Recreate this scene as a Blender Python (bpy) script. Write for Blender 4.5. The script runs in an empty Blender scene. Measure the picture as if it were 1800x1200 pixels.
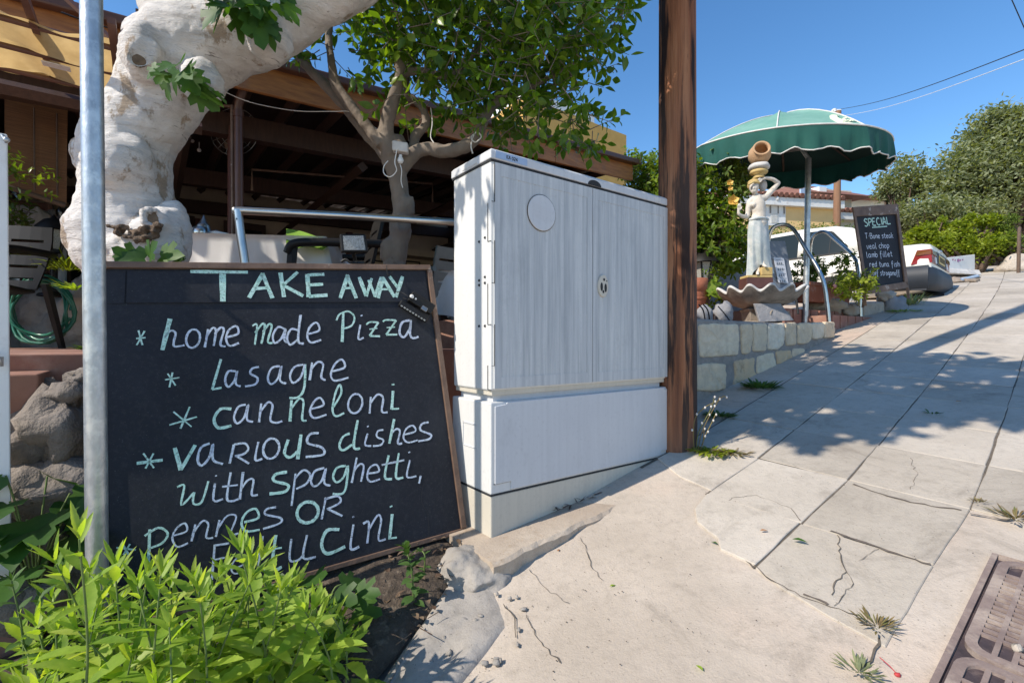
import bpy, math, random
from mathutils import Vector, Matrix, noise
from mathutils.bvhtree import BVHTree
rnd = random.Random(7)
sc = bpy.context.scene
COL = sc.collection
V = Vector
# ------------------------------------------------------------------ camera, sky, sun, exposure
F = 856.0
cam = bpy.data.cameras.new("camera"); cam.lens = 36*F/1800; cam.sensor_width = 36; cam.clip_end = 2000; cam.clip_start = .02
camo = bpy.data.objects.new("camera", cam); COL.objects.link(camo)
camo.location = (0, 0, 0); camo.rotation_euler = (math.pi/2, 0, 0); sc.camera = camo
SUN_EL = 41.0
SDIR = V((.868*math.cos(math.radians(SUN_EL)), .497*math.cos(math.radians(SUN_EL)), -math.sin(math.radians(SUN_EL)))).normalized()
w = bpy.data.worlds.new("World"); sc.world = w; w.use_nodes = True
sky = w.node_tree.nodes.new("ShaderNodeTexSky"); sky.sky_type = 'NISHITA'; sky.sun_disc = False
sky.sun_elevation = math.radians(SUN_EL)
sky.sun_rotation = math.atan2(-SDIR.x, -SDIR.y)
sky.altitude = 60; sky.air_density = 1.0; sky.dust_density = .25; sky.ozone_density = 2.6
bg = w.node_tree.nodes["Background"]; bg.inputs[1].default_value = .15
hs = w.node_tree.nodes.new("ShaderNodeHueSaturation"); hs.inputs['Saturation'].default_value = 1.22; hs.inputs['Value'].default_value = 1.1
w.node_tree.links.new(sky.outputs[0], hs.inputs['Color']); w.node_tree.links.new(hs.outputs[0], bg.inputs[0])
sl = bpy.data.lights.new("sun", 'SUN'); sl.energy = 4.4; sl.angle = math.radians(.55); sl.color = (1, .91, .79)
so = bpy.data.objects.new("sun", sl); COL.objects.link(so)
so.rotation_euler = SDIR.to_track_quat('-Z', 'Y').to_euler(); so.location = (-6, -4, 8)
sc.view_settings.view_transform = 'Standard'; sc.view_settings.look = 'None'
sc.view_settings.exposure = .36; sc.view_settings.gamma = 1; sc.view_settings.use_curve_mapping = False
sc.cycles.max_bounces = 7; sc.cycles.diffuse_bounces = 4; sc.cycles.transparent_max_bounces = 8

# ------------------------------------------------------------------ helpers
U = V((.803, .596, 0)).normalized(); S = V((-.596, .803, 0)).normalized(); Z = V((0, 0, 1))
def P(px, py, Y): return V(((px-900)/F*Y, Y, (600-py)/F*Y))
def uv(p): return U.x*p[0]+U.y*p[1], -S.x*p[0]-S.y*p[1]
def W(u, v, z=0): p = U*u-S*v; return V((p.x, p.y, z))
def Gz(u, v):
    a = min(u, 17.0); z = -1.125+.19*a-.0012*a*a + max(0, u-17)*.05
    if u < -8: z = -1.125-.19*8-.0012*64+(u+8)*.02
    vv = max(v, -9.0)
    z -= .05*math.exp(-((u-1.0)/.85)**2-((v+1.33)/.42)**2)
    return z-.05*vv-(min(v, 0)+9 if v < -9 else 0)*.02
def G(x, y): return Gz(*uv((x, y)))
def GP(px, py, off=0):
    Y = .4
    while Y < 60:
        p = P(px, py, Y)
        if p.z <= G(p.x, p.y)+off: return p
        Y += .004
    return P(px, py, 60)
def seg(x): return x

class MB:
    def __init__(s): s.v = []; s.f = []; s.m = []; s.s = []
    def add(s, vs, fs, mi=0, sm=False):
        b = len(s.v); s.v += [V(p) for p in vs]
        for f in fs: s.f.append([b+i for i in f]); s.m.append(mi); s.s.append(sm)
    def box(s, c, sx, sy, sz, ax=None, mi=0):
        X, Y_, Z_ = ax if ax else (V((1, 0, 0)), V((0, 1, 0)), Z)
        c = V(c); vs = []
        for k in (-.5, .5):
            for j in (-.5, .5):
                for i in (-.5, .5): vs.append(c+X*(i*sx)+Y_*(j*sy)+Z_*(k*sz))
        s.add(vs, [(0, 2, 3, 1), (4, 5, 7, 6), (0, 1, 5, 4), (2, 6, 7, 3), (0, 4, 6, 2), (1, 3, 7, 5)], mi)
    def ubox(s, u0, u1, v0, v1, z0, z1, mi=0):   # box in street axes
        s.box(W((u0+u1)/2, (v0+v1)/2, (z0+z1)/2), abs(u1-u0), abs(v1-v0), abs(z1-z0), (U, S, Z), mi)
    def tube(s, pts, rads, n=10, mi=0, caps=True, sm=True, sq=False):
        pts = [V(p) for p in pts]
        if not hasattr(rads, '__len__'): rads = [rads]*len(pts)
        rings = []; ref = None
        for i, p in enumerate(pts):
            t = (pts[min(i+1, len(pts)-1)]-pts[max(i-1, 0)])
            if t.length < 1e-9: t = V((0, 0, 1))
            t.normalize()
            if ref is None: ref = V((0, 0, 1)) if abs(t.z) < .9 else V((1, 0, 0))
            a = ref-t*ref.dot(t)
            if a.length < 1e-6: a = t.orthogonal()
            a.normalize(); b = t.cross(a); ref = a
            rings.append([p+a*(math.cos(2*math.pi*k/n)*rads[i])+b*(math.sin(2*math.pi*k/n)*rads[i]) for k in range(n)])
        vs = [q for r in rings for q in r]; fs = []
        for i in range(len(pts)-1):
            for k in range(n):
                fs.append((i*n+k, i*n+(k+1) % n, (i+1)*n+(k+1) % n, (i+1)*n+k))
        s.add(vs, fs, mi, sm)
        if caps:
            s.add(rings[0], [tuple(range(n))[::-1]], mi); s.add(rings[-1], [tuple(range(n))], mi)
    def lathe(s, c, prof, n=24, mi=0, ax=None, fr=None, fz=None, sm=True):
        X, Y_, Z_ = ax if ax else (V((1, 0, 0)), V((0, 1, 0)), Z)
        c = V(c); vs = []; fs = []
        for (r, z) in prof:
            for k in range(n):
                a = 2*math.pi*k/n
                rr = r*(fr(a, r, z) if fr else 1); zz = z+(fz(a, r, z) if fz else 0)
                vs.append(c+X*(rr*math.cos(a))+Y_*(rr*math.sin(a))+Z_*zz)
        for i in range(len(prof)-1):
            for k in range(n): fs.append((i*n+k, i*n+(k+1) % n, (i+1)*n+(k+1) % n, (i+1)*n+k))
        s.add(vs, fs, mi, sm)
    def ell(s, c, rx, ry, rz, n=14, mi=0, ax=None, ns=0, seed=0, m=None):
        X, Y_, Z_ = ax if ax else (V((1, 0, 0)), V((0, 1, 0)), Z)
        c = V(c); m = m or max(5, n//2); vs = [c-Z_*rz]; fs = []
        for i in range(1, m):
            t = -math.pi/2+math.pi*i/m
            for k in range(n):
                a = 2*math.pi*k/n
                d = V((math.cos(t)*math.cos(a), math.cos(t)*math.sin(a), math.sin(t)))
                q = 1+(ns*(noise.noise(d*1.6+V((seed*3.1, seed*1.7, seed)))+.5*noise.noise(d*3.7+V((seed, 9, seed)))) if ns else 0)
                vs.append(c+X*(rx*d.x*q)+Y_*(ry*d.y*q)+Z_*(rz*d.z*q))
        vs.append(c+Z_*rz); L = len(vs)-1
        for k in range(n): fs.append((0, 1+(k+1) % n, 1+k)); fs.append((L, 1+(m-2)*n+k, 1+(m-2)*n+(k+1) % n))
        for i in range(m-2):
            for k in range(n): fs.append((1+i*n+k, 1+i*n+(k+1) % n, 1+(i+1)*n+(k+1) % n, 1+(i+1)*n+k))
        s.add(vs, fs, mi, True)
    def prism(s, poly, vec, mi=0, sm=False):
        n = len(poly); poly = [V(p) for p in poly]; vec = V(vec)
        s.add(poly+[p+vec for p in poly], [tuple(range(n))[::-1], tuple(range(n, 2*n))]+[(i, (i+1) % n, n+(i+1) % n, n+i) for i in range(n)], mi, sm)
    def grid(s, fn, nu, nv, mi=0, sm=True):
        vs = [fn(i/nu, j/nv) for j in range(nv+1) for i in range(nu+1)]
        s.add(vs, [(j*(nu+1)+i, j*(nu+1)+i+1, (j+1)*(nu+1)+i+1, (j+1)*(nu+1)+i) for j in range(nv) for i in range(nu)], mi, sm)
    def stroke(s, pts, wd, nrm, mi=0, jit=.15, smooth=True):
        pts = [V(p) for p in pts]
        if smooth and len(pts) > 2: pts = catmull(pts, 5)
        elif len(pts) == 2: pts = [pts[0].lerp(pts[1], k/4) for k in range(5)]
        vs = []; fs = []; n = len(pts)
        for i, p in enumerate(pts):
            t = pts[min(i+1, n-1)]-pts[max(i-1, 0)]
            if t.length < 1e-9: t = V((1, 0, 0))
            a = nrm.cross(t).normalized()*(wd*.5*(1+rnd.uniform(-jit, jit)))
            vs += [p+a, p-a]
        s.add(vs, [(2*i, 2*i+1, 2*i+3, 2*i+2) for i in range(n-1)], mi)
    def leaf(s, b, d, up, L, Wd, prof=(0, .6, 1, .85, .5, 0), fold=.25, curl=.3, mi=0):
        d = V(d).normalized(); sd = d.cross(V(up))
        if sd.length < 1e-4: sd = d.orthogonal()
        sd.normalize(); nn = sd.cross(d).normalized(); n = len(prof)-1
        vs = []; fs = []; p = V(b); st = L/n
        for i in range(n+1):
            h = prof[i]*Wd*.5
            if i in (0, n): vs.append(p.copy())
            else: vs += [p+sd*h+nn*(h*fold), p.copy(), p-sd*h+nn*(h*fold)]
            dd = (d-nn*(curl*(i+1)/n)).normalized(); p = p+dd*st
        fs.append((0, 2, 1)); fs.append((0, 3, 2))
        for i in range(n-2):
            a = 1+3*i; fs.append((a, a+1, a+4, a+3)); fs.append((a+1, a+2, a+5, a+4))
        a = 1+3*(n-2); e = len(vs)-1
        fs.append((a, a+1, e)); fs.append((a+1, a+2, e))
        s.add(vs, fs, mi, True)
    def figleaf(s, b, d, up, L, mi=0):
        d = V(d).normalized(); sd = d.cross(V(up))
        if sd.length < 1e-4: sd = d.orthogonal()
        sd.normalize(); nn = sd.cross(d).normalized(); vs = [V(b)+d*(L*.28)]
        out = [(-.12, .0), (-.36, .05), (-.5, .28), (-.34, .36), (-.56, .58), (-.42, .72), (-.22, .58), (-.2, .86), (0, 1.05), (.2, .86), (.22, .58), (.42, .72), (.56, .58), (.34, .36), (.5, .28), (.36, .05), (.12, 0), (0, .06)]
        for (x, y) in out:
            x *= 1+rnd.uniform(-.12, .12); y *= 1+rnd.uniform(-.06, .06)
            vs.append(V(b)+sd*(x*L)+d*(y*L)+nn*(L*(.16*abs(x)-.25*y*y*.6+rnd.uniform(-.02, .02))))
        n = len(out); s.add(vs, [(0, 1+(i+1) % n, 1+i) for i in range(n)], mi, True)
    def build(s, name, mats, parent=None, org=None, bevel=0, seg=2, remesh=0, smooth_it=0, sub=0, disp=None, wn=False, fixn=True):
        o0 = V(org) if org is not None else (ORG[parent.name] if parent else V((0, 0, 0)))
        me = bpy.data.meshes.new(name)
        me.from_pydata([tuple(p-o0) for p in s.v], [], s.f); 
        mats = mats if isinstance(mats, (list, tuple)) else [mats]
        for m in mats: me.materials.append(m)
        for i, p in enumerate(me.polygons): p.material_index = s.m[i]; p.use_smooth = s.s[i]
        me.validate(); me.update()
        o = bpy.data.objects.new(name, me); COL.objects.link(o)
        if parent: o.parent = parent
        else: o.location = o0
        ORG[o.name] = o0
        if remesh:
            md = o.modifiers.new("r", 'REMESH'); md.mode = 'VOXEL'; md.voxel_size = remesh; md.use_smooth_shade = True
        if smooth_it:
            md = o.modifiers.new("s", 'SMOOTH'); md.factor = .5; md.iterations = smooth_it
        if sub:
            md = o.modifiers.new("u", 'SUBSURF'); md.levels = sub; md.render_levels = sub
        for (ty, sz, st) in (disp or []):
            tx = bpy.data.textures.new(name, 'CLOUDS'); tx.noise_scale = sz; tx.noise_depth = 3
            md = o.modifiers.new("d", 'DISPLACE'); md.texture = tx; md.strength = st; md.texture_coords = 'GLOBAL'
        if bevel:
            md = o.modifiers.new("b", 'BEVEL'); md.width = bevel; md.segments = seg; md.limit_method = 'ANGLE'; md.angle_limit = math.radians(40)
        return o
ORG = {}
def catmull(p, k):
    out = []
    for i in range(len(p)-1):
        a, b, c, d = p[max(i-1, 0)], p[i], p[i+1], p[min(i+2, len(p)-1)]
        for j in range(k):
            t = j/k
            out.append(.5*((2*b)+(c-a)*t+(2*a-5*b+4*c-d)*t*t+(3*b-a-3*c+d)*t**3))
    out.append(p[-1]); return out
def tag(o, label=None, cat=None, group=None, kind=None):
    if label: o['label'] = label
    if cat: o['category'] = cat
    if group: o['group'] = group
    if kind: o['kind'] = kind
    return o
def thing(name, loc, label, cat, group=None):
    o = bpy.data.objects.new(name, None); COL.objects.link(o); o.location = V(loc); o.empty_display_size = .1
    ORG[o.name] = V(loc); return tag(o, label, cat, group)
def struct(o): o['kind'] = 'structure'; return o

# ------------------------------------------------------------------ materials
def nm(name):
    m = bpy.data.materials.new(name); m.use_nodes = True; t = m.node_tree
    return m, t, t.nodes["Principled BSDF"]
def ramp(t, src, c):
    r = t.nodes.new("ShaderNodeValToRGB"); e = r.color_ramp.elements
    while len(e) < len(c): e.new(.5)
    for i, (p, col) in enumerate(c): e[i].position = p; e[i].color = (*col, 1) if len(col) == 3 else col
    t.links.new(src, r.inputs[0]); return r.outputs[0]
def nz(t, scale, detail=4, st=(1, 1, 1), rough=.55, rot=0, dist=0):
    tc = t.nodes.new("ShaderNodeTexCoord"); mp = t.nodes.new("ShaderNodeMapping"); mp.inputs['Scale'].default_value = st
    mp.inputs['Rotation'].default_value = (0, 0, rot)
    n = t.nodes.new("ShaderNodeTexNoise"); n.inputs['Scale'].default_value = scale; n.inputs['Detail'].default_value = detail
    n.inputs['Roughness'].default_value = rough; n.inputs['Distortion'].default_value = dist
    t.links.new(tc.outputs['Object'], mp.inputs[0]); t.links.new(mp.outputs[0], n.inputs['Vector']); return n.outputs['Fac']
def mixc(t, fac, a, b, mode='MIX'):
    m = t.nodes.new("ShaderNodeMix"); m.data_type = 'RGBA'; m.blend_type = mode
    for s_, x in ((0, fac), (6, a), (7, b)):
        if isinstance(x, (int, float)): m.inputs[s_].default_value = x
        elif isinstance(x, tuple): m.inputs[s_].default_value = (*x, 1)
        else: t.links.new(x, m.inputs[s_])
    return m.outputs[2]
def bump(t, b, h, st, dist=.01, prev=None):
    n = t.nodes.new("ShaderNodeBump"); n.inputs['Strength'].default_value = st; n.inputs['Distance'].default_value = dist
    t.links.new(h, n.inputs['Height'])
    if prev: t.links.new(prev, n.inputs['Normal'])
    t.links.new(n.outputs[0], b.inputs['Normal']); return n.outputs[0]
def mat(name, base, var=None, scale=6, rough=.6, st=(1, 1, 1), b=0, bs=60, metal=0, dirt=None, ds=3, dth=(.55, .75), dst=(1, 1, 1), bst=None, spec=.5, bd=.006, rot=0):
    m, t, p = nm(name); p.inputs['Roughness'].default_value = rough; p.inputs['Metallic'].default_value = metal
    p.inputs['Specular IOR Level'].default_value = spec
    var = var or tuple(x*.8 for x in base)
    c = ramp(t, nz(t, scale, 6, st, .6, rot), [(.3, var), (.7, base)])
    if dirt: c = mixc(t, ramp(t, nz(t, ds, 6, dst, .65, rot), [(dth[0], (0, 0, 0)), (dth[1], (1, 1, 1))]), c, dirt)
    t.links.new(c, p.inputs['Base Color'])
    if b: bump(t, p, nz(t, bs, 5, bst or st, .6, rot), b, bd)
    return m
def leafmat(name, cols, tr=.35, rough=.45, trc=None):
    m, t, p = nm(name); p.inputs['Roughness'].default_value = rough; p.inputs['Specular IOR Level'].default_value = .35
    g = t.nodes.new("ShaderNodeNewGeometry")
    c = ramp(t, g.outputs['Random Per Island'], [(i/(len(cols)-1), k) for i, k in enumerate(cols)])
    c = mixc(t, .35, c, ramp(t, nz(t, 25, 3), [(.3, tuple(x*.6 for x in cols[0])), (.7, cols[-1])]))
    t.links.new(c, p.inputs['Base Color'])
    tl = t.nodes.new("ShaderNodeBsdfTranslucent"); mx = t.nodes.new("ShaderNodeMixShader"); mx.inputs[0].default_value = tr
    k = mixc(t, 1.0, c, trc or (1.0, 1.0, .35), 'MULTIPLY'); k2 = mixc(t, 1.0, k, (2.4, 2.4, 1.6), 'MULTIPLY')
    t.links.new(k2, tl.inputs[0]); t.links.new(p.outputs[0], mx.inputs[1]); t.links.new(tl.outputs[0], mx.inputs[2])
    t.links.new(mx.outputs[0], t.nodes["Material Output"].inputs[0]); return m
def fabric(name, base, var, tr=.4, scale=8, st=(1, 1, 1)):
    m = mat(name, base, var, scale, .85, st, b=.25, bs=180); t = m.node_tree; p = t.nodes["Principled BSDF"]
    tl = t.nodes.new("ShaderNodeBsdfTranslucent"); mx = t.nodes.new("ShaderNodeMixShader"); mx.inputs[0].default_value = tr
    src = p.inputs['Base Color'].links[0].from_socket; t.links.new(src, tl.inputs[0])
    t.links.new(p.outputs[0], mx.inputs[1]); t.links.new(tl.outputs[0], mx.inputs[2]); t.links.new(mx.outputs[0], t.nodes["Material Output"].inputs[0]); return m

def m_concrete(name, a, bcol, dark, speck=1.0, tint=None, island=False):
    m, t, p = nm(name); p.inputs['Roughness'].default_value = .9; p.inputs['Specular IOR Level'].default_value = .2
    c = ramp(t, nz(t, 1.6, 7, rough=.62), [(.36, bcol), (.64, a)])
    if tint: c = mixc(t, ramp(t, nz(t, .9, 4), [(.45, (0, 0, 0)), (.68, (.75, .75, .75))]), c, tint)
    c = mixc(t, ramp(t, nz(t, 22, 6, rough=.7), [(.5, (0, 0, 0)), (.72, (.55, .55, .55))]), c, tuple(x*.78 for x in bcol))
    c = mixc(t, ramp(t, nz(t, 4.5, 8, rough=.75), [(.6, (0, 0, 0)), (.8, (.8, .8, .8))]), c, dark)
    c = mixc(t, ramp(t, nz(t, 2.6, 9, rough=.78, dist=.8), [(.53, (0, 0, 0)), (.70, (.7, .7, .7))]), c, tuple(x*.85 for x in dark))
    if island:
        g = t.nodes.new("ShaderNodeNewGeometry"); c = mixc(t, 1.0, c, ramp(t, g.outputs['Random Per Island'], [(0, (.84, .83, .81)), (.5, (1, .985, .96)), (1, (1.1, 1.1, 1.1))]), 'MULTIPLY')
    sp = ramp(t, nz(t, 130, 2), [(.66, (0, 0, 0)), (.74, (.7*speck, .7*speck, .7*speck))])
    c = mixc(t, sp, c, tuple(x*.55 for x in dark))
    t.links.new(c, p.inputs['Base Color'])
    n = bump(t, p, nz(t, 14, 8, rough=.7), .5, .012); bump(t, p, nz(t, 150, 3), .35, .004, n); return m
MT = {}
MT['concrete'] = m_concrete('concrete', (.53, .46, .385), (.42, .36, .295), (.28, .24, .195), tint=(.58, .43, .33))
MT['slab'] = m_concrete('slab_concrete', (.505, .455, .39), (.415, .37, .312), (.28, .245, .205), 1.0, island=True)
MT['rubble'] = m_concrete('rough_cement', (.40, .365, .325), (.27, .25, .225), (.20, .185, .17))
MT['ledge'] = m_concrete('ledge_concrete', (.48, .41, .33), (.37, .30, .235), (.32, .20, .10))
MT['joint'] = mat('joint_dirt', (.17, .14, .11), (.07, .06, .045), 20, .95, b=.6, bs=90)
MT['soil'] = mat('soil', (.10, .075, .055), (.04, .03, .022), 18, .95, b=1.0, bs=40, dirt=(.2, .16, .12), ds=30, bd=.02)
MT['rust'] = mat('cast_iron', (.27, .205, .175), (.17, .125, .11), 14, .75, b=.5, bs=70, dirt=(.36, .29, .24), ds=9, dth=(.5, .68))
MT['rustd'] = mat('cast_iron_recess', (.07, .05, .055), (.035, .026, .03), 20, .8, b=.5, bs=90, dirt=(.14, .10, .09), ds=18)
# cabinet paint
def m_cab(name, base, var, streak, sm):
    m, t, p = nm(name); p.inputs['Roughness'].default_value = .55
    c = ramp(t, nz(t, 3, 5), [(.3, var), (.7, base)])
    c = mixc(t, ramp(t, nz(t, 9, 7, (4, 4, .16), .7), [(.38, (0, 0, 0)), (.66, (sm, sm, sm))]), c, streak)
    c = mixc(t, ramp(t, nz(t, 70, 3), [(.56, (0, 0, 0)), (.75, (.5, .5, .5))]), c, tuple(x*.82 for x in var))
    c = mixc(t, ramp(t, nz(t, 2.3, 9, (1, 1, .7), .75), [(.55, (0, 0, 0)), (.8, (.6, .6, .6))]), c, tuple(x*.7 for x in streak))
    t.links.new(c, p.inputs['Base Color']); bump(t, p, nz(t, 220, 2), .12, .002); return m
MT['cab'] = m_cab('cabinet_paint', (.60, .61, .60), (.53, .545, .55), (.35, .37, .385), .9)
MT['cabp'] = m_cab('cabinet_panel_paint', (.60, .61, .62), (.55, .56, .58), (.46, .47, .48), .35)
MT['cabs'] = m_cab('cabinet_side_paint', (.66, .66, .64), (.62, .62, .61), (.52, .53, .53), .3)
MT['plinth'] = m_cab('plinth_paint', (.60, .56, .47), (.54, .50, .42), (.45, .42, .36), .4)
MT['black'] = mat('black_rubber', (.015, .015, .016), rough=.7)
MT['seam'] = mat('dark_gap', (.03, .032, .035), rough=.9)
MT['plate'] = mat('sticker', (.36, .46, .62), (.30, .40, .56), 20, .35)
MT['galv'] = mat('galvanised_steel', (.55, .57, .58), (.36, .38, .40), 45, .38, (1, 1, .5), b=.25, bs=70, metal=.75, dirt=(.62, .63, .62), ds=16, dth=(.5, .62))
MT['steel'] = mat('stainless_steel', (.62, .61, .58), (.5, .49, .47), 12, .30, metal=1)
def m_pole(name):
    m, t, p = nm(name); p.inputs['Roughness'].default_value = .75; p.inputs['Specular IOR Level'].default_value = .25
    c = ramp(t, nz(t, 6, 8, (3, 3, .12), .65), [(.25, (.085, .032, .018)), (.48, (.27, .105, .048)), (.75, (.46, .23, .12))])
    c = mixc(t, ramp(t, nz(t, 5, 6, (3.2, 3.2, .22), .6), [(.49, (0, 0, 0)), (.55, (.97, .97, .97))]), c, (.018, .010, .009))
    c = mixc(t, ramp(t, nz(t, 1.2, 3, (1, 1, .5)), [(.4, (0, 0, 0)), (.75, (.45, .45, .45))]), c, (.30, .23, .19))
    c = mixc(t, ramp(t, nz(t, 40, 6, (3, 3, .08), .7), [(.5, (0, 0, 0)), (.8, (.8, .8, .8))]), c, (.05, .026, .018))
    t.links.new(c, p.inputs['Base Color']); n = bump(t, p, nz(t, 30, 8, (3, 3, .1), .7), .9, .012); return m
MT['pole'] = m_pole('weathered_pole_wood')
MT['dwood'] = mat('dark_stained_wood', (.06, .028, .017), (.032, .014, .009), 8, .55, (6, 6, 1), b=.3, bs=30)
MT['fascia'] = mat('orange_brown_wood', (.44, .18, .05), (.24, .09, .03), 6, .5, (1, 1, 7), b=.2, bs=30, dirt=(.20, .13, .10), ds=3)
MT['gutter'] = mat('brown_gutter', (.12, .055, .038), (.09, .04, .028), 6, .4)
MT['frame'] = mat('board_frame_wood', (.20, .125, .085), (.10, .06, .042), 10, .6, (1, 1, 1), b=.35, bs=50, dirt=(.42, .37, .33), ds=12, dth=(.6, .72))
def m_board(name):
    m, t, p = nm(name); p.inputs['Roughness'].default_value = .72; p.inputs['Specular IOR Level'].default_value = .35
    c = ramp(t, nz(t, 3, 6), [(.3, (.009, .0105, .016)), (.7, (.016, .019, .028))])
    c = mixc(t, ramp(t, nz(t, 60, 6, rough=.75), [(.5, (0, 0, 0)), (.8, (.5, .5, .5))]), c, (.05, .053, .06))
    c = mixc(t, ramp(t, nz(t, 260, 2), [(.68, (0, 0, 0)), (.75, (.6, .6, .6))]), c, (.13, .135, .15))
    c = mixc(t, ramp(t, nz(t, 2.2, 7, (1, 1, .5), .65, dist=1.5), [(.5, (0, 0, 0)), (.75, (.55, .55, .55))]), c, (.042, .046, .055))
    t.links.new(c, p.inputs['Base Color']); bump(t, p, nz(t, 90, 4), .25, .003); return m
MT['board'] = m_board('blackboard_paint')
def m_chalk(name, a, b_):
    m, t, p = nm(name); p.inputs['Roughness'].default_value = .9
    c = ramp(t, nz(t, 45, 3), [(.3, a), (.7, b_)])
    c = mixc(t, ramp(t, nz(t, 160, 5, rough=.8), [(.55, (0, 0, 0)), (.75, (.8, .8, .8))]), c, tuple(x*.35 for x in a))
    t.links.new(c, p.inputs['Base Color'])
    tr = t.nodes.new("ShaderNodeBsdfTransparent"); mx = t.nodes.new("ShaderNodeMixShader")
    t.links.new(ramp(t, nz(t, 120, 6, (1, 1, 1), .8), [(.50, (0, 0, 0)), (.66, (.8, .8, .8))]), mx.inputs[0]); t.links.new(p.outputs[0], mx.inputs[1]); t.links.new(tr.outputs[0], mx.inputs[2]); t.links.new(mx.outputs[0], t.nodes["Material Output"].inputs[0]); return m
MT['mint'] = m_chalk('mint_chalk', (.42, .70, .60), (.60, .82, .76))
MT['lilac'] = m_chalk('pale_chalk', (.52, .58, .74), (.66, .74, .80))
MT['white'] = mat('white_paint', (.78, .78, .76), (.70, .70, .68), 5, .45, dirt=(.55, .53, .5), ds=6)
MT['whitepl'] = mat('white_plastic', (.80, .80, .78), rough=.3)
MT['glass'] = None
def m_glass(name, col=(.02, .03, .035), rough=.05):
    m, t, p = nm(name); p.inputs['Base Color'].default_value = (*col, 1); p.inputs['Roughness'].default_value = rough
    p.inputs['Specular IOR Level'].default_value = .8 if col[0] > .1 else .4; return m
MT['glass'] = m_glass('window_glass', (.012, .02, .02), .08)
MT['bark'] = None
def m_fig(name):
    m, t, p = nm(name); p.inputs['Roughness'].default_value = .8; p.inputs['Specular IOR Level'].default_value = .25
    c = ramp(t, nz(t, 4, 7), [(.3, (.54, .51, .48)), (.65, (.69, .66, .63))])
    c = mixc(t, ramp(t, nz(t, 7, 9, (1, 1, 3.5), .72, dist=.6), [(.52, (0, 0, 0)), (.70, (.5, .5, .5))]), c, (.34, .30, .265))
    c = mixc(t, ramp(t, nz(t, 3.2, 6, (1.3, 1.3, .8), .7), [(.555, (0, 0, 0)), (.60, (.9, .9, .9))]), c, (.31, .235, .165))
    c = mixc(t, ramp(t, nz(t, 12, 5, (1, 1, 7), .6, dist=1.0), [(.66, (0, 0, 0)), (.70, (.75, .75, .75))]), c, (.12, .10, .085))
    t.links.new(c, p.inputs['Base Color'])
    n = bump(t, p, nz(t, 8, 8, (1, 1, 4.0), .7, dist=.6), 1.0, .018); bump(t, p, nz(t, 60, 5), .4, .006, n); return m
MT['fig'] = m_fig('whitewashed_fig_bark')
MT['lemonbark'] = mat('lemon_bark', (.23, .185, .145), (.12, .095, .075), 9, .85, (1, 1, .6), b=.7, bs=30, dirt=(.08, .06, .045), ds=9, dth=(.62, .7))
MT['lemonleaf'] = leafmat('lemon_leaf', [(.030, .080, .010), (.055, .13, .014), (.10, .19, .018), (.20, .28, .03)], .40, .3)
MT['figleaf'] = leafmat('fig_leaf', [(.025, .075, .014), (.04, .11, .018), (.07, .15, .022)], .32, .5)
MT['weedleaf'] = leafmat('weed_leaf', [(.09, .19, .02), (.17, .31, .03), (.25, .39, .045), (.33, .46, .08), (.38, .42, .10)], .40, .5)
MT['weeddark'] = leafmat('dark_weed_leaf', [(.035, .085, .02), (.06, .125, .03), (.09, .165, .045)], .25, .6)
MT['bushleaf'] = leafmat('hibiscus_leaf', [(.035, .085, .010), (.07, .14, .016), (.14, .22, .02), (.24, .30, .035)], .36, .35)
MT['roseleaf'] = leafmat('rose_leaf', [(.05, .10, .02), (.10, .16, .03), (.20, .25, .05)], .3, .5)
MT['olive'] = leafmat('olive_leaf', [(.12, .15, .075), (.17, .20, .10), (.23, .255, .145), (.31, .33, .21)], .28, .7)
MT['hedge'] = leafmat('hedge_leaf', [(.09, .14, .012), (.19, .25, .02), (.32, .36, .04)], .35, .5)
MT['dry'] = leafmat('dry_plant', [(.16, .10, .05), (.26, .18, .08), (.12, .15, .05)], .15, .8)
MT['stem'] = mat('green_stem', (.16, .22, .06), (.10, .15, .04), 20, .7)
MT['brownstem'] = mat('brown_stem', (.14, .09, .06), (.08, .055, .04), 20, .85)
MT['rock'] = mat('field_rock', (.27, .235, .205), (.15, .13, .115), 5, .9, b=1.0, bs=12, dirt=(.12, .10, .085), ds=7, bd=.03)
MT['rockp'] = mat('pale_rock', (.50, .44, .37), (.36, .31, .255), 6, .9, b=1.0, bs=16, dirt=(.25, .22, .19), ds=9, bd=.02)
MT['rockg'] = mat('grey_rock', (.30, .30, .31), (.20, .20, .21), 6, .85, b=.8, bs=16, bd=.02)
def m_stone(name):
    m, t, p = nm(name); p.inputs['Roughness'].default_value = .9; p.inputs['Specular IOR Level'].default_value = .2
    g = t.nodes.new("ShaderNodeNewGeometry")
    c = ramp(t, g.outputs['Random Per Island'], [(0, (.66, .47, .28)), (.35, (.80, .68, .50)), (.7, (.72, .57, .39)), (1, (.84, .75, .60))])
    c = mixc(t, ramp(t, nz(t, 9, 7, rough=.7), [(.4, (0, 0, 0)), (.7, (.7, .7, .7))]), c, (.52, .42, .31))
    c = mixc(t, ramp(t, nz(t, 5, 8, rough=.75), [(.6, (0, 0, 0)), (.72, (.8, .8, .8))]), c, (.24, .18, .125))
    t.links.new(c, p.inputs['Base Color']); n = bump(t, p, nz(t, 18, 8, rough=.7), 1.0, .02); bump(t, p, nz(t, 90, 3), .5, .006, n); return m
MT['stone'] = m_stone('cut_limestone')
MT['mortar'] = mat('grey_mortar', (.33, .30, .27), (.22, .20, .18), 16, .95, b=.8, bs=50, bd=.01)
MT['terra'] = mat('terracotta', (.36, .125, .065), (.26, .085, .045), 9, .8, b=.2, bs=60, dirt=(.42, .30, .24), ds=7)
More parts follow.
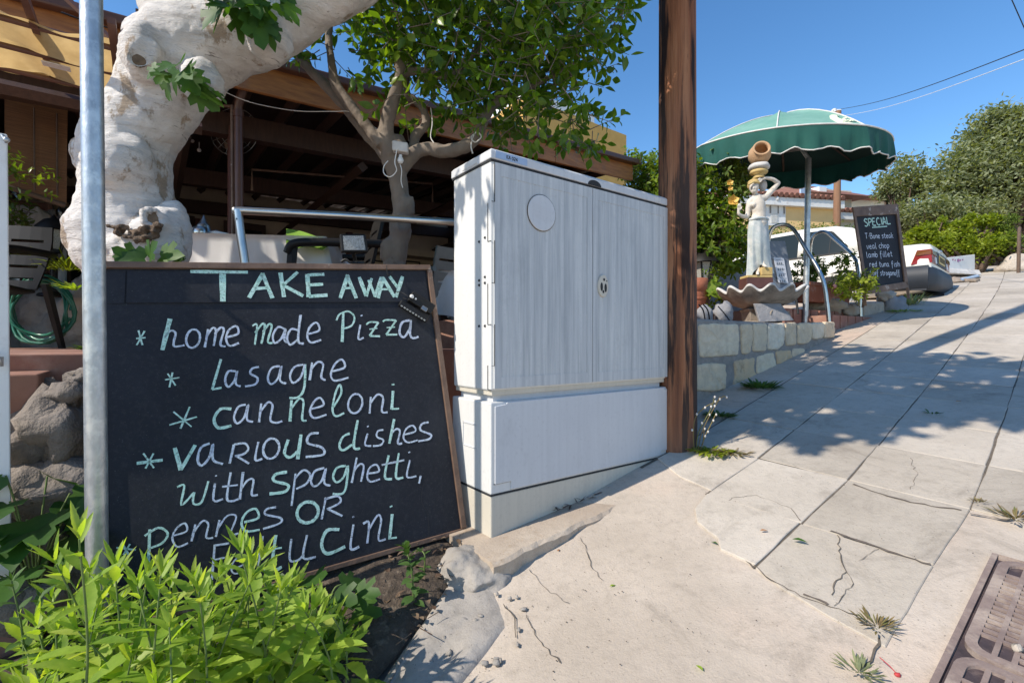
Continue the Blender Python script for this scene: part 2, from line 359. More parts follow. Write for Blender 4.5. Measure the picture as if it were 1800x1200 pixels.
MT['brick'] = mat('brick_tile', (.33, .155, .11), (.24, .105, .075), 9, .8, b=.3, bs=50, dirt=(.36, .27, .22), ds=9)
MT['tile'] = mat('terrace_tile', (.36, .20, .145), (.25, .125, .09), 7, .7, b=.2, bs=40, dirt=(.42, .30, .24), ds=6)
MT['basin'] = mat('weathered_basin_stone', (.36, .31, .255), (.20, .17, .14), 10, .9, b=.7, bs=30, dirt=(.11, .10, .085), ds=12, dth=(.5, .7), bd=.012)
MT['rim'] = mat('pale_rim_stone', (.62, .60, .57), (.46, .44, .41), 14, .85, b=.4, bs=40)
MT['flesh'] = mat('statue_skin_paint', (.68, .62, .53), (.50, .45, .38), 18, .7, b=.25, bs=70, dirt=(.32, .30, .26), ds=20, dth=(.58, .75))
MT['drape'] = mat('statue_drape_paint', (.47, .51, .50), (.34, .39, .39), 14, .75, b=.3, bs=60, dirt=(.62, .61, .58), ds=10, dth=(.5, .7))
MT['ochre'] = mat('ochre_paint', (.55, .40, .16), (.42, .29, .11), 14, .75, b=.2, bs=60)
MT['claypot'] = mat('pale_clay', (.52, .33, .18), (.40, .24, .13), 10, .8, b=.2, bs=60)
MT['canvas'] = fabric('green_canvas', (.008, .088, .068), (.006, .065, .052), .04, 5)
MT['canvas_sunlit'] = fabric('sunlit_faded_green_canvas', (.20, .38, .31), (.12, .29, .23), .03, 4)  # canopy top: faded green, with its sunlit paleness put into the colour
MT['piping'] = mat('white_piping', (.72, .70, .66), (.55, .53, .50), 20, .8)
MT['logo'] = mat('faded_logo_print', (.66, .70, .50), (.55, .62, .45), 20, .8)
MT['shade'] = fabric('ochre_shade_cloth', (.70, .50, .22), (.52, .35, .14), .58, 9, (1, 1, 1))
MT['cloth'] = fabric('white_tablecloth', (.74, .72, .69), (.66, .64, .61), .15, 6)
MT['green'] = fabric('green_tablecloth', (.20, .36, .035), (.16, .30, .03), .15, 6)
MT['chair'] = mat('black_plastic_chair', (.014, .012, .011), (.010, .009, .008), 10, .5, spec=.35)
MT['chairg'] = mat('grey_plastic_chair', (.16, .165, .155), (.12, .125, .118), 10, .4)
MT['blind'] = mat('bamboo_blind', (.24, .115, .045), (.11, .05, .02), 14, .7, (.4, .4, 16), b=.8, bs=16, bst=(.2, .2, 16))
MT['cream'] = mat('cream_plaster', (.55, .46, .34), (.46, .38, .28), 4, .9, b=.2, bs=40)
MT['yellow'] = mat('yellow_plaster', (.62, .38, .11), (.54, .32, .09), 5, .9, b=.3, bs=50)
MT['house'] = mat('ochre_house_plaster', (.80, .56, .26), (.74, .51, .23), 5, .9, b=.15, bs=40)
MT['houseb'] = mat('pale_house_plaster', (.62, .58, .47), (.56, .52, .42), 5, .9)
MT['rooft'] = mat('red_roof_tile', (.27, .12, .08), (.18, .08, .055), 9, .8, b=.4, bs=20)
MT['carp'] = mat('cream_white_car_paint', (.74, .71, .63), (.72, .69, .61), 3, .22)
MT['carg'] = mat('grey_bumper_plastic', (.026, .032, .042), (.018, .023, .031), 6, .6)
MT['redl'] = mat('red_lens', (.26, .012, .01), (.28, .015, .012), 30, .15)
MT['orl'] = mat('amber_lens', (.22, .075, .015), (.17, .055, .012), 30, .15)
MT['yelp'] = mat('yellow_plate', (.62, .42, .05), (.55, .36, .04), 20, .4)
MT['tyre'] = mat('tyre_rubber', (.02, .02, .02), rough=.85)
MT['alloy'] = mat('wheel_trim', (.45, .46, .47), rough=.35, metal=.8)
MT['hose'] = mat('green_hose', (.02, .16, .10), (.015, .12, .075), 10, .3)
MT['pewter'] = mat('pewter', (.35, .34, .33), (.2, .19, .18), 14, .3, metal=.9)
MT['notice'] = mat('notice_paper', (.62, .63, .66), (.56, .57, .61), 10, .5)
MT['standg'] = mat('grey_stand_paint', (.17, .19, .22), (.14, .155, .18), 5, .5)
MT['led'] = mat('led_glass', (.50, .50, .46), (.18, .17, .15), 160, .25)
MT['bulb'] = m_glass('bulb_glass', (.72, .72, .70), .12)
MT['yflower'] = mat('yellow_petal', (.70, .46, .10), (.62, .34, .05), 20, .6)
MT['greyb'] = mat('weathered_grey_plank', (.25, .225, .21), (.17, .15, .14), 8, .8, (4, 4, 1), b=.3, bs=30)
MT['darkred'] = mat('mahogany_paint', (.12, .045, .035), (.08, .03, .024), 8, .5)
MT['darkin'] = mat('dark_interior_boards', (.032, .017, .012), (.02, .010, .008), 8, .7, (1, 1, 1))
# ------------------------------------------------------------------ ground, pavement
def frange(a, b, s):
    o = []; x = a
    while x < b-1e-6: o.append(x); x += s
    return o+[b]
def joff(u):
    d = max(0, u-2.5); return -.065*d-.003*d*d if d < 14 else -.065*14-.003*196-(d-14)*.15
us = [-80, -50, -30, -20, -12, -8, -5, -3.5]+frange(-2.5, 5, .09)+frange(5.2, 17, .4)+[18, 20, 24, 30, 45, 70, 110, 180, 320]
vs_ = [-260, -150, -90, -60, -40, -25, -15, -11, -8, -6, -4.5, -3.6]+frange(-3, 1.4, .09)+[1.7, 2.2, 3, 4, 6, 9, 14, 25, 45, 90, 180]
mb = MB(); vv = []
for v in vs_:
    for u in us:
        z = Gz(u, v)
        near = 1 if (-2.5 <= u <= 5 and -3 <= v <= 1.4) else 0
        if near and not (u > 1.5 and -1.75 < v < .02): z += .004*noise.noise(V((u*2.2, v*2.2, 3)))+.0025*noise.noise(V((u*9, v*9, 7)))
        if u < 1.05 and v < -1.1: z -= .05*min(1, (1.05-u)*2)*min(1, (-1.1-v)*3)
        vv.append(W(u, v, z))
nu = len(us)
mb.add(vv, [(j*nu+i, j*nu+i+1, (j+1)*nu+i+1, (j+1)*nu+i) for j in range(len(vs_)-1) for i in range(nu-1)], 0, True)
struct(mb.build("ground", MT['concrete']))
def gw(u, v, off): return W(u, v, Gz(u, v)+off)
# pavement: slabs bedded on a dark joint sheet
mb = MB(); mj = MB()
rows = [-.445, -.845, -1.245, -1.645]
ul = [1.55+.466*0, 2.02]+[2.02+.468*k for k in range(1, 33)]
def sheet(m, u0, u1, v0, v1, off, mi=0, n=1):
    for k in range(n):
        a = u0+(u1-u0)*k/n; b = u0+(u1-u0)*(k+1)/n
        m.add([gw(a, v0+joff(a), off), gw(b, v0+joff(b), off), gw(b, v1+joff(b), off), gw(a, v1+joff(a), off)], [(0, 1, 2, 3)], mi)
for v_, u_ in ((-.445, 2.49), (-.845, 1.66), (-1.245, 2.02), (-1.645, 2.06), (-.04, 2.52)): sheet(mb, u_, 17, v_-.009, v_+.009, .0020, 1, 60)
for k in range(2, 34):
    sheet(mb, ul[k]-.010, ul[k]+.010, -1.63, -.46 if k < 3 else -.05, .0024, 1)
rs = random.Random(3)
def slab(u0, u1, v0, v1, gu=.0015, gv=.0025, cut=None):
    dz = rs.uniform(.0050, .0066); a = rs.uniform(-.001, .001); b = rs.uniform(-.001, .001)
    pts = cut or [(u0+gu, v0+gv), (u1-gu, v0+gv), (u1-gu, v1-gv), (u0+gu, v1-gv)]
    pts = [(p[0]+rs.uniform(-.0035, .0035), p[1]+rs.uniform(-.0035, .0035)) for p in pts]
    top = []
    n = len(pts)
    for i in range(n):   # wobble the edges
        (ua, va), (ub, vb) = pts[i], pts[(i+1) % n]
        for k in range(5):
            f = k/5; q = (ua+(ub-ua)*f, va+(vb-va)*f)
            if k: q = (q[0]+rs.uniform(-.0022, .0022), q[1]+rs.uniform(-.0022, .0022))
            top.append(q)
    T = [gw(p[0], p[1]+joff(p[0]), dz+a*(p[0]-u0)/.4+b*(p[1]-v0)/.4) for p in top]
    B = [gw(p[0], p[1]+joff(p[0]), -.002) for p in top]
    m = len(T)
    mb.add(T+B, [tuple(range(m))]+[(i, m+i, m+(i+1) % m, (i+1) % m) for i in range(m)])
for r in range(3):
    v0, v1 = rows[r+1], rows[r]
    for i in range(len(ul)-1):
        u0, u1 = ul[i], ul[i+1]
        if i == 0:
            if r == 0: slab(0, 0, v0, v1, cut=[(1.66, v0+.003), (u1-.002, v0+.003), (u1-.002, v1-.003), (1.56, v1-.003), (1.58, v1-.15), (1.61, v1-.28)])
            if r == 1: slab(0, 0, v0, v1, cut=[(1.80, v0+.09), (1.88, v0+.03), (u1-.002, v0+.003), (u1-.002, v1-.003), (1.67, v1-.003), (1.69, v0+.26), (1.74, v0+.22)])
            continue
        if r == 2 and i == 1: slab(0, 0, v0, v1, cut=[(2.20, v0+.003), (u1-.002, v0+.003), (u1-.002, v1-.003), (2.06, v1-.003), (2.1, v0+.2)]); continue
        slab(u0, u1, v0, v1, gu=.0028 if rs.random() < .6 else .0045, gv=.002+rs.random()*.002)
for i in range(2, len(ul)-1): slab(ul[i], ul[i+1], -.445, -.04)
struct(mb.build("pavement", [MT['slab'], MT['joint']], bevel=.0025, seg=1))
# cracks in the concrete, lying in the ground sheet
def crack(name, pts, wd, off=.005, jit=.5):
    m = MB(); q = [GP(x, y, off) for x, y in pts]
    full = []
    for a, b in zip(q, q[1:]):
        n = max(2, int((b-a).length/.02))
        for k in range(n):
            p = a.lerp(b, k/n); 
            if k: p = p+V((rs.uniform(-.005, .005), rs.uniform(-.005, .005), 0))
            full.append(p)
    full.append(q[-1])
    for p in full: p.z = G(p.x, p.y)+off
    m.stroke(full, wd, Z, jit=jit, smooth=False); return m
mc = MB()
def addm(a, b): a.add(b.v, b.f)
for pts, wd, off in [
    ([(1263, 905), (1264, 945), (1285, 962), (1310, 985), (1325, 998)], .006, .006), ([(1263, 905), (1275, 885), (1287, 875), (1330, 870), (1390, 893), (1407, 915)], .0035, .006),
    ([(1325, 992), (1345, 1012), (1385, 1035), (1420, 1052), (1460, 1066), (1510, 1082)], .005, .006),
    ([(1472, 940), (1478, 975), (1488, 1005), (1470, 1020), (1462, 1045)], .003, .0082), ([(1488, 1005), (1500, 1025), (1480, 1048), (1466, 1064)], .0022, .0082), ([(1510, 985), (1545, 965)], .0015, .0082),
    ([(1600, 805), (1612, 835), (1600, 860)], .0016, .0082), ([(1545, 1120), (1535, 1150), (1518, 1170)], .005, .006),
    ([(885, 1062), (905, 1085), (907, 1120)], .004, .006), ([(925, 1080), (940, 1115), (955, 1135), (985, 1165)], .004, .006), ([(1020, 945), (1030, 962), (1042, 1000), (1060, 1020)], .003, .006),
    ([(740, 1195), (790, 1168), (835, 1142)], .003, .006), ([(930, 1000), (955, 1030), (1000, 1060)], .002, .006), ([(1225, 800), (1228, 830), (1230, 850)], .003, .006)]:
    addm(mc, crack("c", pts, wd, off))
struct(mc.build("ground_cracks", MT['joint']))
# recessed dark joint gaps (missing mortar) between slabs
mc = MB()
for pts, wd in [([(1500, 850), (1550, 868), (1600, 882), (1690, 896)], .010), ([(1460, 933), (1520, 953), (1590, 978), (1636, 992)], .013), ([(1412, 1044), (1440, 1053), (1455, 1062)], .008), ([(1705, 903), (1745, 910), (1775, 914)], .010)]:
    addm(mc, crack("c", pts, wd, .0082, .5))
struct(mc.build("pavement_gaps", mat('gap_earth', (.20, .16, .125), (.09, .07, .055), 30, .95, b=.8, bs=60)))
# soil bed below the blackboard, rough cement beside it
def gpatch(poly, off, h, ns, name, m_, n=34, seed=1, flat=False):
    """irregular patch of the ground inside a (u,v) polygon, domed by h"""
    m = MB(); us_ = [p[0] for p in poly]; vs2 = [p[1] for p in poly]
    cu = sum(us_)/len(us_); cv = sum(vs2)/len(vs2); pts = []; N = len(poly)*6; K = 12
    ring = []
    for i in range(len(poly)):
        a, b = poly[i], poly[(i+1) % len(poly)]
        for k in range(6): ring.append((a[0]+(b[0]-a[0])*k/6, a[1]+(b[1]-a[1])*k/6))
    for j in range(K+1):
        f = 1-j/K
        for i in range(N):
            u = cu+(ring[i][0]-cu)*f; v = cv+(ring[i][1]-cv)*f
            if j == 0: u += .02*noise.noise(V((i*.7, seed, 0))); v += .02*noise.noise(V((i*.7, seed, 5)))
            z = off+h*min(1, (1-f)*3)+ns*(noise.noise(V((u*9, v*9, seed)))+.6*noise.noise(V((u*25, v*25, seed))))*min(1, (1-f)*4)
            if j == 0: z = -.01
            pts.append(W(u, v, Gz(u, v)+z))
    m.add(pts, [(j*N+i, j*N+(i+1) % N, (j+1)*N+(i+1) % N, (j+1)*N+i) for j in range(K) for i in range(N)], 0, not flat)
    return struct(m.build(name, m_))
gpatch([(-1.6, -1.05), (-.2, -1.02), (.25, -1.18), (.62, -1.45), (1.0, -1.62), (1.05, -1.8), (1.0, -2.4), (-1.6, -2.4)], .012, .03, .014, "soil_bed", MT['soil'])
gpatch([(-.6, -.93), (.0, -.80), (.5, -1.12), (.95, -1.30), (1.03, -1.50), (.92, -1.62), (.62, -1.42), (.25, -1.16), (-.2, -.99)], .003, .010, .016, "rough_cement", MT['rubble'], seed=4)

# ------------------------------------------------------------------ concrete ledge under the cabinet
mb = MB(); n = 26; vs = []
for i in range(n+1):
    u = 1.02+(1.98-1.02)*i/n; zt = -.812+.108*(u-1.123)
    j = rs.uniform(-.006, .006)
    vf = -1.49+.012*math.sin(i*.9)*.3+j
    zt2 = max(zt, Gz(u, -1.5)-.01)
    for (v, z) in ((vf-.008, Gz(u, vf)-.06), (vf+.004, zt2-.012+rs.uniform(-.003, .003)), (vf-.012, zt2), (-1.68, zt2+.004), (-2.05, zt2+.004), (-2.05, zt2-.3)): vs.append(W(u, v, z))
mb.add(vs, [(6*i+k, 6*(i+1)+k, 6*(i+1)+k+1, 6*i+k+1) for i in range(n) for k in range(5)]+[tuple(range(6))[::-1]], 0, False)
o = mb.build("concrete_ledge", MT['ledge'], org=W(1.4, -1.6, -.85)); tag(o, "worn concrete ledge with broken front edge under the grey cabinet", "ledge")
mb = MB()
for c, r_, s_ in [((828, 985, 1.90), .13, 1), ((858, 1003, 1.86), .10, 3), ((815, 1030, 1.84), .09, 5)]:
    p = P(*c); mb.ell(p-V((0, 0, .055)), r_*1.15, r_, r_*.72, 30, ns=.25, seed=s_)
o = mb.build("cement_lump", MT['rubble'], org=P(828, 1000, 1.83), remesh=.008, disp=[('', .07, .03), ('', .02, .007)]); tag(o, "rough grey cement lump between blackboard corner and ledge", "rubble")

# ------------------------------------------------------------------ utility cabinet
C0 = V((-.086, 2.0, 0)); CW, CD = 1.18, .32
def cp(a, b, z): return C0+U*a+S*b+Z*z
AX = (U, S, Z)
cab = thing("utility_cabinet", cp(.59, .16, -.81), "grey two-door street utility cabinet on a cream plinth", "cabinet")
def cbox(m, a0, a1, b0, b1, z0, z1, mi=0): m.box(cp((a0+a1)/2, (b0+b1)/2, (z0+z1)/2), a1-a0, b1-b0, z1-z0, AX, mi)
m = MB(); cbox(m, .004, CW-.004, .006, CD-.004, -.205, .75); m.build("body", MT['cabs'], cab, bevel=.008)
m = MB()   # lid with a chamfered edge and a handle recess
prof = [(-.004, .752), (-.004, .785), (.006, .797), (.05, .803)]
loops = []
for (ins, z) in prof: loops.append([cp(ins, ins, z), cp(CW-ins, ins, z), cp(CW-ins, CD-ins, z), cp(ins, CD-ins, z)])
vs = [p for l in loops for p in l]
m.add(vs, [(4*i+k, 4*i+(k+1) % 4, 4*(i+1)+(k+1) % 4, 4*(i+1)+k) for i in range(3) for k in range(4)]+[(12, 13, 14, 15), (3, 2, 1, 0)])
lid = m.build("lid", MT['cabp'], cab, bevel=.004)
m = MB(); cbox(m, -.0005, CW, .0015, CD, .744, .753); m.build("lid_gap", MT['seam'], cab)
m = MB(); q = [cp(.60+.046*math.cos(t), -.0065, .752+.026*math.sin(t)) for t in [math.pi*k/12 for k in range(13)]]; m.prism(q, S*.004)
m.build("latch_recess", MT['seam'], lid)
m = MB(); q = [cp(.60+x, -.0062, .752+z) for x, z in ((-.062, 0), (-.056, .030), (.058, .030), (.066, 0))]; m.prism(q, S*.003); m.build("latch_surround", MT['cabp'], lid)
m = MB(); cbox(m, .02, .185, -.0062, -.002, .757, .787); pl = m.build("number_plate", MT['plate'], lid)
# number on the plate, short painted strokes
GL = {}
def glyphs():
    g = {}
    g['K'] = [[(0, 0), (0, 1)], [(.55, 1), (0, .45), (.6, 0)]]; g['A'] = [[(0, 0), (.3, 1), (.6, 0)], [(.12, .35), (.48, .35)]]
    g['0'] = [[(.3, 1), (.02, .7), (.02, .3), (.3, 0), (.58, .3), (.58, .7), (.3, 1)]]; g['2'] = [[(.02, .78), (.3, 1), (.55, .75), (.02, 0)], [(.02, 0), (.6, 0)]]
    g['4'] = [[(.45, 0), (.45, 1)], [(.45, 1), (0, .32)], [(0, .32), (.62, .32)]]
    g['S'] = [[(.55, .88), (.3, 1), (.03, .78), (.3, .52), (.56, .26), (.28, 0), (0, .1)]]; g['P'] = [[(.03, 0), (.03, 1)], [(.03, .98), (.45, .95), (.5, .6), (.05, .45)]]
    g['E'] = [[(.5, 1), (.05, .98)], [(.05, 1), (.02, 0)], [(.02, .02), (.55, 0)], [(.04, .52), (.42, .54)]]; g['C'] = [[(.58, .85), (.3, 1), (.02, .5), (.25, .02), (.6, .1)]]
    g['I'] = [[(.15, 0), (.15, 1)]]; g['L'] = [[(.05, 1), (.03, .02)], [(.03, .02), (.6, .04)]]; g['T'] = [[(0, 1), (.62, 1)], [(.31, 1), (.28, 0)]]; g['-'] = [[(.1, .45), (.3, .45)]]
    g['B'] = [[(.04, 0), (.04, 1)], [(.04, 1), (.5, .9), (.42, .55), (.05, .52)], [(.05, .52), (.58, .4), (.5, .05), (.04, 0)]]
    g['a'] = [[(.45, .55), (.2, .6), (.02, .28), (.18, .02), (.42, .25), (.46, .55), (.44, .12), (.58, .02)]]
    g['o'] = [[(.25, .6), (.02, .3), (.25, 0), (.5, .3), (.25, .6)]]; g['n'] = [[(.03, .6), (.03, 0)], [(.03, .35), (.25, .6), (.42, .5), (.42, 0)]]
    g['e'] = [[(.05, .3), (.45, .38), (.3, .6), (.06, .42), (.1, .08), (.3, 0), (.5, .1)]]; g['s'] = [[(.42, .55), (.2, .6), (.06, .45), (.36, .22), (.2, 0), (0, .05)]]
    g['t'] = [[(.2, .95), (.17, .15), (.3, 0), (.4, .06)], [(0, .6), (.4, .62)]]; g['k'] = [[(.03, 1), (.03, 0)], [(.4, .58), (.05, .28), (.45, 0)]]
    g['v'] = [[(0, .6), (.2, 0), (.42, .62)]]; g['l'] = [[(.06, 1), (.04, .1), (.2, 0)]]; g['c'] = [[(.42, .55), (.2, .6), (.02, .3), (.2, 0), (.45, .06)]]
    g['h'] = [[(.03, 1), (.03, 0)], [(.03, .35), (.25, .6), (.42, .5), (.42, 0)]]; g['p'] = [[(.03, .6), (.03, -.4)], [(.03, .5), (.3, .6), (.46, .3), (.25, .02), (.05, .1)]]
    g['m'] = [[(.03, .6), (.03, 0)], [(.03, .4), (.2, .6), (.3, .5), (.3, 0)], [(.3, .4), (.48, .6), (.58, .5), (.58, 0)]]; g['b'] = [[(.03, 1), (.03, .02)], [(.03, .4), (.3, .58), (.46, .3), (.25, 0), (.03, .08)]]
    g['f'] = [[(.42, .95), (.25, 1), (.15, .8), (.12, -.35)], [(0, .55), (.36, .58)]]; g['i'] = [[(.08, .6), (.08, .05), (.16, 0)], [(.08, .8), (.1, .84)]]
    g['r'] = [[(.03, .6), (.04, 0)], [(.04, .38), (.2, .58), (.36, .55)]]; g['d'] = [[(.4, .5), (.2, .6), (.02, .3), (.18, 0), (.42, .2)], [(.44, 1), (.43, 0)]]
    g['u'] = [[(.03, .6), (.04, .15), (.2, 0), (.4, .2)], [(.42, .6), (.42, 0)]]; g['g'] = [[(.42, .55), (.2, .6), (.03, .32), (.2, .08), (.4, .25), (.43, .58), (.4, -.3), (.1, -.36)]]
    return g
GL = glyphs()
def write(m, txt, f, h, wd, nrm, mi=0, sp=.16, jit=.15):
    """f(x,z) -> point; text starts at x=0, h = capital height"""
    x = 0; up = None
    for ch in txt:
        if ch == ' ': x += .42*h; continue
        wmax = max(q[0] for st in GL[ch] for q in st)
        for st in GL[ch]: m.stroke([f(x+a*h, b*h) for a, b in st], wd, nrm, mi, jit)
        x += (wmax+sp)*h
    return x
m = MB(); write(m, "KA 024", lambda x, z: cp(.075+x, -.0068, .765+z-.02*x), .014, .003, -S, jit=.05); m.build("number_lettering", MT['seam'], pl)
m = MB(); cbox(m, CW-.115, CW-.065, -.0058, -.002, .762, .782); m.build("label_plate", MT['cabs'], lid)
m = MB(); cbox(m, -.0065, -.002, .10, .22, .760, .785); m.build("label_plate", MT['cabs'], lid)
def door(a0, a1, nm_):
    m = MB(); z0, z1 = -.195, .738; b0, bi = -.006, -.0042; mg = .035; zt, zb = z1-.055, z0+.05
    # frame strips flush at b0, ribbed field between
    cbox(m, a0, a1, b0, .006, z1-.052, z1); cbox(m, a0, a1, b0, .006, z0, z0+.047)
    cbox(m, a0, a0+mg, b0, .006, z0+.047, z1-.052); cbox(m, a1-mg, a1, b0, .006, z0+.047, z1-.052)
    per = .0285; x = a0+mg; prof = []
    nrib = int((a1-a0-2*mg)/per); per = (a1-a0-2*mg)/nrib
    for k in range(nrib):
        prof += [(x, bi+.0015), (x+.0035, bi+.0005), (x+.006, b0+.0015), (x+per-.0025, b0+.0012)]; x += per
    prof += [(a1-mg, bi+.0015)]
    zz = (z0+.047, z1-.052)
    vs = [cp(a, b, z) for z in zz for a, b in prof]; n = len(prof)
    m.add(vs, [(i, i+1, n+i+1, n+i) for i in range(n-1)])
    return m.build("door", MT['cab'], cab)
d1 = door(.014, .585, "l"); d2 = door(.589, CW-.004, "r")
m = MB(); cbox(m, .5845, .5895, -.003, .006, -.195, .738); m.build("door_gap", MT['seam'], cab)
def disc(m, a, z, r, b0, b1, n=28, rz=None, mi=0, ch=0):
    q = [cp(a+r*math.cos(2*math.pi*k/n), b0, z+(rz or r)*math.sin(2*math.pi*k/n)) for k in range(n)]
    m.prism(q, S*(b1-b0), mi)
m = MB(); disc(m, .265, .567, .079, -.0115, -.003); em = m.build("round_plate", MT['cabp'], d1, bevel=.003)
m = MB(); m.tube([cp(.265+.080*math.cos(2*math.pi*k/36), -.0065, .567+.080*math.sin(2*math.pi*k/36)) for k in range(37)], .0022, 5, caps=False); m.build("plate_shadow_gap", MT['joint'], em)
m = MB()
for k, (x0, x1, z) in enumerate([(-.05, .02, .03), (-.055, .055, .015), (-.05, .055, 0), (-.055, .03, -.012), (-.04, .05, -.026)]): m.stroke([cp(.265+x0, -.0122, .567+z+.004), cp(.265+x1, -.0122, .567+z-.006)], .004, -S)
m.build("embossed_lines", MT['cabp'], em)
m = MB(); disc(m, .655, .272, .036, -.014, -.003, rz=.055); lk = m.build("lock", MT['plinth'], d2, bevel=.004)
m = MB()
for a, z, r, rz in [(.640, .266, .008, .021), (.668, .262, .008, .021), (.657, .302, .006, .007), (.652, .243, .006, .008), (.676, .296, .003, .004)]: disc(m, a, z, r, -.0155, -.012, 12, rz)
m.build("keyhole", MT['seam'], lk)
# staggered corner hinge seam: dark lines on both faces
m = MB(); z = .738; sgn = True; segs = [.738, .53, .33, .14, -.05, -.195]
segs = [.742, .575, .415, .24, .07, -.10, -.2]
for k in range(len(segs)-1):
    zt, zb = segs[k], segs[k+1]
    if k % 2 == 0: cbox(m, .0125, .0155, -.0067, -.004, zb, zt); cbox(m, .0, .0155, -.0067, -.004, zb-.001, zb+.001)
    else: cbox(m, .0015, .0042, .027, .0295, zb, zt); cbox(m, .0015, .0042, .004, .0295, zb-.001, zb+.001)
m.build("hinge_seam", MT['seam'], cab)
for (b, z) in [(.095, .425), (.050, .435), (.095, .26), (.050, .27), (.095, .24), (.050, .245), (.095, .065), (.050, .065)]:
    m = MB(); m.ell(cp(.0035, b, z), .006, .006, .006, 8); m.build("screw", MT['seam'], cab)
# lower part
m = MB(); cbox(m, .012, CW-.012, .012, CD-.012, -.225, -.204); m.build("shelf", MT['plinth'], cab, bevel=.002)
m = MB(); cbox(m, .03, CW-.03, .03, CD-.03, -.26, -.224); m.build("recess", MT['cabp'], cab)
m = MB(); cbox(m, 0, CW, .002, CD, -.632, -.252); m.build("lower_body", MT['cabs'], cab, bevel=.006)
m = MB()
q = [cp(a, -.004, z) for a, z in ((.018, -.268), (.075, -.262), (.08, -.254), (CW-.03, -.252), (CW-.03, -.262), (CW-.006, -.262), (CW-.006, -.60), (CW-.06, -.60), (CW-.06, -.622), (.10, -.625), (.10, -.59), (.018, -.59))]
m.prism(q, S*.010); m.build("lower_panel", MT['cabp'], cab, bevel=.003)
m = MB(); cbox(m, -.0015, CW+.001, .0003, CD, -.638, -.631); cbox(m, .014, .1, -.0012, .004, -.591, -.588)
m.build("panel_gap", MT['seam'], cab)
m = MB(); cbox(m, -.003, .0, .11, .22, -.36, -.355); cbox(m, -.003, 0, .11, .22, -.46, -.457); cbox(m, -.003, 0, .11, .114, -.46, -.355); cbox(m, -.003, 0, .216, .22, -.46, -.355); m.build("blank_outline", MT['cabp'], cab)
m = MB()
vs = [cp(0.001, .003, -.637), cp(CW, .003, -.637), cp(CW, CD, -.637), cp(0.001, CD, -.637)]
vb = [cp(0.001, .003, -.825), cp(CW, .003, -.70), cp(CW, CD, -.70), cp(0.001, CD, -.825)]
m.add(vs+vb, [(0, 1, 2, 3), (7, 6, 5, 4)]+[(i, 4+i, 4+(i+1) % 4, (i+1) % 4) for i in range(4)]); m.build("plinth", MT['plinth'], cab, bevel=.006)
m = MB()
for k in range(46):
    a = .35+.5*rs.random(); p = cp(a, -.012-.012*rs.random(), -.812+.108*a+.012)
    m.leaf(p, V((rs.uniform(-1, 1), rs.uniform(-1, 1), rs.uniform(-.1, .6))), Z, .02+.03*rs.random()*(1 if a < .6 else .5), .009)
o = m.build("dry_leaf_litter", leafmat('litter', [(.09, .05, .035), (.14, .07, .05), (.08, .045, .05)], .1), org=cp(.6, -.01, -.75)); tag(o, "dark dry leaf litter lying along the cabinet plinth", "leaves", kind="stuff")

# ------------------------------------------------------------------ wooden pole, metal post, white panel
pc = W(2.40, -1.66)
m = MB(); N = 40; H = 26; pts = []
for j in range(H+1):
    z = -.85+j*.27; r = .107-.0022*(z+.85)
    for k in range(N):
        a = 2*math.pi*k/N; q = r*(1+.018*noise.noise(V((math.cos(a)*2.2, math.sin(a)*2.2, z*.25)))-.03*max(0, noise.noise(V((math.cos(a)*7, math.sin(a)*7, z*.35)))))
        pts.append(V((pc.x+q*math.cos(a), pc.y+q*math.sin(a), z)))
m.add(pts, [(j*N+k, j*N+(k+1) % N, (j+1)*N+(k+1) % N, (j+1)*N+k) for j in range(H) for k in range(N)]+[tuple(H*N+k for k in range(N))], 0, True)
o = m.build("utility_pole", MT['pole'], org=(pc.x, pc.y, -.7)); tag(o, "weathered brown wooden utility pole beside the grey cabinet", "pole")
m = MB(); m.tube([P(170, 1020, 1.45)+V((0, 0, -.6)), P(171, 1000, 1.45), P(160.5, 0, 1.45), P(160.5, 0, 1.45)+V((-.012, 0, 1.5))], .0275, 24)
m.ell(P(160, 0, 1.45)+V((-.012, 0, 1.5)), .0277, .0277, .012, 20)
o = m.build("metal_post", MT['galv'], org=P(170, 1020, 1.45)+V((0, 0, -.3))); tag(o, "galvanised steel tube post in front of the take away board", "post")
wp = thing("sign_panel", P(2, 1050, 1.55), "white painted panel standing at the far left edge", "panel")
m = MB(); a = P(12.5, 236, 1.55); b = P(20, 1030, 1.55)
dx = V((-.75, -.66, 0)).normalized()
m.prism([a, b, b+dx*.62, a+dx*.62], V((.66, -.75, 0)).normalized()*-.02); m.build("board", MT['white'], wp, bevel=.003)
m = MB(); h = P(2, 632, 1.52); m.tube([h+V((-.02, 0, .02)), h+V((.0, -.012, .018)), h+V((.008, -.012, -.002)), h+V((.004, -.004, -.012))], .004, 8); m.box(h+V((-.004, -.002, -.006)), .016, .012, .03); m.build("latch", MT['galv'], wp)
m = MB(); m.tube([a+dx*.3+V((0, 0, -1.9)), a+dx*.3+V((0, 0, .1))], .024, 16); m.build("leg", MT['galv'], wp)
m = MB(); m.tube([P(4, 238, 1.53), P(12, 250, 1.53)], .006, 8); m.ell(P(11, 246, 1.525), .009, .009, .009, 8); m.build("bolt", MT['galv'], wp)

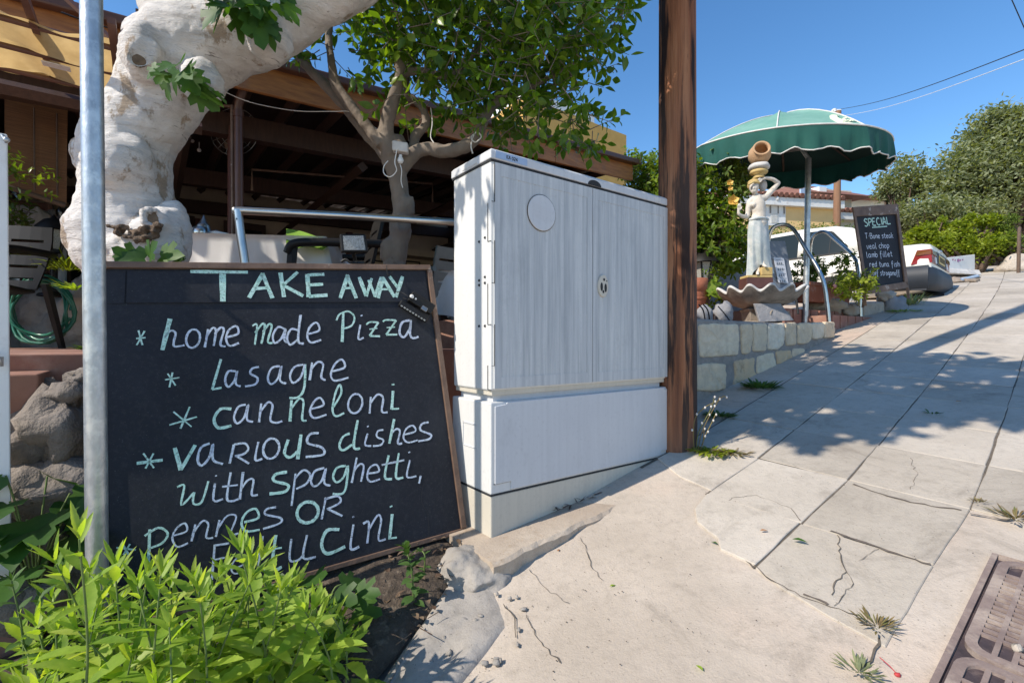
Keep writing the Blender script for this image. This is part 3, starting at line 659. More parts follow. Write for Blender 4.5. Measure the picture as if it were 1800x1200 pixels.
# ------------------------------------------------------------------ TAKE AWAY blackboard
BR = V((-.2085, 2.115, -.822)); TR = V((-.389, 2.265, .342))
BA = V((.863, .5, .068)).normalized(); BB = (TR-BR); BB = (BB-BA*BB.dot(BA)).normalized(); BN = BA.cross(BB).normalized(); BH = (TR-BR).length
BWd = 1.215
def bp(px, py, off=0):   # point of the board's face seen at a photo pixel
    d = V(((px-900)/F, 1, (600-py)/F)); t = (BR+BN*off).dot(BN)/d.dot(BN); return d*t
def bq(a, b, n=0): return BR-BA*a+BB*b+BN*n   # a metres left of the right edge, b up
bd = thing("menu_blackboard", bq(.6, 0), "large leaning take away blackboard with hand chalked menu", "blackboard")
m = MB(); m.prism([bq(.014, .014), bq(BWd-.01, .014), bq(BWd-.01, BH-.012), bq(.014, BH-.012)], -BN*.014); m.build("panel", MT['board'], bd)
def bar(a0, a1, b0, b1, n0, n1):
    m = MB(); m.prism([bq(a0, b0, n0), bq(a0, b1, n0), bq(a1, b1, n0), bq(a1, b0, n0)][::-1], BN*(n1-n0)); return m
bar(-.004, BWd, BH-.013, BH+.010, -.02, .016).build("frame_rail", MT['frame'], bd, bevel=.002)
bar(-.004, BWd, -.004, .014, -.02, .010).build("frame_rail", MT['frame'], bd, bevel=.002)
bar(-.010, .013, .0145, BH-.0135, -.02, .013).build("frame_stile", MT['frame'], bd, bevel=.002)
bar(BWd-.009, BWd+.01, .0145, BH-.0135, -.02, .012).build("frame_stile", MT['frame'], bd, bevel=.002)
m = MB()
q0 = bp(222, 466); q1 = bp(752, 474); q2 = bp(757, 528); q3 = bp(222, 533)
m.prism([bp(224, 476, .001), bp(222, 533, .001), bp(754, 531, .001), bp(746, 476, .001)], BN*.004); m.build("header_board", MT['board'], bd, bevel=.0015)
m = MB(); m.prism([bp(176, 476, .001), bp(178, 534, .001), bp(219, 533, .001), bp(221, 476, .001)], BN*.002)
for k in range(5): m.stroke([bp(180, 486+9*k, .0035), bp(217, 485+9*k, .0035)], .002, BN)
m.build("patch_board", MT['board'], bd)
m = MB(); m.stroke([bp(744, 850, .001), bp(741, 880, .001), bp(752, 905, .001), bp(754, 960, .001)], .0018, BN, jit=.4); m.stroke([bp(235, 535, .001), bp(745, 534, .001)], .0014, BN); m.build("surface_crack", MT['seam'], bd)
m = MB()
q = [(-.03, -.055), (.03, -.02)]
bar(.05, .95, -.05, -.012, -.05, -.03).build("loose_slat", MT['seam'], bd)
def A_(x, y): return (150+.3889*x, 450+.3892*y)
def B_(x, y): return (150+.3889*x, 750+.3889*y)
def circ(cx, cy, rx, ry): return [(cx+rx*math.cos(t)+.12*ry*math.sin(t), cy-ry*math.sin(t)) for t in [1.2+2*math.pi*k/9 for k in range(10)]]
LINES = [
 ("A", [(1, 24, [(620, 80), (622, 205)]), (1, 16, [(475, 70), (735, 73)]), (1, 18, [(803, 78), (740, 188)]), (1, 18, [(800, 78), (846, 190)]), (1, 14, [(765, 147), (828, 143)]),
  (1, 19, [(882, 75), (898, 185)]), (1, 15, [(960, 72), (892, 133)]), (1, 15, [(892, 130), (985, 180)]), (1, 18, [(1003, 82), (1010, 185)]), (1, 14, [(1003, 86), (1080, 82)]), (1, 14, [(1007, 131), (1075, 127)]), (1, 15, [(1010, 182), (1095, 176)]),
  (1, 16, [(1187, 85), (1152, 190)]), (1, 16, [(1182, 85), (1225, 190)]), (1, 11, [(1164, 146), (1210, 143)]), (1, 17, [(1238, 95), (1270, 180)]), (1, 13, [(1270, 182), (1295, 100)]), (1, 13, [(1280, 108), (1310, 180)]), (1, 14, [(1308, 185), (1338, 95)]),
  (1, 15, [(1348, 95), (1324, 190)]), (1, 16, [(1343, 95), (1398, 185)]), (1, 10, [(1335, 150), (1375, 150)]), (1, 15, [(1375, 92), (1412, 142)]), (1, 16, [(1434, 92), (1404, 186)])], "TAKE AWAY"),
 ("A", [(1, 7, [(230, 372), (272, 368)]), (1, 7, [(240, 335), (258, 402)]), (1, 7, [(268, 338), (232, 402)]), (1, 18, [(383, 283), (348, 424)]), (0, 9, [(355, 372), (385, 337), (408, 348), (400, 385), (404, 408), (448, 402)]), (0, 9, circ(487, 372, 31, 42)),
  (0, 10, [(555, 330), (540, 412)]), (0, 9, [(548, 362), (575, 325), (590, 337), (580, 405)]), (0, 9, [(585, 352), (612, 322), (626, 335), (610, 398), (634, 408)]), (0, 9, [(640, 366), (690, 350), (684, 317), (652, 330), (636, 370), (652, 405), (694, 392)]),
  (1, 8, [(755, 315), (776, 312), (766, 400)]), (1, 9, [(768, 347), (800, 306), (811, 320), (796, 395)]), (1, 9, [(803, 342), (830, 307), (842, 320), (825, 385), (846, 392)]), (0, 9, [(905, 332), (872, 320), (848, 357), (856, 392), (886, 372), (905, 330), (900, 380), (922, 390)]),
  (0, 9, [(962, 335), (930, 330), (912, 368), (926, 400), (958, 378)]), (0, 10, [(973, 265), (962, 380), (988, 395)]), (0, 9, [(1005, 352), (1057, 335), (1045, 300), (1015, 320), (1003, 360), (1020, 390), (1066, 378)]),
  (1, 12, [(1166, 256), (1161, 387)]), (1, 8, [(1135, 290), (1150, 262), (1190, 250), (1216, 275), (1205, 312), (1168, 328)]), (0, 8, [(1243, 310), (1234, 373), (1258, 368)]), (0, 10, [(1247, 266), (1250, 271)]),
  (1, 8, [(1270, 310), (1286, 298), (1325, 299)]), (1, 9, [(1325, 299), (1285, 360)]), (1, 9, [(1285, 360), (1332, 362)]), (1, 6, [(1284, 330), (1320, 326)]), (1, 8, [(1345, 296), (1360, 288), (1405, 290)]), (1, 9, [(1405, 290), (1360, 355)]), (1, 9, [(1360, 355), (1410, 354)]), (1, 6, [(1362, 323), (1400, 320)]),
  (0, 10, [(1467, 290), (1432, 300), (1420, 345), (1440, 366), (1466, 328), (1472, 288), (1468, 350), (1480, 370), (1506, 364)])], "home made Pizza"),
 ("A", [(1, 6, [(360, 558), (425, 548)]), (1, 6, [(372, 530), (408, 584)]), (1, 8, [(394, 525), (380, 592)]), (1, 11, [(613, 465), (573, 602)]), (1, 9, [(573, 602), (616, 594)]), (0, 9, [(680, 520), (647, 520), (632, 558), (645, 590), (674, 562), (686, 518), (680, 575), (702, 588)]),
  (0, 9, [(785, 500), (755, 507), (746, 530), (778, 550), (768, 578), (722, 588)]), (0, 9, [(880, 496), (842, 506), (825, 550), (840, 578), (870, 552), (886, 496), (880, 560), (908, 575)]), (0, 9, [(985, 490), (946, 500), (925, 540), (940, 572), (974, 545), (992, 488)]), (1, 10, [(994, 488), (990, 590), (965, 635), (922, 640)]),
  (0, 10, [(1025, 480), (1014, 560)]), (0, 9, [(1020, 512), (1050, 478), (1075, 490), (1066, 545), (1086, 560)]), (0, 9, [(1116, 520), (1172, 502), (1160, 467), (1130, 485), (1110, 530), (1126, 562), (1190, 548)])], "lasagne"),
 ("A", [(1, 7, [(380, 762), (505, 725)]), (1, 6, [(398, 702), (480, 770)]), (1, 8, [(472, 680), (430, 778)]), (1, 13, [(660, 690), (612, 690), (582, 735), (602, 775), (660, 765)]), (0, 9, [(725, 670), (692, 680), (672, 725), (686, 755), (718, 728), (736, 670), (730, 735), (758, 748)]),
  (0, 9, [(795, 665), (785, 750)]), (0, 9, [(792, 702), (825, 660), (846, 675), (836, 738), (862, 752), (890, 744)]), (1, 12, [(932, 650), (925, 746)]), (1, 9, [(930, 690), (965, 645), (986, 657), (980, 735), (1000, 742)]), (0, 9, [(1020, 690), (1076, 672), (1062, 640), (1035, 655), (1015, 700), (1035, 730), (1090, 715)]),
  (1, 9, [(1122, 680), (1156, 620), (1150, 580), (1130, 620), (1117, 690), (1132, 722), (1170, 708)]), (0, 9, circ(1220, 665, 32, 44)), (0, 9, [(1290, 635), (1285, 710)]), (0, 9, [(1290, 662), (1320, 625), (1346, 640), (1340, 700), (1366, 705)]), (1, 14, [(1391, 608), (1385, 692)]), (1, 8, [(1385, 690), (1418, 688)]), (1, 12, [(1390, 576), (1391, 583)])], "canneloni"),
 ("A", [(1, 13, [(232, 935), (350, 920)]), (1, 7, [(262, 890), (310, 956)]), (1, 8, [(308, 890), (272, 958)]), (1, 17, [(404, 865), (432, 965)]), (1, 14, [(432, 965), (497, 852)]), (0, 10, [(562, 845), (522, 865), (508, 920), (526, 945), (560, 908), (577, 848), (577, 918), (622, 938)]),
  (0, 10, [(672, 850), (652, 936)]), (0, 9, [(672, 850), (720, 845), (737, 870), (715, 893), (676, 902)]), (0, 9, [(680, 900), (740, 936)]), (0, 9, [(782, 838), (768, 918), (800, 914)]), (0, 10, circ(840, 868, 36, 46)), (1, 12, [(917, 828), (900, 888), (926, 908), (960, 880)]), (1, 15, [(975, 805), (960, 916)]),
  (0, 10, [(1055, 798), (1015, 804), (1005, 843), (1068, 863), (1076, 895), (996, 906)]), (1, 10, [(1195, 800), (1165, 815), (1148, 855), (1165, 876), (1206, 850)]), (1, 11, [(1231, 740), (1213, 858), (1242, 868)]), (0, 8, [(1276, 800), (1264, 850), (1292, 857)]), (0, 9, [(1276, 766), (1278, 771)]), (0, 8, [(1347, 784), (1322, 790), (1318, 815), (1347, 830), (1335, 852), (1300, 857)]),
  (1, 11, [(1396, 735), (1374, 846)]), (0, 9, [(1382, 802), (1406, 780), (1422, 792), (1412, 843), (1432, 845)]), (0, 8, [(1443, 805), (1492, 790), (1480, 765), (1450, 780), (1438, 820), (1460, 841), (1502, 830)]), (0, 9, [(1552, 750), (1522, 757), (1515, 785), (1562, 806), (1552, 826), (1505, 835)])], "various dishes"),
 ("B", [(1, 9, [(415, 272), (447, 265), (434, 352), (492, 295)]), (1, 9, [(492, 295), (488, 345), (526, 338), (556, 245)]), (0, 9, [(586, 255), (580, 332), (622, 325)]), (0, 8, [(590, 218), (592, 223)]), (0, 9, [(657, 205), (640, 318), (660, 335), (692, 325)]), (0, 8, [(618, 270), (690, 262)]), (0, 10, [(713, 203), (698, 327)]), (0, 9, [(705, 278), (735, 240), (760, 240), (752, 305), (780, 306)]),
  (1, 13, [(912, 203), (860, 214), (853, 243), (916, 262), (902, 292), (832, 302)]), (0, 9, [(950, 210), (932, 356)]), (0, 9, [(948, 232), (986, 195), (1016, 215), (1000, 255), (953, 280)]), (0, 9, [(1080, 185), (1037, 200), (1020, 245), (1036, 268), (1068, 243), (1087, 188), (1080, 252), (1108, 265)]),
  (1, 10, [(1177, 175), (1137, 185), (1120, 225), (1137, 250), (1168, 225), (1187, 175), (1180, 260), (1163, 300), (1118, 302)]), (0, 9, [(1227, 138), (1204, 252)]), (0, 9, [(1212, 202), (1240, 168), (1258, 180), (1246, 247)]), (0, 8, [(1280, 210), (1327, 200), (1315, 170), (1285, 185), (1274, 225), (1290, 247), (1332, 235)]),
  (1, 11, [(1371, 128), (1354, 225), (1386, 235)]), (0, 8, [(1340, 172), (1392, 160)]), (1, 10, [(1417, 118), (1404, 225), (1437, 228)]), (0, 8, [(1385, 162), (1442, 150)]), (0, 8, [(1467, 150), (1454, 224), (1496, 222)]), (0, 9, [(1463, 112), (1465, 117)]), (0, 9, [(1516, 220), (1508, 255)])], "with spaghetti,"),
 ("B", [(1, 7, [(140, 545), (228, 555)]), (1, 7, [(168, 528), (195, 575)]), (1, 7, [(202, 528), (172, 577)]), (1, 11, [(291, 462), (285, 622)]), (1, 10, [(268, 492), (330, 455), (372, 480), (350, 522), (296, 546)]), (0, 8, [(400, 490), (458, 470), (450, 435), (415, 455), (393, 500), (415, 541), (464, 524)]),
  (0, 9, [(497, 440), (480, 516)]), (0, 8, [(488, 478), (530, 425), (556, 440), (546, 498), (578, 500)]), (0, 9, [(606, 420), (590, 496)]), (0, 8, [(598, 462), (640, 402), (682, 405), (656, 483), (692, 480)]), (1, 10, [(718, 430), (782, 410), (770, 370), (730, 385), (706, 430), (725, 470), (788, 464)]), (0, 9, [(862, 362), (820, 371), (815, 395), (882, 411), (878, 435), (803, 460)]),
  (1, 14, circ(1005, 385, 48, 48)), (0, 9, [(1087, 318), (1068, 417)]), (0, 9, [(1080, 327), (1140, 312), (1152, 340), (1092, 372)]), (0, 9, [(1095, 370), (1162, 402)])], "Pennes OR"),
 ("B", [(0, 10, [(585, 530), (572, 690)]), (0, 9, [(585, 535), (650, 525)]), (0, 8, [(580, 600), (630, 590)]), (0, 7, [(662, 640), (712, 622), (700, 590), (672, 605), (660, 645), (680, 662), (722, 648)]), (0, 9, [(802, 493), (784, 640), (830, 632)]), (0, 7, [(755, 580), (822, 568)]),
  (1, 13, [(861, 488), (845, 638), (888, 632)]), (1, 8, [(818, 556), (888, 545)]), (0, 9, [(931, 505), (924, 598), (960, 602), (988, 575)]), (0, 10, [(1002, 488), (985, 590), (1042, 586)]), (1, 14, [(1148, 463), (1092, 468), (1068, 530), (1095, 572), (1174, 540)]), (0, 10, [(1212, 440), (1199, 548), (1238, 540)]), (0, 9, [(1210, 403), (1212, 409)]),
  (0, 10, [(1255, 437), (1282, 432), (1274, 526)]), (0, 9, [(1278, 472), (1320, 400), (1337, 420), (1325, 508), (1358, 506)]), (1, 14, [(1387, 393), (1375, 507)]), (1, 8, [(1375, 503), (1408, 499)]), (1, 12, [(1381, 356), (1383, 362)])], "Fettucini")]
for key, strokes, txt in LINES:
    cv = A_ if key == "A" else B_; groups = []; xmax = -99
    for st_ in sorted(strokes, key=lambda s_: min(p[0] for p in s_[2])):
        if min(p[0] for p in st_[2]) > xmax+17: groups.append([])
        groups[-1].append(st_); xmax = max(xmax, max(p[0] for p in st_[2]))
    for g_ in groups:
        m = MB()
        for mi, wd, pts in g_:
            q = [bp(*cv(*p), .0062 if txt == "TAKE AWAY" else .0018) for p in pts]
            m.stroke(q, wd*.3889*q[0].y/F*.98, BN, 0 if mi else 1, .16)
        m.build("chalk_word", [MT['mint'], MT['lilac']], bd)
# clip lamp hanging on the board
lp = thing("clip_lamp", bp(735, 540, .03), "small black solar clip lamp hanging on the blackboard edge", "lamp")
c = bp(741, 533, .03); ca, sa = math.cos(-.62), math.sin(-.62)
LX = BA*ca+BB*sa; LY = BB*ca-BA*sa
m = MB(); m.box(c, .118, .050, .026, (LX, LY, BN)); m.build("housing", MT['chair'], lp, bevel=.004)
c2 = bp(727, 547, .025); m = MB(); m.box(c2, .142, .030, .024, (LX, LY, BN)); bx = m.build("lamp_bar", MT['chair'], lp, bevel=.005)
m = MB()
for k in range(9): m.box(c2-LY*.0135+LX*(-.058+.0145*k)+BN*.012, .009, .006, .004, (LX, LY, BN))
m.build("led_row", MT['led'], bx)
m = MB(); cc = bp(724, 521, .045); m.ell(cc, .010, .010, .006, 12, ax=(BA, BB, BN)); m.ell(cc+LX*.02, .005, .005, .004, 10, ax=(BA, BB, BN)); m.build("button", MT['whitepl'], lp)
m = MB(); m.box(c+LX*.02-LY*.022+BN*.014, .028, .02, .012, (LX, LY, BN)); m.build("hinge", MT['pewter'], lp, bevel=.002)
m = MB(); m.tube(catmull([bp(680, 466, .02), bp(680, 475, .022), bp(683, 484, .02), bp(690, 478, .018)], 4), .0016, 6); m.tube(catmull([bp(694, 512, .01), bp(706, 514, .02), bp(716, 520, .045), bp(728, 528, .046), bp(716, 526, .045), bp(708, 524, .03)], 4), .0015, 6); m.build("wire", MT['black'], lp)
# floodlight
fl = thing("floodlight", P(640, 470, 2.3), "black solar floodlight standing above the board's top edge", "lamp")
q = [P(597, 411, 2.22), P(643, 411, 2.27), P(648, 443, 2.27), P(600, 443, 2.22)]
nn = (q[1]-q[0]).cross(q[3]-q[0]).normalized(); nn = nn if nn.y < 0 else -nn
m = MB(); m.prism(q, -nn*.03); m.build("housing", MT['chair'], fl, bevel=.006)
cq = sum(q, V((0, 0, 0)))/4; m = MB(); m.prism([cq+(p-cq)*.78+nn*.002 for p in q], -nn*.001); m.build("led_glass", MT['led'], fl)
m = MB(); m.tube([cq-nn*.03+V((0, 0, -.04)), P(624, 455, 2.3), P(626, 472, 2.3)], .009, 8); m.box(P(632, 462, 2.3), .05, .03, .012); m.tube(catmull([P(600, 460, 2.26), P(608, 456, 2.26), P(616, 461, 2.26), P(630, 463, 2.27)], 4), .006, 8); m.build("stand", MT['chair'], fl)

# dead leaves and twigs on the soil bed
m = MB()
for k in range(340):
    u = rs.uniform(.15, 1.02); v = rs.uniform(-1.9, -1.15)
    if v > -1.16-.55*max(0, u-.2): continue
    p = W(u, v, Gz(u, v)+.045+rs.uniform(0, .012)-(.05*min(1, (1.05-u)*2)*min(1, (-1.1-v)*3) if v < -1.1 else 0)*.4)
    if rs.random() < .75: m.leaf(p, V((rs.uniform(-1, 1), rs.uniform(-1, 1), rs.uniform(-.2, .4))), Z, .015+.03*rs.random(), .012+.012*rs.random(), fold=.5, curl=.6)
    else: m.tube([p, p+V((rs.uniform(-.05, .05), rs.uniform(-.05, .05), .008))], .0015, 5)
o = m.build("dead_leaf_litter", leafmat('dead_leaves', [(.10, .06, .04), (.22, .15, .09), (.30, .22, .15), (.14, .10, .08)], .1), org=W(.6, -1.5, -.9)); tag(o, "brown dead leaves and twigs on the soil below the board", "leaves", kind="stuff")
m = MB()
for k in range(60):
    u = rs.uniform(.3, 1.05); v = -1.02-.36*u+rs.uniform(-.10, .16)
    m.ell(W(u, v, Gz(u, v)+.008), rs.uniform(.004, .014), rs.uniform(.004, .012), rs.uniform(.003, .008), 8, ns=.6, seed=k)
o = m.build("cement_crumbs", MT['rubble'], org=W(.7, -1.2, -.95)); tag(o, "grey cement crumbs along the edge of the soil bed", "rubble", kind="stuff")
# ------------------------------------------------------------------ fig tree
FY = 2.3
def fp(px, py, dy=0): return P(px, py, FY+dy)
fig = thing("fig_tree", fp(228, 700), "old fig tree with thick whitewashed bent trunk behind the blackboard", "tree")
def rw(r, px, Y): return r*Y/F/(1+.22*min(1, abs(px-900)/700))
m = MB()
def limb(m, pts, n=20, Y=FY):
    q = catmull([V((a, b, d)) for a, b, r, d in pts], 5); rr = catmull([V((r, 0, 0)) for a, b, r, d in pts], 5)
    m.tube([P(p.x, p.y, Y+p.z) for p in q], [rw(r_.x, p.x, Y+p.z)*(1+.04*noise.noise(V((i*.35, 1, 2)))) for i, (r_, p) in enumerate(zip(rr, q))], n)
limb(m, [(236, 640, 55, .05), (234, 540, 62, .04), (230, 475, 80, .03), (225, 435, 98, 0), (226, 395, 95, 0), (226, 350, 84, 0), (224, 300, 84, 0), (226, 255, 88, 0), (256, 205, 80, 0), (284, 155, 84, .0), (318, 105, 92, 0), (385, 68, 80, .0), (460, 38, 72, -.03), (540, -5, 66, -.06), (620, -52, 62, -.1), (700, -120, 56, -.15), (800, -240, 48, -.2), (880, -380, 38, -.25), (960, -560, 28, -.3)])
limb(m, [(315, 125, 80, .03), (330, 70, 82, .05), (326, 15, 84, .08), (305, -50, 78, .1), (280, -140, 66, .15), (270, -260, 52, .2), (290, -420, 40, .2)])
for (px, py, r, rz, dy) in [(152, 268, 30, 40, -.03), (215, 290, 60, 50, -.12), (262, 75, 46, 40, -.06), (288, 425, 55, 60, -.12), (160, 410, 52, 45, -.08), (245, 445, 76, 34, -.1), (300, 395, 36, 40, -.1), (180, 435, 52, 34, -.06), (355, 145, 40, 40, -.14), (252, 95, 36, 46, -.2), (475, 75, 40, 30, -.1)]:
    c = fp(px, py, dy); m.ell(c, rw(r, px, FY), rw(r, px, FY), rz*FY/F, 16, ns=.15, seed=px % 17)
trunk_m = m
# pruning scars: rings with a sunken centre
def scar(px, py, r, dy, tilt=0, asp=1.3, name="pruning_scar"):
    m = trunk_m; c = fp(px, py, dy); R0 = r*FY/F
    d = V((-c.x*.5, -1, .1)).normalized(); X = d.cross(Z).normalized(); Y_ = X.cross(d)
    ct, st = math.cos(tilt), math.sin(tilt); X, Y_ = X*ct+Y_*st, Y_*ct-X*st
    pts = [c+X*(R0*math.cos(2*math.pi*k/22))+Y_*(R0*asp*math.sin(2*math.pi*k/22)) for k in range(23)]
    m.tube(pts, [R0*.26*(1+.35*noise.noise(V((k*.6, px, 0)))) for k in range(23)], 10)
    m = MB(); m.ell(c-d*(R0*.15), R0*.95, R0*asp*.95, R0*.22, 18, ax=(X, Y_, d), ns=.2, seed=px); m.build("scar_core", mat('scar_wood', (.22, .155, .10), (.11, .075, .05), 30, .9, b=.8, bs=50) if 'scar_wood' not in bpy.data.materials else bpy.data.materials['scar_wood'], fig)
scar(250, 95, 15, -.262, .45, 1.7); scar(356, 143, 9, -.24, 0, .9); 
scar(270, 386, 13, -.24, -.4, 1.25)
trunk = trunk_m.build("trunk", MT['fig'], fig, remesh=.0125, smooth_it=4, disp=[('', .22, .05), ('', .06, .014), ('', .02, .006)])
# hollow with broken dark wood at the base
m = MB()
for i in range(26):
    px = 190+rs.random()*90; py = 398+rs.random()*30-(abs(px-235)*.12)
    c = fp(px, py, -.265+.02*rs.random()); m.ell(c, .008+.012*rs.random(), .02, .006+.012*rs.random(), 9, ns=.9, seed=i)
m.build("rotten_hollow", mat('rotten_wood', (.26, .18, .12), (.03, .02, .014), 26, .95, b=1, bs=60, bd=.02), fig, remesh=.006, disp=[('', .02, .012)])
m = MB(); rf = random.Random(5)
def figcluster(m, c, n, sp, L, droop=.6):
    for i in range(n):
        o = V((rf.uniform(-1, 1), rf.uniform(-1, 1), rf.uniform(-.8, .8)))*sp
        d = V((o.x*1.2+rf.uniform(-.5, .5)*sp, o.y+rf.uniform(-.6, .3)*sp, -abs(rf.uniform(.1, droop))*sp*2))
        m.figleaf(c+o, d, V((rf.uniform(-.5, .5), rf.uniform(-1.3, -.3), rf.uniform(.3, 1))), L*rf.uniform(.7, 1.15))
figcluster(m, fp(318, 130, -.33), 9, .055, .10); figcluster(m, fp(300, 128, -.34), 5, .05, .085)
figcluster(m, fp(425, -8, -.33), 17, .085, .13); figcluster(m, fp(452, 18, -.3), 8, .05, .10); figcluster(m, fp(470, -15, -.3), 8, .06, .11); figcluster(m, fp(395, -25, -.28), 8, .07, .11)
def basal(px, py, dx, dz, L, Y=1.98):
    m.figleaf(P(px, py, Y), V((dx, -.35, dz)), V((0, -1, .35)), L)
basal(258, 455, -.6, .05, .11); basal(262, 455, .35, .35, .10); basal(280, 452, .8, .05, .12); basal(240, 458, -.3, .25, .09); basal(312, 460, .3, .05, .06); basal(318, 452, .1, -.3, .05)
# overhead crown (mostly above the frame; shades the pavement)
def crown_pts(seed, blobs, k):
    r_ = random.Random(seed); out = []
    for (c, rx, ry, rz, n) in blobs:
        for i in range(n):
            while True:
                d = V((r_.uniform(-1, 1), r_.uniform(-1, 1), r_.uniform(-1, 1)))
                if .25 < d.length < 1: break
            out.append(V((c[0]+d.x*rx, c[1]+d.y*ry, c[2]+d.z*rz)))
    return out
H = SDIR.copy()
def above(gx, gy, z):  # point at height z that shades ground point
    g = V((gx, gy, G(gx, gy))); t = (z-g.z)/-SDIR.z; return g-SDIR*t
blobs = []
for (px, py, z, r, n) in [(1470, 705, 2.75, .34, 60), (1580, 705, 2.9, .42, 90), (1690, 685, 2.8, .42, 90), (1790, 690, 2.9, .40, 90), (1560, 640, 3.0, .40, 80), (1680, 640, 3.1, .45, 95), (1480, 620, 3.1, .34, 60), (1400, 650, 2.9, .30, 60), (1330, 690, 2.8, .3, 60), (1420, 735, 2.65, .22, 30), (1850, 660, 3.0, .45, 90), (1900, 720, 2.9, .4, 70), (1440, 752, 2.7, .20, 34), (1530, 745, 2.75, .22, 36), (1640, 725, 2.8, .28, 46), (1390, 770, 2.65, .14, 14), (1740, 720, 2.8, .26, 36), (1520, 660, 2.95, .36, 22), (1620, 655, 2.95, .36, 22), (1330, 640, 3.0, .3, 50)]:
    g = GP(px, py); c = above(g.x, g.y, z); blobs.append((c, r, r, r*.6, n))
for p in crown_pts(11, blobs, 1):
    m.figleaf(p, V((rf.uniform(-1, 1), rf.uniform(-1, 1), rf.uniform(-.8, .1))), V((rf.uniform(-.5, .5), rf.uniform(-.5, .5), 1)), rf.uniform(.11, .19))
# leaf sprays that dapple the cabinet side and the board
for (pt, z, n, sp) in [(cp(0, .24, .72), 2.0, 4, .05), (cp(0, .05, .62), 1.85, 5, .06), (cp(0, .28, .62), 2.1, 2, .03)]:
    t = (z-pt.z)/-SDIR.z; figcluster(m, pt-SDIR*t, n, sp, .13)
m.build("foliage", MT['figleaf'], fig)
# fig fruits / twig stub
m = MB(); m.tube([fp(242, 62, -.18), fp(238, 55, -.22), fp(231, 52, -.24)], [.012, .008, .004], 8); m.build("broken_twig", MT['brownstem'], fig)

# ------------------------------------------------------------------ lemon tree
LY_ = 2.75
def lpnt(px, py, dy=0): return P(px, py, LY_+dy)
lem = thing("lemon_tree", lpnt(695, 640), "lemon tree with glossy green crown behind the handrail", "tree")
m = MB()
def branch(m, pts, n=12, ns=.12):
    q = catmull([V((a, b, d)) for a, b, r, d in pts], 5); rr = catmull([V((r, 0, 0)) for a, b, r, d in pts], 5)
    m.tube([lpnt(p.x, p.y, p.z) for p in q], [max(.003, r_.x*LY_/F*(1+ns*noise.noise(V((i*.5, r_.x, 3))))) for i, r_ in enumerate(rr)], n)
branch(m, [(696, 660, 24, 0), (694, 560, 22, 0), (692, 480, 20, 0), (700, 430, 18, 0), (706, 380, 16, 0), (702, 330, 16, 0), (695, 295, 18, 0), (686, 268, 19, 0)])
branch(m, [(692, 290, 17, 0), (672, 262, 13, .02), (648, 238, 12, .04), (622, 205, 11, .05), (590, 168, 10, .05), (560, 138, 9, .05), (535, 112, 8, .05), (525, 95, 8, .05), (528, 60, 6, .06), (545, 0, 5, .1)])
branch(m, [(670, 255, 10, -.05), (640, 215, 9, -.05), (612, 180, 9, -.05), (590, 148, 9, -.05), (584, 115, 7, -.04), (578, 60, 6, 0), (590, -20, 5, 0)])
branch(m, [(688, 275, 15, -.02), (678, 232, 13, -.04), (690, 180, 11, -.06), (702, 140, 9, -.08), (702, 105, 9, -.09)])
branch(m, [(700, 130, 8, -.08), (745, 125, 7, -.02), (780, 135, 7, 0), (815, 118, 6, .05), (850, 60, 5, .1), (880, -40, 4, .1)])
branch(m, [(700, 300, 15, .0), (722, 275, 13, .0), (748, 262, 12, .0), (785, 266, 12, -.02), (822, 255, 11, -.03), (842, 235, 9, -.02), (852, 208, 9, 0), (872, 180, 8, .02), (905, 165, 7, .05), (960, 140, 5, .1), (1010, 110, 4, .1)])
branch(m, [(728, 268, 10, .05), (730, 240, 9, .08), (748, 220, 8, .1), (745, 195, 7, .1), (728, 175, 6, .1), (715, 160, 6, .1), (722, 90, 5, .12), (740, 20, 4, .1)])
for (px, py, r) in [(704, 405, 22), (688, 440, 23), (712, 362, 20), (697, 262, 22), (694, 480, 24)]: m.ell(lpnt(px, py), r*LY_/F*.9, r*LY_/F*.9, r*LY_/F*1.2, 12, ns=.3, seed=px % 9)
m.build("trunk", MT['lemonbark'], lem, remesh=.007, smooth_it=3, disp=[('', .05, .012)])
m = MB(); rl = random.Random(21); tw = MB()
CL = [(640, -20, 90, 70, 330), (760, -10, 140, 90, 700), (900, -20, 150, 100, 800), (1010, 0, 95, 90, 430), (690, 50, 70, 60, 200), (790, 100, 110, 70, 480), (905, 100, 110, 70, 430), (1000, 100, 75, 60, 260), (960, 175, 75, 40, 190), (885, 200, 60, 40, 150), (800, 165, 55, 30, 110), (745, 190, 35, 20, 55), (715, 205, 30, 15, 30), (1010, 215, 55, 35, 110), (880, 240, 34, 18, 40), (1020, 235, 35, 28, 40), (585, 65, 45, 50, 90), (558, 95, 25, 30, 35), (1050, 60, 50, 50, 100), (600, 10, 45, 40, 90), (900, 20, 180, 100, 600), (1060, -40, 60, 50, 110), (735, 60, 60, 60, 170), (940, 220, 55, 20, 40)]
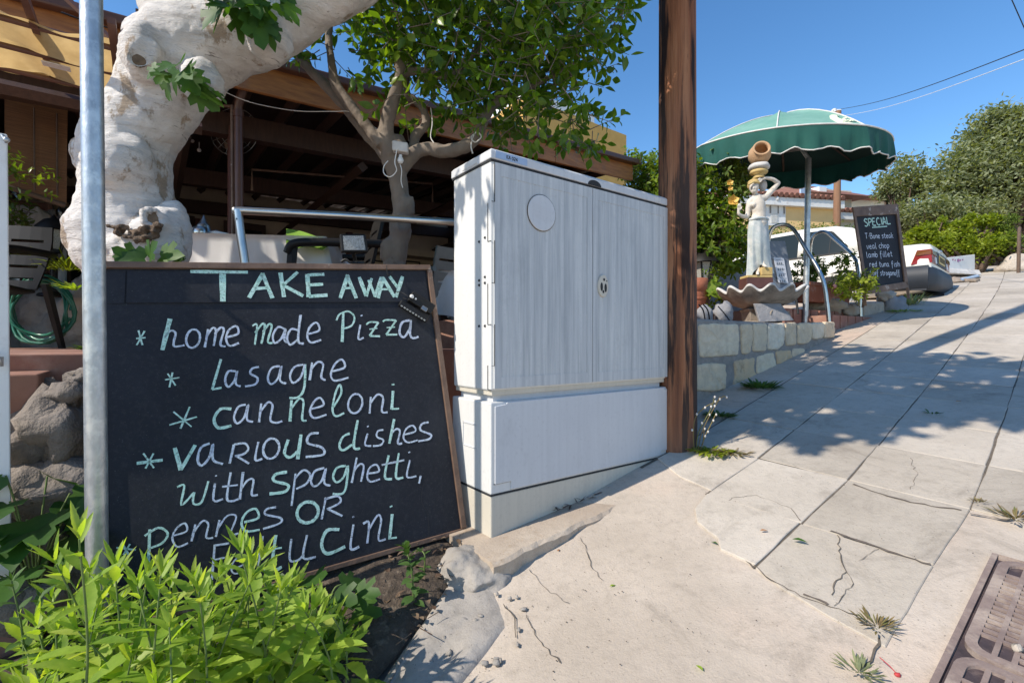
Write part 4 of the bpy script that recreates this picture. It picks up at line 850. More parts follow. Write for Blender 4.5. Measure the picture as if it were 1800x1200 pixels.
for (px, py, rx, ry, n) in CL:
    c = lpnt(px, py); k = LY_/F
    nt = max(2, n//7)
    for t_ in range(nt):
        while True:
            d = V((rl.uniform(-1, 1), rl.uniform(-1, 1), rl.uniform(-1, 1)))
            if d.length < 1: break
        b = c+V((d.x*rx*k, d.y*(.28+.25*min(rx, 100)/100), d.z*ry*k))
        dr = (V((d.x, d.y*.6, d.z*.6+.25))+V((rl.uniform(-.7, .7), rl.uniform(-.7, .7), rl.uniform(-.7, .5)))).normalized()
        tl = rl.uniform(.07, .15); tw.tube([b-dr*.06, b, b+dr*tl], [.003, .0024, .0012], 5)
        for j in range(7):
            p = b+dr*(tl*j/6); a = j*2.4+rl.random()
            o = dr.orthogonal().normalized(); o2 = dr.cross(o)
            ld = (o*math.cos(a)+o2*math.sin(a)+dr*.6+V((0, 0, -.25))).normalized()
            m.leaf(p+ld*.008, ld, (dr+V((0, 0, .8))), rl.uniform(.05, .09), rl.uniform(.026, .042), fold=.3, curl=rl.uniform(.0, .35))
m.build("crown", MT['lemonleaf'], lem); tw.build("twigs", MT['lemonbark'], lem)
# bulb fitting and cables hung on the lemon tree
lb = thing("garden_light", lpnt(706, 262, -.1), "white lamp fitting with bare bulb tied to the lemon tree", "lamp")
m = MB(); m.box(lpnt(704, 260, -.10), .085, .05, .055, (V((.98, .1, -.12)).normalized(), V((-.1, 1, 0)).normalized(), Z)); m.build("junction_box", MT['rim'], lb, bevel=.008)
m = MB(); c = lpnt(704, 281, -.11); m.lathe(c, [(.0, -.022), (.012, -.018), (.017, -.004), (.014, .008), (.009, .016), (.009, .026)], 16); m.build("bulb", MT['bulb'], lb)
m = MB(); m.tube(catmull([lpnt(698, 262, -.13), lpnt(694, 285, -.13), lpnt(697, 300, -.11), lpnt(686, 311, -.09), lpnt(675, 305, -.08), lpnt(675, 292, -.08), lpnt(682, 283, -.07)], 5), .0028, 6)
m.tube(catmull([lpnt(703, 288, -.1), lpnt(706, 300, -.1), lpnt(705, 318, -.08), lpnt(708, 330, -.06)], 4), .0025, 6); m.build("cable", MT['whitepl'], lb)
m = MB(); m.tube(catmull([P(385, 157, 2.6), P(440, 180, 2.7), P(520, 195, 2.7), P(590, 196, 2.7), P(618, 198, 2.72), P(660, 225, 2.72), P(680, 240, 2.72)], 5), .0022, 5)
o = m.build("string_wire", MT['piping'], org=P(500, 190, 2.7)); tag(o, "thin pale wire sagging from fig trunk to lemon tree", "wire")
m = MB(); m.tube(catmull([lpnt(833, 236, -.05), lpnt(828, 243, -.06), lpnt(836, 250, -.06), lpnt(846, 240, -.05), lpnt(836, 233, -.05), lpnt(828, 255, -.06), lpnt(831, 270, -.06)], 5), .004, 6)
o = m.build("tie_string", MT['piping'], org=lpnt(833, 250)); tag(o, "white tie string knotted round the lemon tree's right branch", "string")
m = MB(); m.tube(catmull([lpnt(757, 190, -.02), lpnt(760, 215, -.02), lpnt(757, 240, -.02), lpnt(763, 252, -.03)], 5), .003, 6)
o = m.build("tie_string", MT['piping'], org=lpnt(757, 220)); tag(o, "white cord dangling from lemon twig above the bent branch", "string")

# ------------------------------------------------------------------ weeds in front
rwd = random.Random(33)
def env(px):
    k = [(-40, 1120), (0, 1140), (60, 1050), (90, 1005), (135, 935), (160, 1010), (190, 1000), (215, 940), (240, 1000), (300, 1015), (360, 1025), (412, 1000), (430, 950), (448, 955), (475, 1020), (520, 1035), (560, 1050), (600, 1090), (640, 1150)]
    for (a, b), (c, d) in zip(k, k[1:]):
        if a <= px <= c: return b+(d-b)*(px-a)/(c-a)
    return 1120
SER = (0, .30, .62, .55, .85, .78, 1, .86, .92, .72, .70, .48, .40, .18, 0)
def weed_stem(m, ms, base, top, n, Lmin, Lmax, W_=.26, prof=SER, up0=0):
    mid = base.lerp(top, .55)+V((rwd.uniform(-.04, .04), rwd.uniform(-.04, .04), .03))
    pts = catmull([base, mid, top], 8); ms.tube(pts, [.0038-.0022*i/(len(pts)-1) for i in range(len(pts))], 6)
    for j in range(n):
        f = up0+(1-up0)*(j+.5)/n; idx = min(len(pts)-2, int(f*(len(pts)-1))); p = pts[idx].lerp(pts[idx+1], f*(len(pts)-1)-idx)
        t = (pts[idx+1]-pts[idx]).normalized(); a = j*2.4+rwd.uniform(-.4, .4)
        o = t.orthogonal().normalized(); o2 = t.cross(o)
        e = .25+1.0*f**3
        d = (o*math.cos(a)+o2*math.sin(a))+t*e
        L = (Lmin+(Lmax-Lmin)*math.sin(math.pi*min(1, .25+f*.8)))*rwd.uniform(.8, 1.2)
        m.leaf(p, d, t+V((0, 0, .4)), L, L*W_*rwd.uniform(.8, 1.15), prof, fold=rwd.uniform(.1, .4), curl=rwd.uniform(.15, .75)-.25*f*rwd.random())
    for j in range(4):
        a = j*1.6+rwd.random(); d = pts[-1]-pts[-3]; o = d.orthogonal().normalized(); o2 = d.normalized().cross(o)
        m.leaf(pts[-1], d.normalized()*1.2+(o*math.cos(a)+o2*math.sin(a))*.5, d, Lmax*rwd.uniform(.35, .6), Lmax*.1, prof, fold=.4, curl=.1)
CLUMPS = [("bright green weed clump leaning against the metal post", (20, 190), 9, (.98, 1.34)), ("bright leafy weed clump in front of the board's lower left", (190, 370), 12, (1.0, 1.42)), ("bright green weed clump right of centre below the chalk lettering", (370, 500), 9, (1.06, 1.5)), ("low weed clump at the right end of the weed row", (500, 610), 8, (1.2, 1.55))]
for lab, (x0, x1), ns_, (ya, yb) in CLUMPS:
    ct = P((x0+x1)/2, 1150, (ya+yb)/2); ct.z = G(ct.x, ct.y)
    t = thing("weed_plant", ct, lab, "plant", "bright weeds under the blackboard"); m = MB(); ms = MB()
    for i in range(ns_*2):
        px = x0+(x1-x0)*(i % ns_+rwd.random())/ns_; Y = ya+(yb-ya)*rwd.random()
        base = P(px+rwd.uniform(-110, 110)+(px-300)*-.15, 1100, Y); base.z = G(base.x, base.y)-.06
        back = i >= ns_
        e = env(px)+(rwd.uniform(0, 60) if not back else rwd.uniform(60, 230))
        if not back and rwd.random() < .25: e = env(px)
        tp = P(px, e, Y+rwd.uniform(-.06, .04)); tp.z = max(tp.z, base.z+.12)
        Ym = min(Y, 1.3)
        weed_stem(m, ms, base, tp, 17 if not back else 15, .06, .135, .29)
    m.build("foliage", MT['weedleaf'], t); ms.build("stems", MT['stem'], t)
# dark large-leaved seedling plants
def broad(name, lab, c, n, L, mat_, tall=.3, sp=.14, grp=None, zoff=0):
    t = thing(name, c, lab, "plant", grp); m = MB(); ms = MB()
    for i in range(n):
        a = i*2.4+rwd.random()*.5; r = sp*(.3+rwd.random()*.9); h = tall*(.3+.7*rwd.random())
        top = c+V((math.cos(a)*r, math.sin(a)*r-.03, h)); ms.tube(catmull([c+V((0, 0, -.02)), c.lerp(top, .5)+V((0, 0, .04)), top], 4), .003, 5)
        m.figleaf(top, V((math.cos(a), math.sin(a)-.4, rwd.uniform(-.5, .3))), V((rwd.uniform(-.3, .3), -.7, 1)), L*rwd.uniform(.7, 1.15))
    m.build("foliage", mat_, t); ms.build("stems", MT['stem'], t); return t
broad("fig_seedling", "dark fig seedling in shade at the far left behind the post", P(62, 1040, 1.60), 20, .17, MT['figleaf'], .40, .14)
broad("fig_seedling", "dark lobed fig seedling at the right end of the weeds", P(570, 1105, 1.60)+V((0, 0, .02)), 9, .13, MT['figleaf'], .12, .10)
def minty(lab, base, top, n, L, mt_='weeddark', W_=.55):
    t = thing("weed_plant", base, lab, "plant", "single weeds by the blackboard"); m = MB(); ms = MB(); weed_stem(m, ms, base, top, n, L*.8, L, W_, (0, .6, .95, 1, .85, .5, 0)); m.build("foliage", MT[mt_], t); ms.build("stems", MT['stem'], t)
q = P(728, 1062, 1.72); q.z = G(q.x, q.y)
minty("single upright round-leaved weed under the board's right part", q, P(712, 962, 1.70), 26, .05)
q = P(745, 1010, 1.86); minty("small dark weed half under the board near the cement lump", q, P(738, 965, 1.86), 10, .028)
for (px, py, hh, lab) in [(20, 1120, 1020, "grey green weed in the bottom left corner"), (70, 1150, 1050, "dark green weed by the bottom left edge near the post")]:
    b = P(px, 1190, 1.25); b.z = G(b.x, b.y); minty(lab, b, P(px, hh, 1.22), 22, .05, 'weeddark', .5)
# weeds and tufts in the pavement joints
def tuft(lab, px, py, n, L, mat_, W_=.12, spread=1.0, flat=.4, off=.012, grp="weeds growing in the pavement joints", hh=0):
    c = GP(px, py, off); t = thing("weed_tuft", c, lab, "weed", grp); m = MB()
    for i in range(n):
        a = rwd.random()*6.28; r = rwd.random()
        d = V((math.cos(a)*spread, math.sin(a)*spread, flat+rwd.random()*.8))
        m.leaf(c+V((math.cos(a), math.sin(a), 0))*(r*L*.8*spread), d, Z, L*rwd.uniform(.5, 1.1), L*W_*rwd.uniform(.7, 1.3), (0, .7, 1, .8, 0), fold=.3, curl=rwd.uniform(0, .6))
    m.build("foliage", MT[mat_], t); return t
tuft("dry reddish weed tuft at the corner of the cracked slab", 1542, 1100, 60, .045, 'dry'); 
c = GP(1548, 1092, .012)
tuft("grey green weed tuft near the bottom edge by the crack", 1510, 1180, 55, .04, 'olive', .16)
tuft("small dry weed tuft in the joint above the drain cover", 1720, 882, 30, .03, 'dry'); tuft("straw coloured dry weed mat at the right edge", 1785, 910, 80, .05, 'dry', .12, 1.3)
tuft("dense green tuft at the foot of the stone wall", 1336, 682, 130, .11, 'weeddark', .16, 1, .3, 0.0, None); 
tuft("green trailing weed at the foot of the wooden pole", 1250, 792, 160, .055, 'hedge', .3, 2.2, .2, .01, None); tuft("dry brown ground weed right of the wooden pole", 1285, 795, 110, .05, 'dry', .2, 1.8, .1, .01, None)
tuft("dark weed between pole and stone wall", 1265, 730, 120, .06, 'weeddark', .25, 1.8, .3, .01, None)
tuft("yellowing weed beside the rough rock by the steps", 1590, 548, 90, .11, 'hedge', .15, 1.6, .15, .0, None); tuft("grey green sprouting weed in the umbrella's shadow", 1600, 537, 60, .22, 'olive', .10, .8, .9, 0, None)
tuft("small green weed in the joint at the far slab", 1640, 727, 16, .04, 'weeddark', .2, 1, .3)
# tall dry flowering weed at the pole's foot
c = GP(1228, 790, 0); t = thing("dry_weed", c, "tall dry weed with pale seed heads beside the wooden pole", "weed"); m = MB(); fl_ = MB()
for path in [[(1222, 800), (1219, 770), (1222, 735), (1240, 715), (1262, 705)], [(1226, 800), (1232, 765), (1245, 735), (1258, 712), (1266, 697)], [(1230, 800), (1238, 770), (1250, 745), (1258, 728)], [(1224, 795), (1228, 760), (1250, 718), (1255, 700)], [(1228, 800), (1236, 775), (1238, 750)], [(1262, 705), (1272, 696), (1278, 700)]]:
    pts = catmull([P(x, y, c.y-.05) for x, y in path], 5); m.tube(pts, .0028, 5)
    for p in pts[7::4]: fl_ = MB(); fl_.ell(p+V((rwd.uniform(-.008, .008), 0, rwd.uniform(-.008, .008))), .006, .006, .008, 7); fl_.build("seed_head", MT['rim'], t)
m.build("stems", MT['dry'], t)
# fallen leaves and litter
def fallen(lab, px, py, L, mat_, a=0):
    c = GP(px, py, .022 if px > 1330 else .008); m = MB(); m.leaf(c, V((math.cos(a), math.sin(a), .15)), Z, L, L*.42, fold=.5, curl=.3); o = m.build("fallen_leaf", mat_, org=c); tag(o, lab, "leaf", "fallen leaves on the concrete")
fb = leafmat('fallen_brown', [(.35, .14, .04), (.42, .18, .05)], .1)
fallen("curled orange brown leaf on the cracked slab", 1336, 932, .03, fb, 0); fallen("narrow green leaf on the slab joint", 1392, 947, .05, MT['figleaf'], -.6); fallen("small green leaf below the ledge", 1072, 1030, .025, MT['weedleaf'], .4)
fallen("yellow green leaf at the bottom of the concrete apron", 1236, 1178, .026, MT['weedleaf'], 2); fallen("dark green leaf at bottom centre near the rough cement", 815, 1138, .022, MT['weeddark'], 1); fallen("green blade leaf by the broken slab edge", 1262, 956, .03, MT['weeddark'], 2.2)
fallen("brown leaf on the shaded far slab", 1680, 705, .035, fb, 0); fallen("brown leaf scrap near the concrete ledge", 980, 968, .02, fb, 1)
c = GP(1578, 1185, .005); m = MB(); m.tube([c, c+V((-.012, .01, .015)), c+V((-.018, .035, .02))], .0012, 5); m.ell(c, .008, .006, .005, 10, ns=.4); o = m.build("fallen_petal", mat('red_petal', (.5, .05, .05)), org=c); tag(o, "tiny red fallen flower with thin stalk near the drain cover", "petal")
m = MB()
for i in range(150):
    u = rs.uniform(.2, 3.2); v = rs.uniform(-1.45, -.2); 
    if rs.random() < .5: u = rs.uniform(.3, 1.3); v = rs.uniform(-1.3, -.8)
    if u > 1.6 and rs.random() < .6: continue
    p = W(u, v, Gz(u, v)+.006+(.01 if u > 1.55 and v > -1.65 else 0)); m.ell(p, rs.uniform(.001, .0032), rs.uniform(.001, .003), .0012, 6)
o = m.build("ground_litter", mat('litter_bits', (.12, .09, .07), (.05, .04, .03), 30), org=W(1, -1, -.9)); tag(o, "scattered grit and plant crumbs on the concrete", "litter", kind="stuff")
# ------------------------------------------------------------------ restaurant terrace and building
TZ = -.05
m = MB()
m.ubox(-9, 2.75, -2.66, -14, -.5, TZ, 0)
struct(m.build("terrace", MT['tile'], bevel=.006))
m = MB(); m.ubox(-9, -.32, -2.40, -2.658, -1.6, -.115, 0); struct(m.build("terrace_step", MT['tile'], bevel=.006))
# rubble retaining wall, each boulder a part
rwll = thing("rubble_wall", W(.3, -2.1, -.9), "rough boulder retaining wall below the terrace edge", "stone wall")
rr = random.Random(9)
def boulder(c, rx, ry, rz, sd, mt_='rock'):
    m = MB(); m.ell(c, rx, ry, rz, 22, ax=AX, ns=.42, seed=sd); m.build("stone", MT[mt_], rwll, disp=[('', .09, .03)])
for i, (px, py, rx, rz, Y) in enumerate([(112, 760, 78, 66, 1.78), (60, 705, 46, 42, 1.82), (125, 690, 34, 26, 1.76), (40, 790, 50, 40, 1.72), (85, 860, 95, 55, 1.74), (20, 900, 60, 60, 1.7), (140, 930, 60, 55, 1.78), (60, 960, 70, 50, 1.68), (110, 1030, 80, 60, 1.7), (20, 1050, 70, 60, 1.6), (150, 660, 30, 14, 1.8)]):
    c = P(px, py, Y); boulder(c, rx*Y/F/1.15, rx*Y/F*.8, rz*Y/F, i+2)
for i in range(15):
    u = -.1+.085*i; c = W(u, -2.48+rr.uniform(-.05, .02), -.28-rr.random()*.05); boulder(c, .08, .10, .10, 30+i)
    c = W(u+.05, -2.44, -.50-rr.random()*.05); boulder(c, .10, .10, .12, 60+i); c = W(u+.02, -2.40, -.74); boulder(c, .10, .10, .13, 90+i)
# building
E0 = V((-.517, 4.3, 0))
def ep(t, b, z=0): p = E0+U*t+S*b; return V((p.x, p.y, z))
def ztop(t): return 2.03+.042*t
bld = thing("restaurant_pavilion", ep(0, 2, TZ), "dark timber restaurant pavilion with low tiled eaves behind the trees", "building")
def ebox(m, t0, t1, b0, b1, z0, z1, mi=0):
    vs = [ep(t, b, z) for z in (0, 1) for t, b in ((t0, b0), (t1, b0), (t1, b1), (t0, b1))]
    for i, p in enumerate(vs):
        t = t0 if i % 4 in (0, 3) else t1; zz = z0 if i < 4 else z1
        p.z = zz+ztop(t) if isinstance(zz, float) or True else zz
    m.add(vs, [(3, 2, 1, 0), (4, 5, 6, 7), (0, 1, 5, 4), (1, 2, 6, 5), (2, 3, 7, 6), (3, 0, 4, 7)], mi)
m = MB()
for t0, t1 in [(-3.4, -1.9), (-1.897, -.3), (-.297, 1.2), (1.203, 2.42)]: ebox(m, t0, t1, 0, .035, -.235, -.03)
m.build("fascia", MT['fascia'], bld, bevel=.004)
m = MB(); ebox(m, -3.4, 2.46, -.075, -.002, -.06, .0); m.build("gutter", MT['gutter'], bld, bevel=.012)
m = MB()
for k in range(8): t = -3.0+k*.78; ebox(m, t, t+.02, -.08, -.076, -.07, .055)
m.build("gutter_bracket", MT['gutter'], bld)
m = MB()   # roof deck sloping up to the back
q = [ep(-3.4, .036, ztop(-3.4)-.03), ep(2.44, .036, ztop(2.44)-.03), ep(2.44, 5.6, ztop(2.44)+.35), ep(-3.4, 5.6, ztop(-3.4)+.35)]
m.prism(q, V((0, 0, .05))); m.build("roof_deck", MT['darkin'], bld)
for k in range(17):
    t = -3.3+k*.345; m = MB(); z0 = ztop(t)
    m.tube([ep(t, .05, z0-.10), ep(t, 5.5, z0+.25)], .05, 4, sm=False); m.build("rafter", MT['dwood'], bld)
for b, dz in ((.55, -.20), (2.4, -.12), (4.2, -.02)):
    m = MB(); ebox(m, -3.4, 2.4, b, b+.10, dz-.17, dz); m.build("beam", MT['dwood'], bld)
for k in range(5):
    m = MB(); t = -3.3+k*1.35; m.tube([ep(t, .6, ztop(t)-.42), ep(t, 4.4, ztop(t)-.42)], .05, 4, sm=False); m.build("tie_beam", MT['dwood'], bld)
for t, b in [(-1.62, .58), (.42, .58), (2.30, .58), (-3.2, .58), (-1.62, 4.1), (.42, 4.1)]:
    m = MB(); c = ep(t, b); m.box(V((c.x, c.y, (TZ+ztop(t)-.3)/2)), .09, .09, ztop(t)-.3-TZ, AX); m.build("post", MT['darkred'], bld, bevel=.004)
m = MB()   # downspout with two bends
m.tube(catmull([P(432, 120, 3.42), P(430, 150, 3.42), P(420, 182, 3.44), P(419, 205, 3.45), P(420, 300, 3.45), P(421, 470, 3.45), P(421, 606, 3.45)], 4), .028, 12)
m.tube([P(419, 196, 3.45), P(419, 206, 3.45)], .034, 12); m.build("downspout", MT['gutter'], bld)
m = MB(); m.tube([P(408, 186, 3.46), P(410, 470, 3.46)], .012, 8); m.tube([P(360, 184, 3.6), P(408, 187, 3.46)], .012, 8)
for k in range(9): m.tube([P(413, 200+k*28, 3.44), P(416, 200+k*28, 3.44)], .007, 6)
m.build("conduit", MT['frame'], bld)
m = MB()   # white rail of a roll-up curtain
m.tube([P(443, 335, 4.6), P(443, 298, 4.6), P(760, 323, 5.6), P(760, 355, 5.6)], .011, 6, sm=False); m.build("curtain_rail", MT['frame'], bld)
m = MB(); bw = 4.45
def ewall(m, t0, t1, b, z0, z1, th=.1, mi=0): m.prism([ep(t0, b, z0), ep(t1, b, z0), ep(t1, b, z1), ep(t0, b, z1)], S*th, mi)
ewall(m, -3.4, 2.6, bw, TZ, ztop(0)+.18); m.build("back_wall", MT['cream'], bld)
m = MB(); ewall(m, -3.4, 2.6, bw-.06, TZ, .95, .05); m.build("wainscot", MT['darkred'], bld)
for t in (-3.0, -2.2, -1.3):
    m = MB(); ewall(m, t, t+.55, bw-.09, .15, 1.75, .02); f = m.build("window_frame", MT['dwood'], bld)
    m = MB(); ewall(m, t+.06, t+.49, bw-.10, .25, 1.65, .005); m.build("pane", MT['glass'], f)
for t, z in ((.9, 1.05), (1.5, 1.1), (2.0, 1.05)):
    m = MB(); ewall(m, t, t+.3, bw-.085, z, z+.35, .02); f = m.build("picture_frame", MT['black'], bld)
    m = MB(); ewall(m, t+.03, t+.27, bw-.09, z+.03, z+.32, .003); m.build("picture", MT['cream'], f)
m = MB(); ewall(m, .0, 2.3, bw-.35, 1.50, 1.62, .3); m.build("shelf_canopy", MT['cream'], bld)
m = MB(); m.prism([ep(-3.5, 1.5, TZ), ep(-3.5, 5.6, TZ), ep(-3.5, 5.6, 2.3), ep(-3.5, 1.5, 2.0)], U*.06); m.build("end_wall", MT['darkred'], bld)  # partial left end wall, added to block sun from the interior
m = MB(); m.prism([ep(2.42, .6, TZ), ep(2.42, 5.6, TZ), ep(2.42, 5.6, 2.3), ep(2.42, .6, 2.0)], U*.06); m.build("end_wall", MT['dwood'], bld)
for (px, py, Y) in [(325, 255, 4.6), (350, 264, 4.8), (338, 248, 5.0)]:
    m = MB(); m.ell(P(px, py, Y), .02, .02, .02, 10); m.tube([P(px, py, Y), P(px, py-14, Y)], .004, 6); m.build("lamp_bulb", MT['bulb'], bld)
# ceiling fan shade behind the post
t = thing("wall_fan", P(415, 235, 4.0), "dark caged wall fan hanging behind the downspout", "fan"); m = MB(); c = P(412, 232, 3.9)
for r in (.19, .15, .11, .07): m.tube([c+V((r*math.cos(2*math.pi*k/24), 0, r*math.sin(2*math.pi*k/24))) for k in range(25)], .003, 5, caps=False)
for k in range(16): m.tube([c, c+V((.19*math.cos(k*math.pi/8), .0, .19*math.sin(k*math.pi/8)))], .002, 4)
m.build("cage", MT['pewter'], t); m = MB()
for k in range(3): a = k*2.09; m.ell(c+V((.08*math.cos(a), .02, .08*math.sin(a))), .07, .008, .045, 12, ax=(V((math.cos(a), 0, math.sin(a))), V((0, 1, 0)), V((-math.sin(a), 0, math.cos(a))))) 
m.build("blade", MT['frame'], t)
# bamboo blind
t = thing("bamboo_blind", P(60, 350, 3.5), "brown bamboo roll blind hanging at the upper left", "blind")
a = P(8, 186, 3.38); b = P(119, 250, 3.6); c = P(117, 362, 3.6); d = P(8, 327, 3.38); a.z += .5; b.z += .35
m = MB(); nx = (b-a).cross(d-a).normalized(); m.prism([a, b, c, d], nx*.012); m.build("slats", MT['blind'], t)
m = MB(); m.tube([d+V((0, -.01, 0)), c+V((0, -.01, 0))], .018, 10); m.build("bottom_rod", MT['brownstem'], t)
m = MB(); m.tube([P(100, 200, 3.54), P(101, 345, 3.54)], .006, 6); m.tube([P(60, 190, 3.46), P(61, 335, 3.46)], .005, 6); m.build("cord", MT['brownstem'], t)
# shade cloth
aw = thing("shade_awning", W(-.6, -3.0, 1.38), "ochre shade cloth awning sagging between bars at the upper left", "awning")
def awp(s_, q_):
    u = -.15-.75*(1-s_); v = -3.42+.56*q_
    z = 1.385+.03*q_-.045*abs(math.sin(q_*7.0+.6*s_))-.03*math.sin(math.pi*((s_*1.6+q_*.4) % 1))+.012*noise.noise(V((s_*7, q_*5, 1)))
    return W(u, v, z)
m = MB(); m.grid(awp, 46, 34); m.build("cloth", MT['shade'], aw)
m = MB(); m.grid(lambda s_, q_: W(-.9+.75*s_, -3.425+.012*math.sin(s_*24)*q_, 1.385-.05*q_), 46, 3); m.build("hem", MT['shade'], aw)
for q_ in (.0, .42, .85):
    m = MB(); p0 = awp(0, q_); p1 = awp(1, q_); m.tube([V((p0.x, p0.y, 1.345+.03*q_)), V((p1.x, p1.y, 1.345+.03*q_))], .014, 8); m.build("bar", MT['gutter'], aw)
for s_, wd in ((1.02, .03), (.66, .025)):
    m = MB(); p0 = W(-.15-.75*(1-s_), -3.5, 1.35); p1 = W(-.15-.75*(1-s_), -2.7, 1.40); m.box((p0+p1)/2, wd, (p1-p0).length, .03, (U, S, Z)); m.build("bar", MT['gutter'], aw)
for s_, q_ in ((.30, .08), (.72, .47)):
    m = MB(); p = awp(s_, q_); m.box(p+V((0, 0, -.035)), .10, .05, .004, AX); m.build("strap", MT['cloth'], aw)
m = MB(); m.tube([W(-2.2, -3.5, 1.27), W(.25, -3.5, 1.29)], .038, 4, sm=False); o = m.build("timber_beam", MT['dwood'], org=W(-1, -3.5, 1.28)); tag(o, "dark timber beam under the ochre shade cloth", "beam")
m = MB(); m.tube([P(108, 22, 2.3), P(140, 34, 2.5), P(200, 52, 2.9)], .004, 6); o = m.build("guy_rope", MT['black'], org=P(140, 34, 2.5)); tag(o, "black guy rope at the awning's right edge", "rope")
m = MB(); m.tube([P(111, -8, 2.5), P(232, 104, 2.55)], .016, 4, sm=False); o = m.build("steel_brace", MT['gutter'], org=P(170, 45, 2.5)); tag(o, "dark diagonal steel brace behind the metal post", "brace")
# yellow house block behind the roof
hb = thing("yellow_house", ep(3.4, 6.5, TZ), "flat roofed yellow house rising behind the pavilion roof", "house")
m = MB()
p0 = P(1101, 265, 12.0); 
a0 = p0-U*3.2
m.prism([V((a0.x, a0.y, -.1)), V((p0.x, p0.y, -.1)), V((p0.x, p0.y, p0.z+.38)), V((a0.x, a0.y, p0.z+.38))], S*3); m.build("wall", MT['yellow'], hb)
m = MB(); m.prism([V((a0.x, a0.y, p0.z+.384)), V((p0.x-.9, p0.y-.67, p0.z+.384)), V((p0.x-.9, p0.y-.67, p0.z+.55)), V((a0.x, a0.y, p0.z+.55))], S*2.5); m.build("parapet", MT['white'], hb)

# ------------------------------------------------------------------ tables, chairs and things on the terrace
def xf(m, M_):
    m.v = [M_ @ p for p in m.v]; return m
def chair(lab, loc, rz, mt_='chair', grp="plastic armchairs on the terrace", tilt=0):
    t = thing("plastic_chair", loc, lab, "chair", grp); M_ = Matrix.Translation(V(loc)) @ Matrix.Rotation(rz, 4, 'Z') @ Matrix.Rotation(tilt, 4, 'X')
    mm = MT[mt_]
    m = MB(); m.grid(lambda a, b: V(((a-.5)*.44*(1-.12*b), -.23+.44*b, .43-.02*math.sin(math.pi*a)-.02*b)), 8, 8); m.v = m.v+[]; xf(m, M_)
    o = m.build("seat", mm, t); md = o.modifiers.new("t", 'SOLIDIFY'); md.thickness = .018
    m = MB()   # curved back: frame and horizontal slats with slots
    def bk(x, h): return V((x*(.20+.05*math.sin(h*2.2)), .21+.10*h+.03*(x*x-1)*-1*-.6, .42+.46*h))
    rows_ = [0, .13, .175, .33, .375, .53, .575, .74, .785, 1.0]
    for i in range(9):
        h0 = rows_[i]; h1 = rows_[i+1]
        if i in (1, 3, 5, 7) :
            xs = [(-1, -.82), (-.08, .08), (.82, 1)]
        else: xs = [(-1, 1)]
        for x0, x1 in xs:
            m.grid(lambda a_, b_: bk(x0+(x1-x0)*a_, h0+(h1-h0)*b_), 8, 1, 0, False)
    xf(m, M_); o = m.build("backrest", mm, t); md = o.modifiers.new("t", 'SOLIDIFY'); md.thickness = .022
    for sx in (-1, 1):
        m = MB(); m.tube(catmull([V((sx*.25, .30, .68)), V((sx*.29, .15, .665)), V((sx*.29, -.1, .65)), V((sx*.28, -.22, .63)), V((sx*.26, -.25, .58))], 5), .026, 8); xf(m, M_); m.build("armrest", mm, t)
        for yy, top, fy in ((-.22, .62, -.27), (.22, .46, .33)):
            m = MB(); m.tube([V((sx*.25, yy, top)), V((sx*.27, (yy+fy)/2, top*.5)), V((sx*.29, fy, 0))], [.032, .03, .024], 6, sm=False); xf(m, M_); m.build("leg", mm, t)
    return t
c1 = P(45, 611, 3.1); chair("black plastic armchair at the far left with slotted back", (c1.x-.42, c1.y+.1, TZ), .25+math.pi*.0-2.6+2.6, 'chair')
chair("black plastic armchair drawn up behind the floodlight", (-1.22, 3.25, TZ), -1.15, 'chair')
chair("grey green plastic chair between board and cabinet", (P(775, 540, 4.6).x, 4.6, TZ), .7+math.pi, 'chairg')
def table(lab, labc, c, sx, sy, rz, mt_, drop, h=.74, name="dining_table"):
    M_ = Matrix.Translation(V(c)) @ Matrix.Rotation(rz, 4, 'Z'); t = thing(name, c, lab, "table", "terrace tables")
    m = MB(); m.box((0, 0, h-.02), sx-.02, sy-.02, .03); xf(m, M_); m.build("tabletop", MT['dwood'], t)
    for x in (-1, 1):
        for y in (-1, 1): m = MB(); m.box((x*(sx/2-.08), y*(sy/2-.08), (h-.04)/2), .05, .05, h-.04); xf(m, M_); m.build("leg", MT['dwood'], t)
    m = MB(); per = []
    N = 26
    cs = [(-sx/2, -sy/2), (sx/2, -sy/2), (sx/2, sy/2), (-sx/2, sy/2)]
    for i in range(4):
        a, b = cs[i], cs[(i+1) % 4]
        for k in range(N): per.append((a[0]+(b[0]-a[0])*k/N, a[1]+(b[1]-a[1])*k/N, k/N))
    n = len(per); vs = []
    for j in range(7):
        f = j/6
        for i, (x, y, k) in enumerate(per):
            wv = .022*f*math.sin(i*.62+1.3*math.sin(i*.19))+.012*f*math.sin(i*1.7)
            cr = (1-min(k, 1-k)*6) if min(k, 1-k) < 1/6 else 0
            s_ = 1+(wv+.03*f+.05*f*cr)/max(abs(x), abs(y))
            vs.append(V((x*s_, y*s_, h-.004-drop*f*(1+.12*cr))))
    m.add(vs, [(j*n+i, j*n+(i+1) % n, (j+1)*n+(i+1) % n, (j+1)*n+i) for j in range(6) for i in range(n)]+[tuple(range(n))], 0, True)
    xf(m, M_); o = m.build("tablecloth", MT[mt_], org=V(c)+V((0, 0, h))); tag(o, labc, "tablecloth", "tablecloths on the terrace"); return t
rzU = math.atan2(U.y, U.x)
tc = P(455, 470, 3.75); table("dining table under the white cloth behind the fig tree", "white cloth hanging over the nearest dining table", (P(462, 400, 3.4).x, 3.42, TZ-.02), 1.02, .8, .13, 'cloth', .34)
table("second dining table half hidden by the black chair", "white cloth on the far table behind the black chair", (P(610, 430, 4.6).x, 4.9, TZ-.02), .9, .8, .35, 'cloth', .22)
m = MB(); rc = [P(503, 402, 3.22), P(600, 424, 3.02), P(566, 438, 2.96), P(503, 433, 2.98)]
